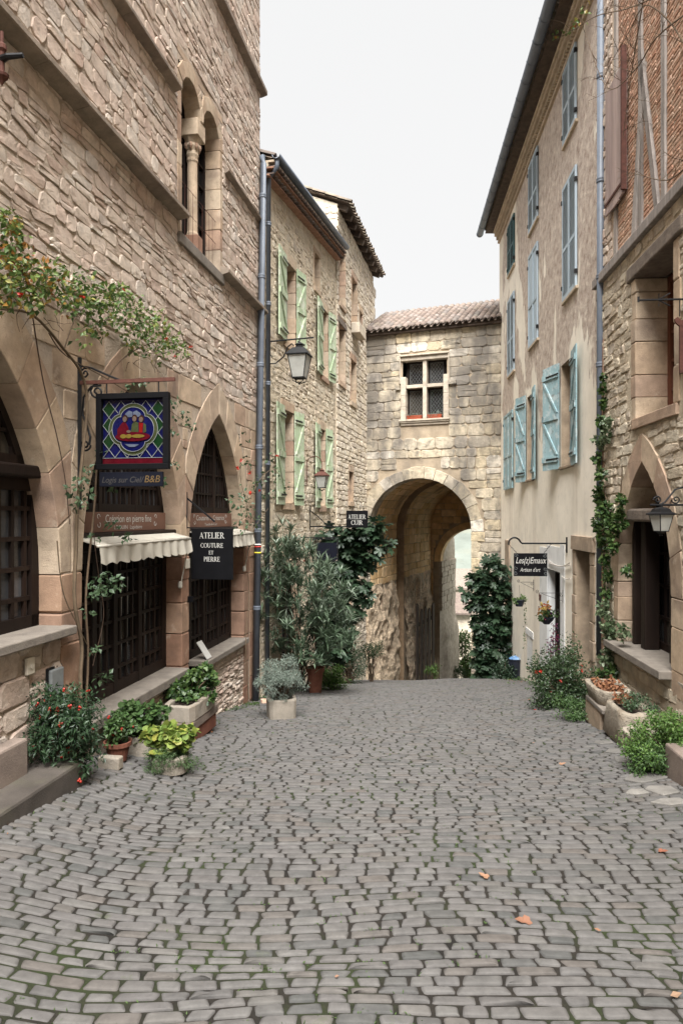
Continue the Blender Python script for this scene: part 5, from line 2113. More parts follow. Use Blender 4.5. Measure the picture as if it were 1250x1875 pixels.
# ------------------------------------------------------------------ downpipes
def pipe(name, label, pts, r, bands=(), paint=()):
    base = pts[-1]
    t = thing(name, label, "downpipe", base)
    m = MB(); m.tube(pts, r, n=12)
    build(m, "pipe", M['zinc'], t, smooth=True)
    for z in bands:
        # position along the straight lower part
        a, b = Vector(pts[-2]), Vector(pts[-1])
        f = (a.z - z) / (a.z - b.z)
        c = a + (b - a) * f
        m = MB(); m.lathe((c.x, c.y, c.z), [(r + .004, -.05), (r + .010, -.04), (r + .010, -.02), (r + .004, -.01), (r + .010, .0), (r + .010, .02), (r + .004, .03)], 12)
        build(m, "joint_ring", M['zinc'], t, smooth=True)
    for z, mt in paint:
        a, b = Vector(pts[-2]), Vector(pts[-1])
        c = a + (b - a) * ((a.z - z) / (a.z - b.z))
        m = MB(); m.lathe((c.x, c.y, c.z), [(r + .003, -.012), (r + .003, .012)], 12)
        build(m, "painted_band", M[mt], t, smooth=True)
    return t


def at(W, x, y, d):
    u, z = W.px(x, y, d)
    return W.p(u, z, d)


a = at(WL, 482, 300, .09)
b = at(WL, 468, 1268, .09)
b.z = gz(b.x, b.y) + .02
pipe("downpipe", "thick grey downpipe running full height at the left house corner", [WL.p(WL.px(479, 290, -.05)[0], a.z + .16, -.05), WL.p(WL.px(481, 285, .05)[0], a.z + .17, .05), a, b], .060,
     bands=[zr(v) for v in (4.7, 3.5, 2.2, 1.0, -.2, -1.3)], paint=((WL.px(472, 997, .09)[1], 'white_paint'), (WL.px(472, 1001, .09)[1], 'red_paint'), (WL.px(472, 1012, .09)[1], 'yel_paint')))
g0 = WM.p(m0 + .05, mtop + .03, .30)
k0 = WM.p(m0 + .16, mtop - .28, .10)
k1 = WM.p(m0 + .12, -1.55, .08)
pipe("downpipe", "thinner grey downpipe dropping from the gutter of the green-shuttered house", [g0, g0 - Vector((0, 0, .16)), k0, k1], .042, bands=[zr(v) for v in (4.4, 3.2, 2.0, .8)])
a = at(WR, 1100, -40, .08)
b = at(WR, 1098, 1200, .08)
pipe("downpipe", "grey downpipe between the cream house and the brick house", [a, b], .062, bands=[zr(v) for v in (5.5, 4.2, 3.0, 1.9, .8)])


# ------------------------------------------------------------------ lanterns
def lantern(name, label, c, w, h, rot, frame, roofmat, arm=None, armmat='iron', domed=False, style=0):
    """c = top centre of the lantern roof; arm = list of tubes (points, radius)"""
    t = thing(name, label, "lantern", (c.x, c.y, c.z - h * 1.6))
    ex = Vector((math.cos(rot), math.sin(rot), 0))
    ey = Vector((-math.sin(rot), math.cos(rot), 0))
    zt = c.z - h * .42          # top of glass
    zb = zt - h
    at_, ab = w / 2, w * .30

    def cor(k, a):
        sx, sy = ((1, 1), (-1, 1), (-1, -1), (1, -1))[k % 4]
        return ex * (sx * a) + ey * (sy * a)
    m = MB()
    C = Vector((c.x, c.y, 0))
    f = .014 * (w / .3)
    for k in range(4):
        m.bar(C + cor(k, ab) + Vector((0, 0, zb)), C + cor(k, at_) + Vector((0, 0, zt)), f, f)
        m.bar(C + cor(k, at_) + Vector((0, 0, zt)), C + cor(k + 1, at_) + Vector((0, 0, zt)), f * 1.4, f)
        m.bar(C + cor(k, ab) + Vector((0, 0, zb)), C + cor(k + 1, ab) + Vector((0, 0, zb)), f * 1.4, f)
        if style == 0:
            m.tube([C + cor(k, ab) + Vector((0, 0, zb)), C + cor(k, ab * .9) + Vector((0, 0, zb - h * .14)), C + Vector((0, 0, zb - h * .24))], f * .5, n=5)
    m.lathe((c.x, c.y, zb), [(.012, -h * .30), (.022, -h * .26), (.012, -h * .20)], 8)
    if style == 1:
        m.lathe((c.x, c.y, zb), [(ab * .5, -h * .16), (ab * .95, -h * .08), (ab * 1.1, 0)], 4, rot=rot)
    build(m, "frame", frame, t)
    for k in range(4):
        m = MB()
        m.prism([C + cor(k, ab * .97) + Vector((0, 0, zb)), C + cor(k + 1, ab * .97) + Vector((0, 0, zb)), C + cor(k + 1, at_ * .97) + Vector((0, 0, zt)), C + cor(k, at_ * .97) + Vector((0, 0, zt))], (cor(k, .002) + cor(k + 1, .002)))
        build(m, "pane", M['frost'], t)
    m = MB()
    q = math.sqrt(2)
    if domed:
        m.lathe((c.x, c.y, zt), [(at_ * q * 1.28, -.004), (at_ * q * 1.26, .012), (at_ * q * .9, h * .16), (at_ * q * .86, h * .2), (at_ * q * .74, h * .33), (at_ * q * .45, h * .42), (.02, h * .46), (.016, h * .54)], 4, rot=rot)
    else:
        m.lathe((c.x, c.y, zt), [(at_ * q * 1.15, -.004), (at_ * q * 1.15, .012), (at_ * q * .62, h * .32), (at_ * q * .34, h * .36), (at_ * q * .30, h * .46), (at_ * q * .42, h * .48), (at_ * q * .16, h * .56), (.012, h * .64)], 4, rot=rot)
    build(m, "roof", roofmat, t)
    m = MB()
    for pts, r in arm or ():
        m.tube(pts, r, n=6)
    if m.v:
        build(m, "bracket", M[armmat], t)
    return t


def spiral(c, ex, ez, r, turns, start=0.0, n=26):
    return [c + ex * (r * (1 - .8 * k / n) * math.cos(start + turns * 6.283 * k / n)) + ez * (r * (1 - .8 * k / n) * math.sin(start + turns * 6.283 * k / n)) for k in range(n + 1)]


Z3 = Vector((0, 0, 1))
# bracket lantern on the golden house
u_, z_ = WM.px(486, 626, 0)
o_ = WM.p(u_, z_, .02)
n_ = WM.n
tip = o_ + n_ * (.74 * S)
lc = o_ + n_ * (.52 * S)
arm = [([o_, tip + Z3 * .03], .016), ([o_ - Z3 * .42, o_ + n_ * .18 - Z3 * .42, o_ + n_ * .34 - Z3 * .30, o_ + n_ * .42 - Z3 * .12, o_ + n_ * .5 - Z3 * .06, o_ + n_ * .54 - Z3 * .10], .013),
       (spiral(o_ + n_ * .04 - Z3 * .30, n_, Z3, .07, 1.2), .010), ([o_ + Z3 * .05, o_ - Z3 * .5], .016), ([lc, lc - Z3 * .12], .012)]
lantern("street_lantern", "black street lantern with frosted panes hanging from a bracket by green shutters", lc - Z3 * .12, .36, .42, math.atan2(n_.y, n_.x), M['iron'], M['iron'], arm)
u_, z_ = WM.px(560, 850, 0)
o_ = WM.p(u_, z_, .02)
q_ = [o_ + n_ * (.18 - .18 * math.cos(a)) + Z3 * (.18 * math.sin(a)) for a in [math.pi * k / 10 for k in range(11)]]
lantern("small_lantern", "small lantern with rusty red roof below the green shutters", q_[-1] - Z3 * .16, .26, .27, math.atan2(n_.y, n_.x), M['iron'], M['rust'], [([o_ - Z3 * .5, o_] + q_, .009), ([q_[-1], q_[-1] - Z3 * .2], .008)], 'rust')
# lantern at the right edge
nr = WR.n
o_ = WR.p(WR.uy(6.12), zr(.10), DB + .02)
lc = o_ + nr * (.20 * S)
arm = [([o_ + nr * -.02, lc + nr * .12], .012), (spiral(lc + Z3 * .055 + nr * .04, nr, Z3, .045, 1.3), .009), ([o_ + Z3 * .2, o_ + nr * .1 + Z3 * .17, lc - nr * .04 + Z3 * .03, lc + nr * .02], .010), ([o_ + Z3 * .25, o_ - Z3 * .2], .012), (spiral(o_ + nr * .09 + Z3 * .06, nr, Z3, .05, -1.3), .008), ([lc, lc - Z3 * .05], .012)]
lantern("wall_lantern", "black wall lantern with domed roof at the right edge beside the arch", lc - Z3 * .03, .175, .185, math.atan2(nr.y, nr.x) + .35, M['iron'], M['iron'], arm, domed=True, style=1)
# iron lamp bracket end, upper left
o_ = WL.p(uL(4.05), zr(2.66), .02)
nl = WL.n
c_ = o_ + nl * (.25 * S)
t = thing("iron_bracket", "rusty iron bracket finial sticking out at the upper left edge", "bracket", c_ - Z3 * .2)
m = MB(); m.lathe(c_, [(.004, -.19), (.018, -.16), (.045, -.13), (.05, -.11), (.02, -.09), (.02, .05), (.034, .07), (.034, .1), (.014, .12), (.012, .2)], 10)
build(m, "spindle", M['rust'], t)
m = MB(); m.tube([o_, c_], .02, .02, 8)
m.tube([c_, c_ + WL.t * -.02 + nl * .06, c_ + nl * .17 + Z3 * .01], .028, .018, 8)
build(m, "arm", M['iron'], t)


# ------------------------------------------------------------------ hanging signs
def sign_plane(W, Y, s=1):
    o = W.p(W.uy(Y), 0, 0)
    return Wall(o.x, o.y, W.n.x, W.n.y, s)


# stained-glass inn sign
SP = sign_plane(WL, 5.30)
x0, x1 = .16 * S, .745 * S
z0, z1 = zr(.354), zr(.934)
f = lambda d: (lambda x, z: SP.p(x, z, d))
t = thing("inn_sign", "stained-glass inn sign in black frame hung among rose leaves", "sign", SP.p((x0 + x1) / 2, z0))
bw = .055
for a, b, c, d in ((x0, x1, z1 - bw, z1), (x0, x1, z0, z0 + bw), (x0, x0 + bw, z0 + bw, z1 - bw), (x1 - bw, x1, z0 + bw, z1 - bw)):
    m = MB(); m.wbox(SP, a, b, c, d, -.03, .03, .2)
    build(m, "frame_bar", M['signblack'], t, bevel=.004)
glassm = {}
for nm, col in (("blue", (.010, .013, .12)), ("green", (.012, .065, .02)), ("red", (.17, .008, .02)), ("olive", (.11, .13, .055)), ("pale", (.22, .26, .36)), ("flesh", (.26, .18, .14)), ("yellow", (.36, .25, .05)), ("brightred", (.45, .02, .015)), ("brown", (.07, .03, .02))):
    glassm[nm] = mk(nm + "_stained_glass", [tuple(v * .36 for v in col)], 14, .35, 30, .2, .003, rough=.22, spec=.5)
gx0, gx1, gz0, gz1 = x0 + bw, x1 - bw, z0 + bw, z1 - bw
cxm, czm = (gx0 + gx1) / 2, (gz0 + gz1) / 2 + .02
gw, gh = gx1 - gx0, gz1 - gz0


def pane2(pts, mat, d, parent=None, name="glass_piece"):
    m = MB(); m.prism([SP.p(a, b, d) for a, b in pts], SP.n * .004)
    return build(m, name, glassm[mat], parent or t)


pane2([(gx0, gz0), (gx1, gz0), (gx1, gz1), (gx0, gz1)], 'blue', -.02)
nd = 5
stp = gw / nd
for i in range(-1, nd + 1):
    for j in range(-1, 8):
        c = (gx0 + (i + .5 + .5 * (j % 2)) * stp, gz0 + .06 + j * stp * .62)
        if gx0 + .03 < c[0] < gx1 - .03 and gz0 + .09 < c[1] < gz1 - .04 and j % 2 == 0 and math.hypot(c[0] - cxm, c[1] - czm) > gw * .40:
            pane2([(max(gx0, c[0] - stp * .5), c[1]), (c[0], c[1] - stp * .62), (min(gx1, c[0] + stp * .5), c[1]), (c[0], min(gz1, c[1] + stp * .62))], 'green', -.0155)
pane2([(gx0, gz0), (gx1, gz0), (gx1, gz0 + .055), (gx0, gz0 + .055)], 'red', -.011)
R_ = gw * .30


def quatre(rad, off):
    pts = []
    for k in range(72):
        a = 6.283 * k / 72
        r = off * abs(math.cos(2 * a)) ** .6 + rad
        pts.append((cxm + r * math.cos(a), czm + r * math.sin(a)))
    return pts


q1, q2 = quatre(R_ * 1.08, .045), quatre(R_ * .92, .04)
pane2(q1, 'olive', -.0115)
pane2(q2, 'blue', -.007)
s_ = R_
def L2(x, y):
    return (cxm + x * s_, czm + y * s_)
pane2([L2(*p) for p in ((-.45, .62), (-.02, .62), (-.02, .88), (-.2, .95), (-.4, .82))], 'pale', -.0025)
pane2([L2(*p) for p in ((.02, .62), (.45, .62), (.4, .82), (.2, .95), (.02, .88))], 'pale', -.0025)
pane2([L2(*p) for p in ((-.85, -.25), (-.2, -.2), (-.25, .1), (-.45, .45), (-.62, .3), (-.85, .0))], 'red', -.0025)
pane2([L2(*p) for p in ((-.12, -.2), (.3, -.2), (.3, .32), (.1, .42), (-.05, .25))], 'olive', -.0025)
pane2([L2(*p) for p in ((.33, -.2), (.52, -.2), (.55, .3), (.33, .35))], 'brightred', -.0025)
pane2([L2(*p) for p in ((.55, -.2), (.72, -.15), (.72, .2), (.58, .32))], 'olive', -.0025)
for hx, hy in ((-.42, .55), (.1, .56), (.46, .52)):
    pane2([L2(hx + .15 * math.cos(a), hy + .19 * math.sin(a)) for a in [6.283 * k / 12 for k in range(12)]], 'brown', -.002)
    pane2([L2(hx - .01 + .11 * math.cos(a), hy - .04 + .14 * math.sin(a)) for a in [6.283 * k / 12 for k in range(12)]], 'flesh', .0025)
pane2([L2(.0 + .95 * math.cos(a), -.38 + .24 * math.sin(a)) for a in [6.283 * k / 20 for k in range(20)]], 'red', .0025)
for bx, by, rx, ry, mt in ((-.5, -.36, .17, .11, 'yellow'), (-.2, -.36, .16, .11, 'yellow'), (.3, -.36, .36, .09, 'yellow'), (-.2, -.12, .12, .07, 'flesh')):
    pane2([L2(bx + rx * math.cos(a), by + ry * math.sin(a)) for a in [6.283 * k / 14 for k in range(14)]], mt, .007)
pane2([L2(*p) for p in ((-.45, -.75), (.35, -.78), (.1, -.9), (-.2, -.9))], 'pale', -.002)
m = MB()   # lead lines
for sg in (1, -1):
    for k in range(-6, 12):
        prev = None
        pts = []
        for i in range(41):
            xx = gx0 + gw * i / 40
            zz = gz0 + .06 + sg * (xx - gx0) * 1.24 + k * stp * 1.24 + (.0 if sg > 0 else stp * 1.24 * 2)
            if gz0 + .056 <= zz <= gz1 and math.hypot((xx - cxm), (zz - czm)) > R_ * 1.14:
                pts.append((xx, zz))
            elif pts:
                if len(pts) > 1:
                    m.bar(SP.p(*pts[0], -.010), SP.p(*pts[-1], -.010), .005, .004)
                pts = []
        if len(pts) > 1:
            m.bar(SP.p(*pts[0], -.010), SP.p(*pts[-1], -.010), .005, .004)
for qq, dd in ((q1, -.006), (q2, -.001)):
    for a, b in zip(qq, qq[1:] + qq[:1]):
        m.bar(SP.p(*a, dd), SP.p(*b, dd), .005, .004)
m.bar(SP.p(gx0, gz0 + .056, -.006), SP.p(gx1, gz0 + .056, -.006), .006, .004)
build(m, "lead_lines", M['grey_metal'], t)
# wrought bracket it hangs from
zA = zr(1.025)
tb = thing("sign_bracket", "rusty scrolled iron bracket carrying the stained-glass sign", "bracket", SP.p(.03, zr(.2)))
m = MB(); m.bar(SP.p(.0, zA, 0), SP.p(.79 * S, zA + .005, 0), .028, .034)
build(m, "arm", M['rust'], tb)
m = MB(); m.bar(SP.p(.02, zr(.05), 0), SP.p(.02, zr(1.22), 0), .03, .03)
build(m, "wall_post", M['iron'], tb)
m = MB()
m.tube([SP.p(.04, zA + .16, 0), SP.p(.14, zA + .14, 0), SP.p(.32, zA + .06, 0), SP.p(.44, zA + .01, 0)], .010, n=6)
m.tube(spiral(SP.p(.075, zA + .09, 0), SP.t, Z3, .05, 1.4, 1.2), .009, n=5)
m.tube(spiral(SP.p(.20, zA - .09, 0), SP.t, Z3, .075, 1.5, 1.5), .010, n=5)
m.tube([SP.p(.05, zA - .30, 0), SP.p(.06, zA - .14, 0), SP.p(.14, zA - .04, 0), SP.p(.24, zA - .03, 0)], .011, n=6)
m.tube([SP.p(.05, zA - .30, 0), SP.p(.09, zA - .40, 0), SP.p(.13, zA - .52, 0), SP.p(.12, zA - .60, 0)], .011, n=6)
m.tube(spiral(SP.p(.075, zA - .60, 0), SP.t, Z3, .06, -1.5, 0), .010, n=5)
for xx in (.24, .66):
    m.tube([SP.p(xx * S, zA, 0), SP.p(xx * S, z1 - .005, 0)], .007, n=5)
build(m, "scroll", M['iron'], tb)
t = thing("name_board", "dark board with worn lettering under the stained-glass sign", "sign", SP.p(.45, zr(.23)))
m = MB(); m.wbox(SP, x0 + .03, x1 - .06, zr(.225), zr(.335), -.015, .015, 0)
build(m, "board", M['signblue'], t, bevel=.004)
m = MB()
put_text(m, "Logis sur Ciel/", f(.017), x0 + .06, x1 - .26, zr(.255), .055, .25)
build(m, "lettering", M['letterdim'], t)
m = MB()
put_text(m, "B&B", f(.017), x1 - .24, x1 - .09, zr(.255), .065, .2)
build(m, "gold_lettering", M['lettergold'], t)
m = MB()
for xx in (x0 + .1, x1 - .14):
    m.tube([SP.p(xx, z0, 0), SP.p(xx, zr(.335), 0)], .005, n=4)
build(m, "hook", M['iron'], t)

# atelier couture sign
SP2 = sign_plane(WL, 7.43)
f2 = lambda d: (lambda x, z: SP2.p(x, z, d))
x0, x1 = .06 * S, .525 * S
z1, z0 = zr(-.135), zr(-.68)
t = thing("workshop_sign", "black hanging sign reading ATELIER COUTURE ET PIERRE on the left pier", "sign", SP2.p(.3, z0))
m = MB(); m.wbox(SP2, x0, x1, z0, z1, -.012, .012, 0)
build(m, "board", M['signblack'], t, bevel=.004)
m = MB()
xc = (x0 + x1) / 2
put_serif(m, "ATELIER", f2(.0145), xc, z1 - .130, .080, .88)
put_serif(m, "COUTURE", f2(.0145), xc, z1 - .255, .062, .88)
put_serif(m, "ET", f2(.0145), xc - .01, z1 - .345, .05, .9)
put_serif(m, "PIERRE", f2(.0145), xc, z1 - .440, .064, .86)
build(m, "lettering", M['letter'], t)
m = MB()
m.bar(SP2.p(.0, z1 + .012, 0), SP2.p(x1, z1 + .012, 0), .014, .014)
m.bar(SP2.p(.0, zr(.20), 0), SP2.p(.40, zr(-.06), 0), .02, .02)
m.bar(SP2.p(.008, zr(.26), 0), SP2.p(.008, z1, 0), .016, .016)
build(m, "bracket", M['iron'], t)

# atelier cuir sign
SP3 = sign_plane(WM, 12.93)
f3 = lambda d: (lambda x, z: SP3.p(x, z, d))
x0, x1 = SP3.px(634, 950)[0], SP3.px(673, 950)[0]
z1, z0 = SP3.px(650, 935)[1], SP3.px(650, 966)[1]
t = thing("leather_workshop_sign", "small black hanging sign reading ATELIER CUIR before the gate", "sign", SP3.p(x1, z0))
m = MB(); m.wbox(SP3, x0, x1, z0, z1, -.012, .012, 0)
build(m, "board", M['signblack'], t, bevel=.004)
m = MB()
xc = (x0 + x1) / 2
hh = z1 - z0
put_serif(m, "ATELIER", f3(.0145), xc, z1 - hh * .50, hh * .27, .80)
put_serif(m, "CUIR", f3(.0145), xc, z1 - hh * .84, hh * .27, .92)
build(m, "lettering", M['letter'], t)
m = MB()
m.bar(SP3.p(0, z0 + .02, 0), SP3.p(x0, z0 + .02, 0), .028, .028)
m.tube([SP3.p(0, z0 + .40, 0), SP3.p(.2, z0 + .26, 0), SP3.p(.42, z0 + .05, 0)], .010, n=6)
m.tube(spiral(SP3.p(.48, z0 + .10, 0), SP3.t, Z3, .07, 1.3, 4.0), .009, n=5)
m.bar(SP3.p(.01, z0 - .05, 0), SP3.p(.01, z0 + .5, 0), .02, .02)
m.tube([SP3.p(0, z1 + .12, 0), SP3.p(x1, z1 + .10, 0)], .004, n=4)
for xx in (x0 + .12, x1 - .1):
    m.tube([SP3.p(xx, z1 + .11, 0), SP3.p(xx, z1 - .01, 0)], .006, n=4)
build(m, "bracket", M['iron'], t)

# framed glass sign below it
SP4 = sign_plane(WM, 12.3)
x0, x1 = SP4.px(572, 1000)[0], SP4.px(619, 1000)[0]
z1, z0 = SP4.px(600, 986)[1], SP4.px(600, 1028)[1]
t = thing("framed_hanging_sign", "dark framed hanging sign half hidden by the oleander", "sign", SP4.p(x1, z0))
for a, b, c, d in ((x0, x1, z1 - .022, z1), (x0, x0 + .022, z0, z1 - .022), (x1 - .022, x1, z0, z1 - .022), (x0 + .022, x1 - .022, z0, z0 + .022)):
    m = MB(); m.wbox(SP4, a, b, c, d, -.012, .012, 0)
    build(m, "frame_bar", M['iron'], t)
m = MB(); m.wbox(SP4, x0 + .10, x1 - .03, z0 + .03, z1 - .09, -.006, .006, .3)
build(m, "panel", M['signblue'], t)
m = MB(); m.bar(SP4.p(0, z1 + .02, 0), SP4.p(x1, z1 + .02, 0), .02, .02)
build(m, "arm", M['iron'], t)

# enamel workshop sign on the right
SP5 = Wall(WR.p(WR.uy(10.53), 0).x, WR.p(WR.uy(10.53), 0).y, WR.n.x, WR.n.y, -1)
xa, xb = SP5.px(940, 1030)[0], SP5.px(1001, 1030)[0]      # xa further out
z1, z0 = SP5.px(970, 1013)[1], SP5.px(970, 1055)[1]
t = thing("enamel_workshop_sign", "black hanging sign with white script Les(z)Emaux Artisan d'art", "sign", SP5.p((xa + xb) / 2, z0))
m = MB(); m.wbox(SP5, xb, xa, z0, z1, -.012, .012, 0)
build(m, "board", M['signblack'], t, bevel=.004)
f5 = lambda x, z: SP5.p(xa - x, z, .0145)
w_, h_ = xa - xb, z1 - z0
m = MB()
put_text(m, "Les(z)Emaux", f5, w_ * .06, w_ * .95, z0 + h_ * .56, h_ * .27, .22)
put_text(m, "Artisan d'art", f5, w_ * .18, w_ * .78, z0 + h_ * .20, h_ * .17, .22)
build(m, "lettering", M['letter'], t)
m = MB()
for cx, cz, st_ in ((.06, .9, 0), (.94, .9, 3.1), (.06, .12, 1.5), (.94, .12, 4.5), (.07, .35, 2), (.93, .3, 5)):
    pts = [f5(w_ * cx + .04 * (1 - .7 * k / 14) * math.cos(st_ + 7 * k / 14), z0 + h_ * cz + .035 * (1 - .7 * k / 14) * math.sin(st_ + 7 * k / 14)) for k in range(15)]
    for a, b in zip(pts, pts[1:]):
        m.bar(a, b, .005, .002, up=SP5.n)
build(m, "scroll_ornament", M['grey_metal'], t)
zA = SP5.px(1000, 995)[1]
m = MB()
xh = SP5.px(952, 990)[0]
arc = [SP5.p(xh + .0 + .11 * math.sin(a) * 0 + (.11 - .11 * math.cos(a)), zA + .11 * math.sin(a), 0) for a in [math.pi * k / 12 for k in range(13)]]
m.tube([SP5.p(0, zA, 0), SP5.p(xh - .03, zA, 0), SP5.p(xh + .0, zA + .03, 0)] + arc[2:] + [arc[-1] - Z3 * .03], .017, n=7)
m.bar(SP5.p(.01, zA - .18, 0), SP5.p(.01, zA + .12, 0), .03, .03)
build(m, "bracket", M['iron'], t)
m = MB()
def chain(a, b, n=6):
    for k in range(n):
        p0, p1 = a + (b - a) * (k / n), a + (b - a) * ((k + 1.25) / n)
        s_ = (SP5.n if k % 2 else SP5.t) * .009
        m.tube([p0 + s_, p1 + s_], .003, n=4)
        m.tube([p0 - s_, p1 - s_], .003, n=4)
chain(arc[-1] - Z3 * .02, SP5.p(xa - .06, z1, 0))
chain(SP5.p(xb - .08, zA, 0), SP5.p(xb + .06, z1, 0))
build(m, "chain", M['iron'], t)

# cropped red-brown sign at the right edge
SP6 = Wall(WR.p(WR.uy(6.10), 0).x, WR.p(WR.uy(6.10), 0).y, WR.n.x, WR.n.y, -1)
zA = SP6.px(1200, 549)[1]
xt = SP6.px(1168, 549)[0]
t = thing("red_hanging_sign", "dark red wooden sign on a chain cut by the right edge", "sign", SP6.p(.1, zA - .8))
m = MB()
m.tube([SP6.p(0, zA, 0), SP6.p(xt, zA, 0)], .012, n=6)
m.tube([SP6.p(xt, zA + .04, 0), SP6.p(xt, zA - .02, 0)], .012, n=6)
for sg in (1, -1):
    m.tube([SP6.p(xt - .12 + .12 * sg * .0 - .1, zA + .07 * sg, 0), SP6.p(xt - .22, zA + .005 * sg, 0), SP6.p(xt - .34, zA + .07 * sg, 0)], .008, n=5)
build(m, "bracket", M['iron'], t)
m = MB(); m.tube([SP6.p(.14, zA, 0), SP6.p(.14, zA - .19, 0)], .007, n=5)
build(m, "chain", M['iron'], t)
m = MB()
P = [(.02, zA - .30), (.145, zA - .30), (.19, zA - .26), (.20, zA - .22), (.17, zA - .20), (.13, zA - .235), (.02, zA - .23)]
m.prism([SP6.p(a, b, -.012) for a, b in P], SP6.n * .03)
m.wbox(SP6, .02, .145, zA - .82, zA - .302, -.012, .016, .2)
build(m, "board", M['rust'], t)

# ------------------------------------------------------------------ shop fascias and awnings
def fascia(A, u0, u1, lab, lines):
    t = thing("fascia_board", lab, "sign", WL.p((u0 + u1) / 2, zr(-.14)))
    m = MB(); m.wbox(WL, u0, u1, zr(-.138), zr(.035), DR + .05, DR + .10, 0)
    build(m, "board", M['signbrown'], t, bevel=.004)
    m = MB()
    ff = lambda x, z: WL.p(x, z, DR + .1025)
    w = u1 - u0
    for s_, a, b, y, h in lines:
        put_text(m, s_, ff, u0 + w * a, u0 + w * b, zr(y), h)
    build(m, "lettering", M['letter'], t)
    m = MB()
    for x, sg in ((.20, 1), (.86, -1)):
        c = ff(u0 + w * x, zr(-.03))
        for a0, rr, cz in ((0, .035, .03), (3.1, .04, -.05)):
            pts = [c + WL.t * (sg * (rr * (1 - .6 * k / 12) * math.cos(a0 + 4.6 * k / 12) + (.02 if cz < 0 else 0))) + Z3 * (cz + rr * (1 - .6 * k / 12) * math.sin(a0 + 4.6 * k / 12)) for k in range(13)]
            for a, b in zip(pts, pts[1:]):
                m.bar(a, b, .008, .002, up=WL.n)
    build(m, "scroll_ornament", M['letter'], t)


fascia(A2, A2.u0 + .16, A2.u1 - .16, "brown board lettered Création en pierre fine above the awning", (("Création en pierre fine", .27, .80, -.055, .085), ("LDOUIN  Lapidaire", .36, .68, -.118, .045)))
fascia(A3, A3.u0 + .16, A3.u1 - .16, "brown board lettered Couturière Créatrice above the far shopfront", (("Couturière  Créatrice", .24, .82, -.050, .075), ("Textile & Cuir", .40, .66, -.115, .04)))


def awning(u0, u1, lab, arm_u):
    t = thing("awning", lab, "awning", WL.p((u0 + u1) / 2, zr(-.5)))
    zb, zf, df = zr(-.175), zr(-.235), .16
    m = MB()
    m.prism([WL.p(u0, zb, -.12), WL.p(u0, zb + .015, -.12), WL.p(u0, zf + .02, df), WL.p(u0, zf, df)], WL.t * (u1 - u0))
    build(m, "canvas_top", M['canvas'], t)
    m = MB(); m.tube([WL.p(u0 - .02, zf, df), WL.p(u1 + .02, zf, df)], .016, n=8)
    build(m, "front_bar", M['cream_metal'], t, smooth=True)
    m = MB()
    n = 96
    ra_ = random.Random(int(u0 * 10))
    rows = []
    sc = 11
    for j in range(7):
        row = []
        for i in range(n + 1):
            fr_ = i / n
            drop = .165 + .028 * abs(math.sin(math.pi * sc * fr_))
            fz = j / 6
            wv_ = .016 * math.sin(fr_ * 57 + 1.3 * math.sin(fr_ * 9)) + .014 * noise.noise(Vector((fr_ * 17, fz * 1.2, u0)))
            row.append(m.vert(WL.p(u0 + (u1 - u0) * fr_, zf - drop * fz, df + .008 + fz * .02 + wv_ * (.15 + fz))))
        rows.append(row)
    for j in range(6):
        for i in range(n):
            m.face(rows[j][i], rows[j][i + 1], rows[j + 1][i + 1], rows[j + 1][i])
    build(m, "valance", M['canvas'], t, smooth=True)
    for uu in arm_u:
        m = MB()
        m.bar(WL.p(uu, zf - .01, df - .02), WL.p(uu - .02, zr(-.72), .03), .022, .012)
        m.lathe(WL.p(uu - .02, zr(-.72), .02), [(.02, -.045), (.03, -.03), (.03, .03), (.018, .045)], 8)
        build(m, "folding_arm", M['cream_metal'], t)


awning(A2.u0 + .03, A2.u1 - .10, "cream scalloped awning over the near shop door", (A2.u1 - .06,))
awning(A3.u0 + .25, A3.u1 + .02, "cream scalloped awning over the far shopfront behind the black sign", (A3.u1 + .03,))


# ------------------------------------------------------------------ small fittings
def plate(W, x0, y0, x1, y1, d0, d1, mat, name, label, cat, bev=.006):
    a, b = W.px(x0, y0), W.px(x1, y1)
    m = MB(); m.wbox(W, a[0], b[0], min(a[1], b[1]), max(a[1], b[1]), d0, d1, 0)
    return a, b, m


a, b, m = plate(WL, 41, 1206, 55, 1232, .02, .05, None, "", "", "")
t = thing("bell_plate", "cream bell plate on the rubble base at the left edge", "bell", WL.p(a[0], b[1]))
build(m, "plate", M['plastic_w'], t, bevel=.006)
m = MB(); c = WL.p((a[0] + b[0]) / 2, (a[1] + b[1]) / 2, .05)
m.tube([c, c + WL.n * .012], .022, n=12)
build(m, "button", M['plastic_w'], t)
a, b, m = plate(WL, 84, 1228, 107, 1268, .02, .06, None, "", "", "")
t = thing("meter_cover", "grey metal meter cover on the wall above the red berries", "cover", WL.p(a[0], b[1]))
build(m, "cover", M['grey_metal'], t, bevel=.012)
m = MB()
m.wbox(WL, a[0] - .02, b[0] + .02, min(a[1], b[1]) - .02, max(a[1], b[1]) + .02, .01, .03, 0)
build(m, "surround", M['iron'], t, bevel=.006)
a, b, m = plate(WL, 337, 1024, 344, 1040, .012, .035, None, "", "", "")
tag(build(m, "switch_plate", M['plastic_w'], bevel=.004), "small cream plate on the pier under the sign bracket", "plate")
m = MB(); m.wbox(SP2, .02, .10, zr(-.93), zr(-.865), -.008, .008, 0)
tag(build(m, "name_plaque", M['signblack'], bevel=.003), "tiny black plaque projecting from the pier between the shop arches", "plaque")
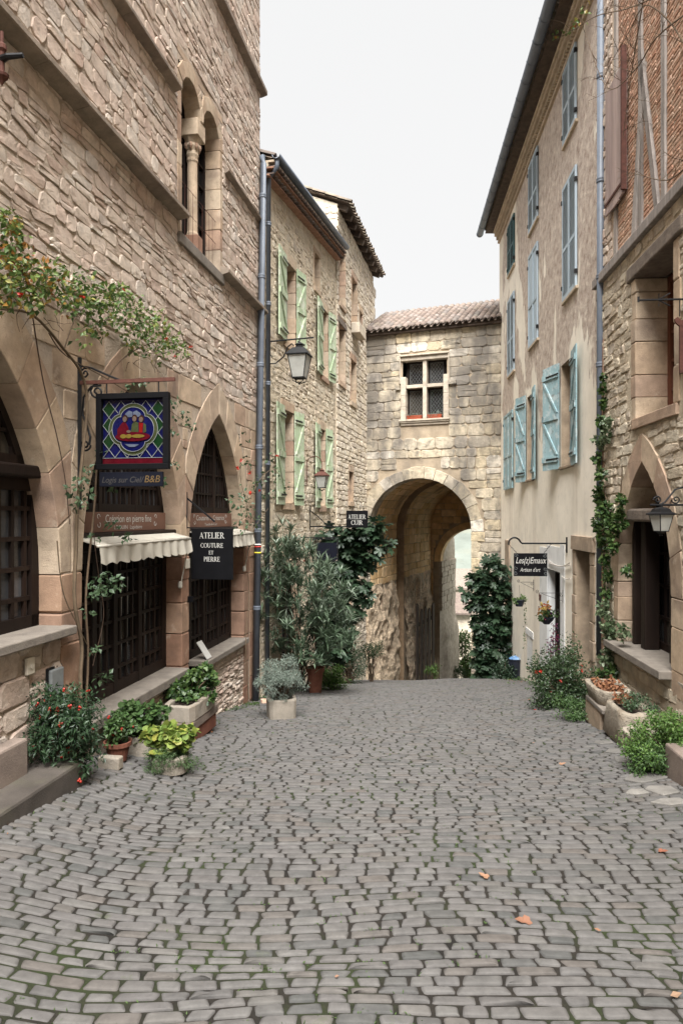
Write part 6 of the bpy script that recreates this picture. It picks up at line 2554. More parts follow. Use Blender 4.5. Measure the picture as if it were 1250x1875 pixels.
# leaning price card on the sill
c0 = WL.p(*((A3.u0 + .62), zr(-1.66)), 0)
m = MB()
pa, pb = WL.p(A3.u0 + .56, zr(-1.655), .05), WL.p(A3.u0 + .74, zr(-1.655), .05)
tp = Vector((0, 0, .24)) + WL.n * -.16
m.prism([pa, pb, pb + tp, pa + tp], WL.n * .012 + Z3 * .008)
tag(build(m, "leaflet_card", M['letter'], bevel=.002), "white card leaning on the sill of the far shopfront", "card")

# ------------------------------------------------------------------ window boxes on the gate
def flowerbox(ua, ub, lab):
    t = thing("window_box", lab, "planter", WG.p((ua + ub) / 2, GWn.z0 + .0, .0))
    m = MB()
    z0_, z1_ = GWn.z0 - .018, GWn.z0 + .11
    m.hexa([WG.p(ua + .02, z0_, -.14), WG.p(ub - .02, z0_, -.14), WG.p(ub - .02, z0_, .02), WG.p(ua + .02, z0_, .02),
            WG.p(ua, z1_, -.15), WG.p(ub, z1_, -.15), WG.p(ub, z1_, .04), WG.p(ua, z1_, .04)], .2)
    build(m, "box", M['redbox'], t, bevel=.008)
    m = MB()
    r_ = random.Random(int(ua * 100))
    for k in range(26):
        u = r_.uniform(ua + .03, ub - .03)
        p0 = WG.p(u, z1_, r_.uniform(-.1, .0))
        for j in range(3):
            dv = Vector((r_.uniform(-1, 1), r_.uniform(-1, .3), r_.uniform(-.6, 1.0))).normalized()
            leaf(m, p0, dv, Vector((0, -.3, 1)), r_.uniform(.08, .2), .018, 'lance', r_.random(), droop=.35)
    build(m, "foliage", L_['santolina'], t)


M['redbox'] = mk("orange_red_plastic", [(.30, .07, .035), (.25, .06, .03)], 8, .2, 0, 0, rough=.5)

# ------------------------------------------------------------------ gate leaf of dark planks
t = thing("wooden_gate_leaf", "dark weathered plank gate leaf standing open inside the arch", "gate", WP.p(WP.px(776, 1240)[0], -4.4))
gx = [(762, 1108), (770, 1118), (777, 1114), (784, 1116), (791, 1106)]
for k, (xx, yt) in enumerate(gx):
    u, zt_ = WP.px(xx, yt, .30)
    ub_ = WP.px(xx + 4, yt, .30)[0]
    m = MB(); 
    m.prism([WP.p(u, -6, .26), WP.p(ub_, -6, .26), WP.p(ub_, zt_ - .05, .26), WP.p((u + ub_) / 2, zt_ + .05, .26), WP.p(u, zt_ - .05, .26)], WP.n * .05, rg.random())
    build(m, "plank", M['oak'], t)
m = MB()
ua, ub_ = WP.px(763, 1150, .30)[0], WP.px(796, 1150, .30)[0]
for yy in (1140, 1205):
    z_ = WP.px(776, yy, .3)[1]
    m.wbox(WP, ua, ub_, z_ - .07, z_ + .07, .21, .258, .4)
build(m, "rail", M['oak'], t)

# ------------------------------------------------------------------ butterfly and brackets on the cream house
c = at(WR, 988, 1094, .02)
m = MB()
for sg in (1, -1):
    P = [(0, .02), (.05, .075), (.11, .09), (.12, .04), (.08, .0), (.09, -.05), (.055, -.085), (.012, -.03)]
    m.prism([c + WR.t * (sg * a) + Z3 * b for a, b in P], WR.n * .008)
m.tube([c - Z3 * .05, c + Z3 * .05], .010, n=6)
tag(build(m, "metal_butterfly", M['rust']), "dark metal butterfly ornament on the whitewashed wall", "ornament")


def scroll_bracket(x, y, L, lab):
    u, z = WR.px(x, y)
    P = Wall(WR.p(u, 0).x, WR.p(u, 0).y, WR.n.x, WR.n.y, -1)
    m = MB()
    m.bar(P.p(.01, z - .2, 0), P.p(.01, z + .06, 0), .012, .012)
    m.bar(P.p(.0, z, 0), P.p(L, z, 0), .008, .008)
    m.bar(P.p(.01, z - .16, 0), P.p(L * .85, z - .01, 0), .008, .008)
    m.tube(spiral(P.p(.05, z - .05, 0), P.t, Z3, .035, 1.3), .005, n=4)
    m.tube(spiral(P.p(L, z + .03, 0), P.t, Z3, .035, 1.3, -1.57), .005, n=4)
    return tag(build(m, "basket_bracket", M['iron']), lab, "bracket", None), P, z, L


scroll_bracket(977, 1066, .36, "thin iron scroll bracket under the enamel workshop sign")
scroll_bracket(1031, 1086, .50, "thin iron scroll bracket beside the shop doorway")
# cables over the doors
m = MB()
for x0_, y0_, x1_, y1_, sag in ((1003, 1025, 1043, 1030, 9), (1003, 1030, 1043, 1034, 5), (1028, 1055, 1043, 1059, 3), (1048, 980, 1092, 980, 12), (1048, 983, 1092, 981, 6)):
    pts = []
    for k in range(9):
        fk = k / 8
        pts.append(at(WR, x0_ + (x1_ - x0_) * fk, y0_ + (y1_ - y0_) * fk + sag * 4 * fk * (1 - fk), .04))
    m.tube(pts, .009, n=5)
tag(build(m, "wall_cables", M['cable']), "pale cables looping above the doors of the cream house", "cables")

# ------------------------------------------------------------------ bin with a bag
p = P3(942, 1245, Y_(14.6))
p.z = gz(p.x, p.y)
t = thing("rubbish_bin", "dark bin with a blue bag showing at the top beside the gate", "bin", p)
m = MB(); m.lathe(p, [(.15, 0), (.165, .03), (.195, .50), (.21, .52), (.21, .55), (.19, .55), (.18, .48)], 14)
build(m, "body", M['bin'], t, smooth=False)
m = MB()
r_ = random.Random(5)
m.lathe(p + Z3 * .49, [(.165, 0), (.17, .04), (.12, .075), (.06, .10), (.02, .12)], 12, .2)
m.v = [(x + r_.uniform(-.015, .015), y + r_.uniform(-.015, .015), z + r_.uniform(-.02, .02)) for x, y, z in m.v]
m.r = [r_.random() for _ in m.v]
build(m, "bag", M['bag'], t)

# ------------------------------------------------------------------ vessels
def trough_mb(c, lx, ly, h, rot, wall=.05, taper=.88, n=28, pw=4.0, wob=.008, seed=1):
    """open trough with rounded-rectangular plan -> mesh"""
    m = MB()
    c = Vector(c)
    ca, sa = math.cos(rot), math.sin(rot)
    r_ = random.Random(seed)
    rings = []
    for fx, z, ins in ((taper, 0, 0), (taper + .04, .03 * h, 0), (1.0, h * .93, 0), (1.0, h, .006), (1.0, h, wall - .006), (1.0, h * .95, wall), (taper, h * .3, wall)):
        ring = []
        for k in range(n):
            a = 6.28318 * k / n
            cx, sx = math.cos(a), math.sin(a)
            rr = (abs(cx) ** pw + abs(sx) ** pw) ** (-1 / pw)
            x, y = cx * rr * (lx / 2 * fx - ins), sx * rr * (ly / 2 * fx - ins)
            w_ = wob * noise.noise(Vector((x * 6, y * 6, z * 6 + seed)))
            ring.append(m.vert(c + Vector(((x + w_) * ca - (y + w_) * sa, (x + w_) * sa + (y + w_) * ca, z + w_)), r_.random() * .2 + .3))
        rings.append(ring)
    for a, b in zip(rings, rings[1:]):
        for k in range(n):
            m.face(a[k], a[(k + 1) % n], b[(k + 1) % n], b[k])
    m.face(*rings[0][::-1])
    s = MB()
    s.lathe(c, [(.01, h * .80), (max(lx, ly) * .4, h * .80)], 16, sq=(1, 1), rot=rot)
    return m


def soil_mb(c, lx, ly, z, rot, n=20, pw=4.0, seed=3):
    m = MB()
    c = Vector(c)
    ca, sa = math.cos(rot), math.sin(rot)
    ctr = m.vert(c + Vector((0, 0, z + .02)))
    ring = []
    for k in range(n):
        a = 6.28318 * k / n
        rr = (abs(math.cos(a)) ** pw + abs(math.sin(a)) ** pw) ** (-1 / pw)
        x, y = math.cos(a) * rr * lx / 2, math.sin(a) * rr * ly / 2
        ring.append(m.vert(c + Vector((x * ca - y * sa, x * sa + y * ca, z))))
    for k in range(n):
        m.face(ring[k], ring[(k + 1) % n], ctr)
    return m


def planter(name, label, c, lx, ly, h, rot, mat, wall=.05, taper=.88, pw=4.0, seed=1, cat="planter", group=None):
    t = thing(name, label, cat, c, group)
    build(trough_mb(c, lx, ly, h, rot, wall, taper, pw=pw, seed=seed), "vessel", mat, t, smooth=False, bevel=0)
    build(soil_mb(c, lx * .94 - 2 * wall, ly * .94 - 2 * wall, h * .82, rot, pw=pw), "soil", M['soil'], t)
    return t

# ------------------------------------------------------------------ plants
FIG = [(0, 0), (.22, -.06), (.46, .10), (.40, .26), (.24, .32), (.50, .50), (.50, .68), (.34, .70), (.17, .58), (.16, .84), (0, 1.0),
       (-.16, .84), (-.17, .58), (-.34, .70), (-.50, .68), (-.50, .50), (-.24, .32), (-.40, .26), (-.46, .10), (-.22, -.06)]
IVY = [(0, 0), (.30, -.06), (.50, .22), (.28, .40), (.30, .62), (0, 1.0), (-.30, .62), (-.28, .40), (-.50, .22), (-.30, -.06)]
RND = [(0, .02), (.26, -.10), (.50, .12), (.56, .42), (.42, .72), (.18, .92), (0, .84), (-.18, .92), (-.42, .72), (-.56, .42), (-.50, .12), (-.26, -.10)]


def leaf(mb, p, dv, nv, L, Wd, shape, r, droop=.15):
    dv = dv.normalized()
    s = dv.cross(nv)
    if s.length < 1e-3:
        s = dv.cross(Vector((.3, .8, .5)))
    s.normalize()
    n = s.cross(dv)
    if shape in ('oval', 'lance'):
        k = .42 if shape == 'oval' else .4
        i = mb.vert(p, r)
        a = mb.vert(p + dv * (L * k) + s * (Wd / 2) + n * (Wd * .12), r)
        b = mb.vert(p + dv * (L * k) - s * (Wd / 2) + n * (Wd * .12), r)
        c = mb.vert(p + dv * (L * .5) - n * (droop * L * .25), r)
        t = mb.vert(p + dv * L - n * (droop * L), r)
        mb.face(i, a, c)
        mb.face(a, t, c)
        mb.face(i, c, b)
        mb.face(c, t, b)
    else:
        P = {'fig': FIG, 'ivy': IVY, 'round': RND}[shape]
        c = mb.vert(p + dv * (L * .42) - n * (.06 * L), r)
        ids = [mb.vert(p + s * (x * Wd) + dv * (y * L) - n * (droop * L * (y * y * .6 + x * x * .9)), r) for x, y in P]
        m = len(ids)
        for k in range(m):
            mb.face(ids[k], ids[(k + 1) % m], c)


def rv(rng, up=0.0):
    v = Vector((rng.gauss(0, 1), rng.gauss(0, 1), rng.gauss(0, 1) + up))
    return v.normalized() if v.length > 1e-6 else Vector((0, 0, 1))


def clump(mb, c, rad, n, L, Wd, shape, rng, up=.5, out=.8, rl=(0, 1), droop=.15):
    """leaves spread through an ellipsoid, thicker to the outside"""
    c = Vector(c)
    rx, ry, rz = rad if hasattr(rad, '__len__') else (rad,) * 3
    for _ in range(n):
        d = rv(rng)
        f = rng.random() ** .45
        p = c + Vector((d.x * rx, d.y * ry, d.z * rz)) * f
        dv = (d * out + rv(rng) * .8 + Vector((0, 0, -.15))).normalized()
        nv = (Vector((0, 0, 1)) * up + d * .5 + rv(rng) * .5).normalized()
        k = rng.uniform(.6, 1.2)
        leaf(mb, p, dv, nv, L * k, Wd * k, shape, rl[0] + (rl[1] - rl[0]) * rng.random(), droop)


def bush(name, label, base, c, rad, ncl, nl, L, Wd, shape, mat, rng, up=.5, spread=.62, cs=.42, stems=True, stemr=.008, cat="shrub", group=None, parent=None, flowers=None, stemmat='stem', out=.8, lowcut=None, droop=.15):
    c = Vector(c)
    t = parent or thing(name, label, cat, base, group)
    fo, sm_ = MB(), MB()
    rx, ry, rz = rad
    base = Vector(base)
    pts = []
    for k in range(ncl):
        d = rv(rng)
        f = rng.random() ** .5 * spread + .12
        q = c + Vector((d.x * rx * f, d.y * ry * f, d.z * rz * f))
        if lowcut is not None and q.z < lowcut:
            q.z = lowcut + rng.random() * .1
        pts.append(q)
        s = cs * rng.uniform(.65, 1.3)
        clump(fo, q, (rx * s, ry * s, rz * s), nl, L, Wd, shape, rng, up, out, droop=droop)
        if stems:
            b = base + Vector((rng.uniform(-.12, .12) * rx, rng.uniform(-.12, .12) * ry, 0))
            mid = (b + q) / 2 + Vector((rng.uniform(-.1, .1) * rx, rng.uniform(-.1, .1) * ry, rz * .15))
            sm_.tube([b, mid, q], stemr, stemr * .4, 5, rng.random())
    build(fo, "foliage", mat, t)
    if sm_.v:
        build(sm_, "stems", M[stemmat], t)
    if flowers:
        nf, fmat, fs, fshape = flowers
        fl = MB()
        for _ in range(nf):
            q = pts[rng.randrange(len(pts))]
            d = rv(rng)
            d.y = -abs(d.y)
            p = q + Vector((d.x * rx, d.y * ry, d.z * rz)) * cs * 1.05
            if fshape == 'berry':
                for _k in range(rng.randint(1, 4)):
                    o = p + rv(rng) * fs * 1.3
                    fl.lathe(o, [(fs * .3, -fs), (fs * .9, -fs * .4), (fs * .95, fs * .3), (fs * .3, fs)], 6, rng.random())
            else:
                for k in range(6):
                    leaf(fl, p, rv(rng, .4), rv(rng, .6), fs, fs * .9, 'oval', rng.random())
        build(fl, "berries" if fshape == 'berry' else "flowers", fmat, t)
    return t


rp = random.Random(101)

# --- climbing rose on the left house
base = WL.p(uL(5.22), gz(WL.p(uL(5.22), 0, .12).x, WL.p(uL(5.22), 0, .12).y), .12)
t = thing("climbing_rose", "climbing rose trained up the pier and over the left arches", "climber", base)
sm_ = MB()


def wall_path(W, pts, d=.1):
    out = []
    for q in pts:
        dd = q[2] if len(q) > 2 else d
        out.append(at(W, q[0], q[1], dd))
    # smooth
    res = []
    for i in range(len(out) - 1):
        a, b = out[max(0, i - 1)], out[i]
        c, e = out[i + 1], out[min(len(out) - 1, i + 2)]
        for k in range(5):
            f_ = k / 5
            res.append(.5 * ((2 * b) + (c - a) * f_ + (2 * a - 5 * b + 4 * c - e) * f_ * f_ + (3 * b - a - 3 * c + e) * f_ ** 3))
    res.append(out[-1])
    return res


for pts, r0, r1 in (([(150, 1330), (148, 1240), (150, 1180), (137, 1100), (140, 1000), (142, 930), (152, 830), (160, 740), (150, 685), (118, 640), (62, 578), (0, 565), (-40, 560)], .020, .010),
                    ([(156, 1320), (162, 1200), (158, 1090), (172, 940), (178, 850), (184, 760), (205, 680), (250, 640), (300, 625), (345, 640)], .012, .006),
                    ([(60, 578), (80, 700), (105, 800), (120, 880), (128, 960)], .006, .004),
                    ([(178, 900), (172, 970), (182, 1060), (190, 1130), (170, 1220)], .005, .003),
                    ([(105, 990), (115, 1080), (140, 1140), (170, 1200)], .006, .004),
                    ([(118, 640), (140, 580), (170, 560), (230, 575)], .008, .004), ([(90, 610), (120, 650), (190, 690), (240, 720), (300, 745), (335, 770)], .006, .003),
                    ([(62, 578), (50, 520), (30, 470), (15, 420)], .008, .003), ([(0, 565), (30, 530), (90, 520)], .006, .003)):
    sm_.tube(wall_path(WL, pts, .12), r0, r1, 6, rp.random())
for _ in range(46):
    x, y = rp.uniform(20, 330), 0
    y = 520 + (x - 20) * .42 + rp.uniform(-50, 60)
    a = at(WL, x, y, .16)
    pts = [a]
    dv = rv(rp)
    for k in range(3):
        dv = (dv + rv(rp) * .5 + WL.n * .1).normalized()
        pts.append(pts[-1] + dv * .07)
    sm_.tube(pts, .004, .002, 4, rp.random())
build(sm_, "stems", M['stem'], t)
fo = MB()
fo2 = MB()
fl = MB()
zones = [(15, 405, 26, 90, 1), (25, 450, 40, 170, 1), (0, 490, 40, 150, 1), (50, 500, 45, 220, 1), (100, 515, 40, 190, 1), (150, 535, 42, 210, 0), (195, 555, 40, 200, 0), (240, 575, 42, 220, 0), (280, 595, 36, 180, 0),
         (310, 620, 30, 130, 0), (335, 640, 18, 45, 0), (245, 625, 28, 90, 0), (10, 545, 30, 100, 1), (60, 545, 30, 90, 1), (180, 600, 28, 70, 0), (220, 540, 26, 80, 0), (125, 560, 26, 60, 1), (290, 650, 26, 50, 0), (150, 620, 24, 24, 0)]
for x, y, r, n, warm in zones:
    dd = rp.uniform(.14, .36)
    c = at(WL, x, y, dd)
    R = r / F * c.y
    clump(fo, c, (R * .8, R * 1.2, R), int(n * .95), .058, .038, 'oval', rp, .5, .6, rl=(0, 1) if warm else (0, .78))
    if rp.random() < .4:
        for _ in range(1):
            q = c + rv(rp) * R * .8 + WL.n * .08
            for k in range(6):
                leaf(fl, q, rv(rp, .3), rv(rp, .5), .028, .026, 'oval', rp.random())
for x, y, r, n in ((195, 1068, 30, 70), (178, 1085, 18, 30), (150, 880, 18, 26), (148, 925, 16, 22), (165, 905, 12, 12), (172, 985, 10, 10), (190, 1240, 14, 22), (175, 1190, 10, 12), (160, 1120, 10, 8), (335, 765, 16, 24), (350, 782, 10, 12), (205, 745, 14, 16), (235, 715, 18, 18),
                   (262, 700, 12, 12), (312, 735, 16, 18), (205, 962, 16, 22), (236, 985, 14, 18), (300, 880, 14, 14), (322, 850, 9, 8), (135, 900, 12, 14), (162, 860, 10, 10), (185, 830, 9, 8), (318, 790, 10, 10), (205, 890, 10, 10)):
    dd = rp.uniform(.22, .42) if x > 190 else rp.uniform(.14, .24)
    c = at(WL, x, y, dd)
    R = r / F * c.y
    clump(fo2, c, (R, R, R * .8), n, .058, .042, 'oval', rp, .5, .6)
build(fo, "foliage", L_['rose'], t)
build(fo2, "lower_foliage", L_['rosegreen'], t)
build(fl, "flowers", L_['red'], t)

# --- rose against the downpipe
pb = at(WL, 456, 1275, .12)
t = thing("pipe_rose", "thin red-flowered rose straggling up beside the left downpipe", "climber", (pb.x, pb.y, gz(pb.x, pb.y)))
sm_ = MB()
for pts in ([(455, 1280), (450, 1180), (456, 1080), (447, 1000), (452, 930), (440, 870), (450, 810)], [(452, 930), (475, 880), (500, 860), (520, 880)], [(450, 1000), (470, 960), (492, 930)]):
    sm_.tube(wall_path(WL, pts, .16), .007, .003, 5, .4)
build(sm_, "stems", M['stem'], t)
fo, fl = MB(), MB()
for x, y, r, n in ((446, 805, 12, 12), (455, 850, 16, 18), (470, 880, 20, 26), (438, 920, 22, 36), (455, 935, 20, 28), (442, 965, 16, 22), (470, 960, 16, 20), (488, 905, 16, 18), (505, 870, 16, 16), (520, 890, 12, 12), (450, 900, 14, 14), (495, 840, 12, 10)):
    c = at(WL, x, y, .2)
    R = r / F * c.y
    clump(fo, c, R, n, .075, .048, 'oval', rp, .5, .6)
for x, y in ((434, 858), (457, 866), (459, 903), (475, 900), (508, 835), (524, 985), (443, 843), (558, 1027)):
    c = at(WL, x, y, .28)
    for k in range(7):
        leaf(fl, c, rv(rp, .3), rv(rp, .5), .045, .04, 'oval', rp.random())
build(fo, "foliage", L_['rosegreen'], t)
build(fl, "flowers", L_['red'], t)

# --- plants along the left house foot
c = P3(118, 1335, Y_(4.75))
b = Vector((c.x - .05, c.y + .1, gz(c.x, c.y)))
bush("nandina_bush", "dark bushy shrub hung with red berries above the long step", b, c, (.37, .30, .42), 44, 130, .056, .021, 'lance', L_['nandina'], rp, .4, .75, .36, flowers=(42, L_['red'], .011, 'berry'))
fo = MB()
p = gpx(216, 1392)
t = thing("terracotta_pot", "small terracotta pot with a thin berried plant on the cobbles", "pot", p)
m = MB(); m.lathe(p, [(.085, 0), (.115, .15), (.135, .15), (.138, .19), (.12, .19), (.11, .14)], 18, .2)
build(m, "pot", M['terracotta'], t, smooth=False)
build(soil_mb(p, .23, .23, .155, 0, pw=2), "soil", M['soil'], t)
bush("", "", p + Z3 * .16, p + Z3 * .32, (.15, .14, .20), 14, 40, .045, .032, 'oval', L_['geranium'], rp, .5, .8, .35, parent=t, flowers=(5, L_['red'], .011, 'berry'))
p = gpx(262, 1378)
p2 = p
t = planter("stone_planter", "pale stone planter of dark geranium leaves behind the terracotta pot", p, .50, .42, .22, .2, M['troughstone'], pw=3, seed=4)
bush("", "", p + Z3 * .2, p + Z3 * .36 + Vector((.02, 0, 0)), (.30, .24, .22), 24, 50, .062, .055, 'round', L_['geranium'], rp, .9, .8, .35, parent=t, flowers=(3, L_['purple'], .03, 'oval'))
p = gpx(312, 1412)
t = planter("stone_planter", "low stone planter with yellow-green geranium and fine trailing leaves in front", p, .36, .34, .17, .1, M['troughstone'], pw=2.6, seed=5)
bush("", "", p + Z3 * .15, p + Z3 * .33, (.24, .2, .14), 20, 34, .062, .062, 'round', L_['lime'], rp, .9, .8, .36, parent=t)
bush("", "", p + Z3 * .12, p + Z3 * .15 + Vector((0, -.05, 0)), (.28, .24, .16), 34, 150, .036, .007, 'lance', L_['sedum'], rp, .3, .9, .3, parent=t, stems=False)
p = gpx(350, 1345)
rotL = math.atan2(WL.t.y, WL.t.x)
t = thing("stone_trough", "rectangular carved stone trough with dark leafy plant by the arch pier", "planter", p)
m = MB(); m.obox(p + Z3 * .07, WL.t * .44, WL.n * .17, Z3 * .09, .2)
build(m, "red_base", M['terracotta'], t, bevel=.015)
m = MB(); m.obox(p + Z3 * .22, WL.t * .46, WL.n * .19, Z3 * .055, .3)
build(m, "slab", M['steppink'], t, bevel=.015)
build(trough_mb(p + Z3 * .277, .92, .40, .19, rotL, .06, .95, pw=6, seed=7), "vessel", M['troughstone'], t)
build(soil_mb(p + Z3 * .277, .74, .26, .15, rotL, pw=6), "soil", M['soil'], t)
bush("", "", p + Z3 * .42, p + Z3 * .58 + WL.t * .14, (.32, .36, .22), 34, 70, .055, .05, 'ivy', L_['ivy'], rp, .7, .8, .34, parent=t)
# grey santolina
p = gpx(515, 1313)
t = planter("stone_tub", "square stone tub holding a round silver-grey shrub", p, .42, .42, .30, .25, M['troughstone'], pw=5, taper=.9, seed=9)
bush("", "", p + Z3 * .25, p + Z3 * .56, (.36, .36, .32), 80, 170, .036, .008, 'lance', L_['santolina'], rp, .2, .85, .24, parent=t)
m = MB(); q = gpx(486, 1287); m.obox(q + Z3 * .03, Vector((.07, .02, .0)), Vector((-.02, .05, 0)), Vector((0, .01, .03)), .3)
tag(build(m, "loose_brick", M['brick'], bevel=.006), "loose broken brick on the ground beside the silver shrub tub", "brick")

# --- oleander, fig and low greens before the golden house
c = P3(555, 1075, Y_(10.6))
b = gpx(548, 1262)
t = thing("oleander", "tall pale-edged oleander with long narrow leaves before the golden house", "shrub", b)
fo, sm_ = MB(), MB()
heads = []
for k in range(440):
    x, y = rp.uniform(474, 645), rp.uniform(945, 1215)
    lim = 945 + max(0, (x - 520)) * 1.0 if x > 520 else 955 + (520 - x) * .7
    if y < lim or (x > 600 and y > 1190) or (x < 500 and y > 1130):
        continue
    heads.append((x, y))
for x, y in heads:
    q = P3(x, y, Y_(10.6) + rp.uniform(-.65, .65))
    lo_ = y > 1150
    for j in range(rp.randint(16, 24)):
        d = (rv(rp) + Vector((0, 0, .75))).normalized()
        leaf(fo, q - Z3 * rp.uniform(0, .12), d, Z3, rp.uniform(.16, .27), .032, 'lance', rp.random() * (.5 if lo_ else 1), .12)
    if rp.random() < .10:
        mid = (b + q) / 2 + Vector((rp.uniform(-.1, .1), rp.uniform(-.1, .1), .1))
        sm_.tube([b + Vector((rp.uniform(-.15, .15), rp.uniform(-.15, .15), 0)), mid, q], .012, .005, 5, rp.random())
build(fo, "foliage", L_['oleander'], t)
build(sm_, "stems", M['stem'], t)


def fig_tree(name, label, b, zones, rng, L=.24):
    t = thing(name, label, "tree", b)
    fo, sm_ = MB(), MB()
    for x, y, Yd, r, n in zones:
        c = P3(x, y, Yd)
        R = r / F * Yd
        for _ in range(int(n * 2.6)):
            d = rv(rng)
            p = c + d * R * 1.08 * rng.random() ** .5
            dv = (d * .7 + rv(rng) * .6 + Vector((0, -.2, -.35))).normalized()
            nv = (Vector((0, -.35, 1)) + rv(rng) * .45).normalized()
            k = rng.uniform(.6, 1.15)
            leaf(fo, p, dv, nv, L * k, L * k, 'fig', rng.random(), .25)
        mid = (b + c) / 2 + Vector((rng.uniform(-.15, .15), rng.uniform(-.15, .15), .1))
        if rng.random() < .3:
            sm_.tube([b + Vector((.05, .2, 0)), mid + Vector((.05, .25, 0)), c + Vector((0, .1, 0))], .018, .007, 6, rng.random())
    build(fo, "crown", L_['fig'], t)
    build(sm_, "trunk", M['stem'], t)


fy = Y_(13.3)
fig_tree("fig_tree", "dark broad-leaved fig leaning out under the ATELIER CUIR sign", Vector((P3(636, 1250, fy).x, fy, gz(P3(636, 1250, fy).x, fy))),
         [(610, 985, fy, 22, 30), (640, 985, fy, 24, 36), (665, 975, fy, 22, 30), (690, 968, fy, 16, 14), (700, 1000, fy, 14, 10), (670, 1015, fy, 24, 36), (640, 1030, fy, 26, 44), (615, 1040, fy, 24, 34), (650, 1065, fy, 22, 30), (665, 1090, fy, 14, 12), (620, 1080, fy, 24, 30), (605, 1120, fy, 22, 24), (600, 1160, fy, 22, 20), (640, 1120, fy, 20, 16), (625, 1150, fy, 22, 20), (615, 1190, fy, 22, 20)], rp)
fy = Y_(15.6)
fig_tree("fig_tree", "dense dark fig tree filling the corner right of the arch", Vector((P3(897, 1250, fy).x, fy, gz(P3(897, 1250, fy).x, fy))),
         [(900, 1050, fy, 26, 40), (884, 1065, fy, 17, 28), (858, 1062, fy, 8, 3), (852, 1085, fy, 9, 4), (876, 1100, fy, 16, 26), (900, 1095, fy, 28, 50), (920, 1080, fy, 14, 18), (884, 1140, fy, 17, 30), (905, 1145, fy, 26, 44), (918, 1130, fy, 12, 14), (888, 1185, fy, 16, 30), (905, 1190, fy, 24, 40), (896, 1225, fy, 20, 40), (912, 1225, fy, 18, 26), (856, 1108, fy, 6, 2), (882, 1215, fy, 13, 26), (885, 1248, fy, 20, 30), (908, 1250, fy, 18, 26), (880, 1165, fy, 11, 18), (922, 1170, fy, 12, 16), (922, 1205, fy, 12, 16), (880, 1240, fy, 9, 14), (926, 1044, fy, 9, 4), (897, 1026, fy, 9, 5), (868, 1046, fy, 8, 3), (915, 1032, fy, 8, 4), (866, 1128, fy, 7, 3), (930, 1110, fy, 7, 4), (870, 1195, fy, 7, 3)], rp)
p = gpx(577, 1268)
t = thing("tall_terracotta_pot", "tall terracotta pot half hidden behind the oleander foot", "pot", p)
m = MB(); m.lathe(p, [(.12, 0), (.16, .42), (.185, .42), (.19, .50), (.165, .50), (.15, .40)], 18, .5)
build(m, "pot", M['terracotta'], t)
c = P3(608, 1240, Y_(11.6))
bush("low_green_bush", "bright low green bush beside the tall terracotta pot", Vector((c.x, c.y, gz(c.x, c.y))), c, (.32, .28, .34), 30, 90, .045, .028, 'oval', L_['bright'], rp, .5, .8, .36)
c = P3(640, 1218, Y_(13.4))
bush("low_green_bush", "dark feathery bush below the left fig tree", Vector((c.x, c.y, gz(c.x, c.y))), c, (.45, .36, .46), 40, 110, .05, .014, 'lance', L_['nandina'], rp, .4, .8, .36)
c = P3(680, 1192, Y_(14.8))
bush("low_green_bush", "thin grey-green bush growing at the rock foot of the gate", Vector((c.x, c.y, gz(c.x, c.y))), c, (.42, .3, .36), 26, 60, .05, .022, 'lance', L_['bush'], rp, .4, .8, .36)
c = P3(790, 1228, Y_(19.0))
bush("arch_weed", "small green weed at the foot of the plank gate leaf", Vector((c.x, c.y, gz(c.x, c.y) - .1)), c, (.34, .3, .3), 10, 34, .07, .035, 'oval', L_['bright'], rp, .5, .8, .36)

# --- right side
c = P3(1028, 1252, Y_(8.7))
bush("flowering_shrub", "dense small-leaved shrub with red flowers before the cream house doors", Vector((c.x, c.y, gz(c.x, c.y))), c, (.58, .55, .68), 95, 130, .043, .028, 'oval', L_['bush'], rp, .5, .85, .27, flowers=(16, L_['red'], .035, 'oval'))
c = P3(1050, 1322, Y_(7.7))
bush("low_green_bush", "low dark green growth at the front of the flowering shrub", Vector((c.x, c.y, gz(c.x, c.y))), Vector((c.x, c.y, gz(c.x, c.y) + .12)), (.46, .32, .20), 26, 110, .034, .02, 'oval', L_['geranium'], rp, .6, .85, .33, stems=False)
c = P3(925, 1232, Y_(14.6))
bush("dark_pot_plant", "dim bushy plant between the fig and the bin", Vector((c.x - .1, c.y, gz(c.x, c.y))), c, (.32, .25, .46), 30, 80, .06, .03, 'oval', L_['fig'], rp, .5, .8, .36)
c = P3(952, 1252, Y_(13.6))
bush("low_green_bush", "low leafy weeds at the foot of the dark bin", Vector((c.x, c.y, gz(c.x, c.y))), c, (.3, .25, .16), 10, 40, .05, .034, 'oval', L_['geranium'], rp, .6, .8, .36, stems=False)
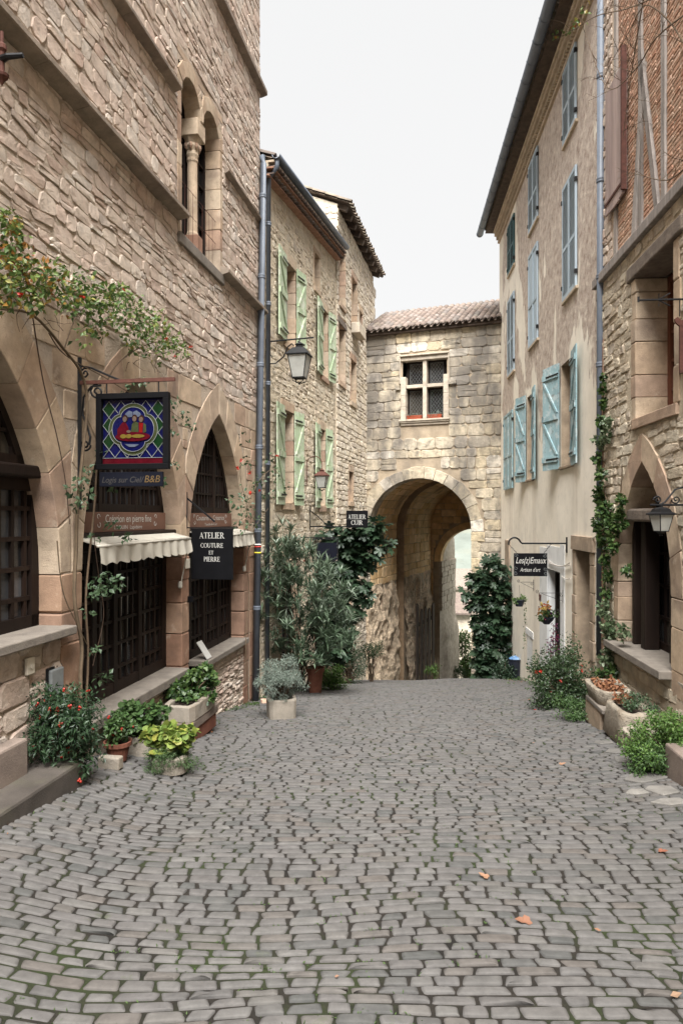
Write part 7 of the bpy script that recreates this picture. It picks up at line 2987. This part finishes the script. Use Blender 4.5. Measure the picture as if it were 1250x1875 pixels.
# ivy over the right downpipe
pb = at(WR, 1112, 1262, .1)
t = thing("ivy", "ivy climbing over the right downpipe and wall corner", "climber", (pb.x, pb.y, gz(pb.x, pb.y)))
fo, fp, sm_ = MB(), MB(), MB()
for x, y, r, n, pale in ((1102, 690, 6, 14, 0), (1103, 712, 8, 22, 0), (1104, 738, 8, 22, 0), (1100, 770, 10, 30, 0), (1107, 795, 14, 50, 1), (1100, 812, 10, 26, 1), (1112, 770, 8, 20, 1), (1090, 806, 8, 12, 1), (1092, 840, 10, 26, 0), (1100, 870, 12, 40, 0), (1098, 905, 15, 60, 0), (1105, 935, 18, 80, 0), (1118, 965, 18, 80, 0), (1095, 960, 14, 50, 0), (1132, 940, 11, 40, 0),
                         (1136, 915, 8, 24, 0), (1138, 960, 9, 24, 0), (1105, 990, 16, 60, 0), (1122, 1000, 12, 40, 0), (1108, 1025, 13, 40, 0), (1112, 1055, 12, 36, 0), (1108, 1085, 12, 30, 0), (1104, 1115, 14, 46, 1), (1112, 1145, 16, 60, 1), (1118, 1175, 18, 70, 1), (1140, 1160, 14, 34, 1), (1112, 1205, 18, 70, 1), (1120, 1235, 16, 60, 0), (1100, 1245, 16, 50, 0), (1145, 1045, 10, 20, 0)):
    c = at(WR, x, y, rp.uniform(.10, .2))
    R = r / F * c.y
    clump(fp if pale else fo, c, (R * .8, R, R * 1.2), int(n * 2.2), .066, .060, 'ivy', rp, .15, .5)
for pts in ([(1105, 1270), (1110, 1150), (1104, 1020), (1115, 950), (1098, 860), (1104, 780), (1102, 690)], [(1112, 1000), (1130, 950), (1137, 880), (1138, 850)]):
    sm_.tube(wall_path(WR, pts, .09), .012, .005, 5, .3)
build(fo, "foliage", L_['ivy'], t)
build(fp, "variegated_foliage", L_['ivypale'], t)
build(sm_, "stems", M['stem'], t)
# hanging baskets
c = P3(950, 1102, Y_(12.6))
t = thing("hanging_pot", "small dark hanging pot with trailing leaves under the enamel sign", "planter", c)
m = MB(); m.lathe(c - Z3 * .1, [(.08, 0), (.12, .13), (.135, .14), (.11, .15)], 12)
build(m, "pot", M['bin'], t)
bush("", "", c, c + Z3 * .08, (.16, .14, .1), 8, 24, .05, .035, 'oval', L_['bright'], rp, .6, .8, .4, parent=t, stems=False)
m = MB(); m.tube([c + Vector((.02, 0, .05)), c + Vector((.0, .0, .38))], .004, n=4)
build(m, "wire", M['iron'], t)
fo = MB()
for k in range(60):
    q = c + Vector((rp.uniform(.10, .16), rp.uniform(-.05, .05), -rp.random() ** 1.3 * 1.1))
    leaf(fo, q, rv(rp), rv(rp), .04, .03, 'oval', rp.random())
build(fo, "trailing_stems", L_['geranium'], t)
c = P3(1000, 1130, Y_(11.2))
t = thing("flower_basket", "hanging basket of yellow-red leaves and purple flowers at the shop door", "planter", c)
m = MB(); m.lathe(c - Z3 * .08, [(.06, -.06), (.14, .04), (.16, .08), (.12, .09)], 12)
build(m, "basket", M['bin'], t)
bush("", "", c, c + Z3 * .05, (.22, .18, .14), 12, 26, .06, .045, 'oval', L_['geranium'], rp, .6, .8, .4, parent=t, stems=False, flowers=(6, L_['purple'], .05, 'oval'))
fo = MB()
for k in range(60):
    q = c + Vector((rp.gauss(-.07, .05), rp.gauss(-.05, .05), .17 + rp.gauss(0, .06)))
    leaf(fo, q, (rv(rp) + Vector((0, -.3, -.5))), Vector((0, -1, .4)), .09, .045, 'oval', rp.random(), .3)
build(fo, "coloured_leaves", L_['coleus'], t)
c = P3(1012, 1170, Y_(11.3))
bush("red_leaved_plant", "dark red plant in the shop doorway below the flower basket", Vector((c.x, c.y, gz(c.x, c.y))), c, (.16, .14, .4), 9, 24, .05, .035, 'oval', L_['purple'], rp, .5, .8, .4)

M['trough2'] = mk('eroded_limestone', [(.40, .345, .275), (.35, .30, .23)], 5, .5, 14, 1.0, .06, stains=[((.16, .12, .08), 5, .5, .62, .7)])
# troughs along the right wall
rotR = math.atan2(WR.t.y, WR.t.x)


def wall_block(Yc, dc, lu, ld, z0, z1, mat, t, name, bev=.02, dr=0):
    c = WR.p(WR.uy(Yc), (z0 + z1) / 2, dc)
    m = MB(); m.obox(c, WR.t * (lu / 2), WR.n * (ld / 2), Z3 * ((z1 - z0) / 2), .3)
    return build(m, name, mat, t, bevel=bev)


c = P3(1112, 1290, Y_(7.25))
g = gz(c.x, c.y)
t = thing("stone_trough", "pale stone trough full of dry brown leaves below the window sill", "planter", (c.x, c.y, g))
m = MB(); m.obox(Vector((c.x, c.y, g + .12)), WR.t * .34, WR.n * .2, Z3 * .16, .3)
build(m, "plinth", M['buff'], t, bevel=.02)
m = MB(); m.obox(Vector((c.x, c.y - .1, g + .30)), WR.t * .38, WR.n * .22, Z3 * .03, .5)
build(m, "plinth_slab", M['slab'], t, bevel=.012)
tb = Vector((c.x, c.y, g + .33))
build(trough_mb(tb, .72, .46, .20, rotR, .06, .8, pw=4.5, wob=.02, seed=12), "vessel", M['trough2'], t, smooth=True)
build(soil_mb(tb, .56, .32, .13, rotR), "soil", M['soil'], t)
fo = MB()
for k in range(240):
    q = tb + WR.t * rp.uniform(-.28, .30) + WR.n * rp.uniform(-.16, .14) + Z3 * (.15 + abs(rp.gauss(0, .05)))
    leaf(fo, q, rv(rp), rv(rp, .8), rp.uniform(.04, .075), .04, 'ivy', rp.random(), .4)
build(fo, "dry_leaves", L_['dry'], t)
c = P3(1152, 1330, Y_(6.55))
g = gz(c.x, c.y)
t = thing("rough_stone_trough", "rough eroded stone trough with grey-green plant in the right row", "planter", (c.x, c.y, g))
m = trough_mb(Vector((c.x, c.y, g)), .78, .42, .40, rotR, .07, 1.0, n=48, pw=6, wob=.035, seed=14)
build(m, "vessel", M['trough2'], t, smooth=True)
build(soil_mb(Vector((c.x, c.y, g)), .62, .28, .33, rotR), "soil", M['soil'], t)
bush("", "", Vector((c.x, c.y, g + .3)), Vector((c.x + .08, c.y - .05, g + .47)), (.22, .24, .12), 14, 46, .034, .022, 'oval', L_['santolina'] if False else L_['rosegreen'], rp, .6, .85, .36, parent=t, stems=False)
fo = MB()
for k in range(120):
    q = Vector((c.x, c.y, g + .38)) + WR.t * rp.uniform(.1, .36) + WR.n * rp.uniform(-.14, .1) + Z3 * (abs(rp.gauss(0, .04)))
    leaf(fo, q, rv(rp), rv(rp, .8), rp.uniform(.04, .07), .04, 'ivy', rp.random(), .4)
build(fo, "dry_leaves", L_['dry'], t)
c = P3(1172, 1372, Y_(5.95))
g = gz(c.x, c.y)
t = thing("stone_scoop", "small rounded stone basin holding two pebbles in the right row", "planter", (c.x, c.y, g))
build(trough_mb(Vector((c.x, c.y, g)), .48, .34, .25, rotR, .045, .62, pw=2.6, wob=.03, seed=16), "vessel", M['troughstone'], t)
for k, (a, b_) in enumerate(((-.08, .0), (.07, .02))):
    q = Vector((c.x, c.y, g + .19)) + WR.t * a + WR.n * b_
    m = MB(); m.lathe(q, [(.02, -.05), (.075, -.03), (.085, .0), (.06, .03), (.02, .045)], 12, .5, sq=(1.2, .8), rot=rotR + k)
    build(m, "pebble", M['kerb'], t, smooth=True)
build(soil_mb(Vector((c.x, c.y, g)), .3, .2, .12, rotR, pw=2.6), "soil", M['soil'], t)
c = P3(1222, 1352, Y_(5.45))
g = gz(c.x, c.y)
bush("trailing_shrub", "bright glossy trailing shrub at the lower right edge", Vector((c.x + .1, c.y, g)), Vector((c.x + .03, c.y, g + .26)), (.42, .44, .36), 60, 170, .033, .021, 'oval', L_['bright'], rp, .6, .85, .27)
c = P3(1195, 1402, Y_(5.3))
bush("trailing_shrub", "lower tongue of green creeper beside the right kerb block", Vector((c.x, c.y, gz(c.x, c.y))), Vector((c.x, c.y, gz(c.x, c.y) + .10)), (.24, .26, .18), 22, 110, .03, .019, 'oval', L_['geranium'], rp, .6, .85, .33, stems=False)
for (ya, yb, lab) in ((4.6, 5.22, "brown stone kerb block cut by the right edge"), (3.6, 4.58, "second brown kerb block beyond the right frame edge")):
    c0 = WR.p(WR.uy((ya + yb) / 2), 0, .55)
    g = gz(c0.x, c0.y)
    if ya > 4:
        skew(WR, WR.uy(ya), WR.uy(yb), g - .15, g + .26, .25, .72, M['steppink'], lab, "kerb", "kerb_block", bev=.02)

# bare vine across the upper right
t = thing("bare_vine", "leafless brown vine twigs crossing the upper right brick wall", "climber", WR.p(WR.uy(6.6), zr(3.0), .2))
sm_, fo = MB(), MB()
def twig(p, dv, L, r, depth):
    pts = [p]
    n = 6
    for k in range(n):
        dv = (dv + rv(rp) * .28).normalized()
        pts.append(pts[-1] + dv * (L / n))
        if depth > 0 and rp.random() < .62:
            twig(pts[-1], (dv + rv(rp) * .9).normalized(), L * .45, r * .6, depth - 1)
    sm_.tube(pts, r, r * .4, 4, rp.random())
    return pts
main = [[(1262, 100), (1225, 40), (1180, 10), (1150, 60), (1120, 110)], [(1262, 20), (1200, 70), (1160, 130), (1110, 160), (1070, 60)], [(1180, -20), (1165, 70), (1150, 170), (1140, 250)], [(1230, -20), (1150, 15), (1090, 30), (1040, 60), (1005, 80)], [(1262, 300), (1220, 330), (1170, 320)]]
for pts in main:
    wp_ = wall_path(WR, pts, .30)
    sm_.tube(wp_, .010, .004, 5, .2)
    for q in wp_[::2]:
        twig(q, (rv(rp) + Vector((-.2, 0, .1))).normalized(), .34, .004, 2)
for x, y in ((1035, 60), (1025, 66), (1045, 50), (1018, 60), (1075, 12), (1062, 40)):
    c = at(WR, x, y, .3)
    clump(fo, c, .09, 7, .075, .06, 'oval', rp, .5, .6, rl=(0, 1))
build(sm_, "twigs", M['stem'], t)
build(fo, "leaves", L_['rose'], t)

flowerbox(GWn.u0 + .06, mu - .08, "orange-red window box with trailing grey plant, left of the mullion")
flowerbox(mu + .09, GWn.u1 - .08, "orange-red window box on the gate, right of the mullion")

# --- fallen leaves on the cobbles
for x, y, lab, sz in ((893, 1611, "pale orange fallen leaf, upper of the two beneath the street centre", .085), (970, 1691, "largest pale orange fallen leaf on the right foreground cobbles", .12), (1100, 1708, "small curled tan leaf between foreground cobbles", .05), (1205, 1562, "dark red-brown fallen leaf near the right edge", .08),
                      (1226, 1829, "reddish fallen leaf in the lower right corner", .07), (1024, 1402, "orange fallen leaf far along the street right side", .09), (973, 1362, "tiny red-brown leaf near the flowering shrub", .05), (612, 1795, "tiny tan leaf in a central foreground joint", .03)):
    p = gpx(x, y)
    m = MB()
    sz *= .8
    leaf(m, p + Z3 * .012, Vector((rp.uniform(.4, 1) * rp.choice((-1, 1)), rp.uniform(-.4, .4), .06)), Vector((rp.uniform(-.2, .2), rp.uniform(-.3, .1), 1)), sz, sz * .75, 'ivy' if sz > .06 else 'oval', rp.random() if y != 1562 else 1.0, -.18)
    tag(build(m, "fallen_leaf", L_['fallen']), lab, "leaf", "fallen leaves on the cobbles")

# --- dry leaf litter caught along the wall feet and in the gutters
mb = MB()
lr = random.Random(91)
for _ in range(420):
    y = 4.6 + lr.random() * 13
    a, b_ = street_edges(y)
    x = a + .05 + abs(lr.gauss(0, .30)) if lr.random() < .5 else b_ - .1 - abs(lr.gauss(0, .40))
    if noise.noise(Vector((x * 1.1, y * .9, 21))) < -.05:
        continue
    s_ = lr.uniform(.014, .042)
    leaf(mb, Vector((x, y, gz(x, y) + .008)), Vector((lr.gauss(0, 1), lr.gauss(0, 1), lr.uniform(0, .25))), Vector((lr.gauss(0, .3), lr.gauss(0, .3), 1)), s_, s_ * .7, 'oval', lr.random(), -.25)
o = build(mb, "leaf_litter", L_['dry'], org=(0, 0, 0))
o["kind"] = "stuff"
o["label"] = "small dry leaf litter along the foot of the walls"
o["category"] = "leaf litter"

# --- weeds and moss in the joints
mb = MB()
wr = random.Random(77)
for _ in range(2200):
    y = 2.2 + wr.random() ** .8 * 17
    a, b_ = street_edges(y)
    x = wr.uniform(max(a, -.5 * y), min(b_, .5 * y))
    if noise.noise(Vector((x * .9, y * .55, 5))) < -.02:
        continue
    c = Vector((x, y, gz(x, y) - .008))
    for k in range(wr.randint(4, 9)):
        leaf(mb, c + Vector((wr.gauss(0, .03), wr.gauss(0, .012), 0)), Vector((wr.gauss(0, 1), wr.gauss(0, 1), .9)), rv(wr, 1), wr.uniform(.010, .024), .007, 'oval', wr.random())
for k in range(520):         # along the wall feet
    y = 4.5 + wr.random() * 14
    a, b_ = street_edges(y)
    x = a + abs(wr.gauss(0, .16)) + .03 if wr.random() < .55 else b_ - abs(wr.gauss(0, .28)) - .05
    if noise.noise(Vector((x * 1.3, y * 1.1, 9))) < -.05:
        continue
    c = Vector((x, y, gz(x, y)))
    for j in range(wr.randint(6, 14)):
        leaf(mb, c + Vector((wr.gauss(0, .05), wr.gauss(0, .05), 0)), Vector((wr.gauss(0, 1), wr.gauss(0, 1), .8)), rv(wr, 1), wr.uniform(.02, .055), .016, 'oval', wr.random())
o = build(mb, "joint_weeds", L_['weed'], org=(0, 0, 0))
o["kind"] = "stuff"
o["label"] = "small weeds and moss growing in the cobble joints"
o["category"] = "weeds"

# --- beyond the gate
c = P3(850, 1200, 34.0)
bush("valley_bush", "bright green bush seen through the far end of the gate passage", Vector((c.x, c.y, c.z - 1.6)), c + Vector((.3, 0, 0)), (.9, .8, 1.3), 44, 110, .12, .06, 'oval', L_['bright'], rp, .5, .85, .3, stems=True, stemr=.02)
c = P3(838, 1235, 32.5)
bush("valley_bush", "low green weeds at the outer mouth of the passage", Vector((c.x, c.y, c.z - .5)), c, (.5, .5, .4), 14, 40, .10, .05, 'oval', L_['sedum'], rp, .5, .8, .36, stems=False)
HB = P3(846, 1100, 62)
WH = Wall(HB.x - 5, HB.y, 1, -.1, 1)
t = thing("far_house", "pale far house with red roof framed by the gate passage", "house", (HB.x, HB.y, -8))
m = MB(); m.wbox(WH, 0, 12, -14, HB.z + 1.2, -6, 0, .3)
build(m, "wall", M['rub_t'], t)
m = MB(); zt_ = HB.z + 1.2
m.prism([WH.p(-.4, zt_ - .1, .5), WH.p(-.4, zt_ + .05, .5), WH.p(-.4, zt_ + 1.5, -3), WH.p(-.4, zt_ + .05, -6.5), WH.p(-.4, zt_ - .1, -6.5)], WH.t * 12.8, .3)
build(m, "roof", M['tile'], t)
for k in range(4):
    m = MB(); m.wbox(WH, 3.4 + k * 2, 4.3 + k * 2, zt_ - 2.6, zt_ - 1.2, -.1, .02, .5)
    build(m, "window", M['pane'], t)
HB = P3(826, 1150, 46)
WH = Wall(HB.x - 3.0, HB.y, 1, -.1, 1)
t = thing("lean_to_roof", "low tiled lean-to beside the passage mouth beyond the gate", "shed", (HB.x, HB.y, -8))
m = MB(); m.wbox(WH, 0, 4.2, -12, HB.z + 1.0, -3, 0, .3)
build(m, "wall", M['rub_t'], t)
m = MB(); m.prism([WH.p(-.2, HB.z + 1.0, .4), WH.p(4.4, HB.z + 1.0, .4), WH.p(4.4, HB.z + 2.0, -3), WH.p(-.2, HB.z + 2.0, -3)], Z3 * .1, .5)
build(m, "roof", M['tile'], t)
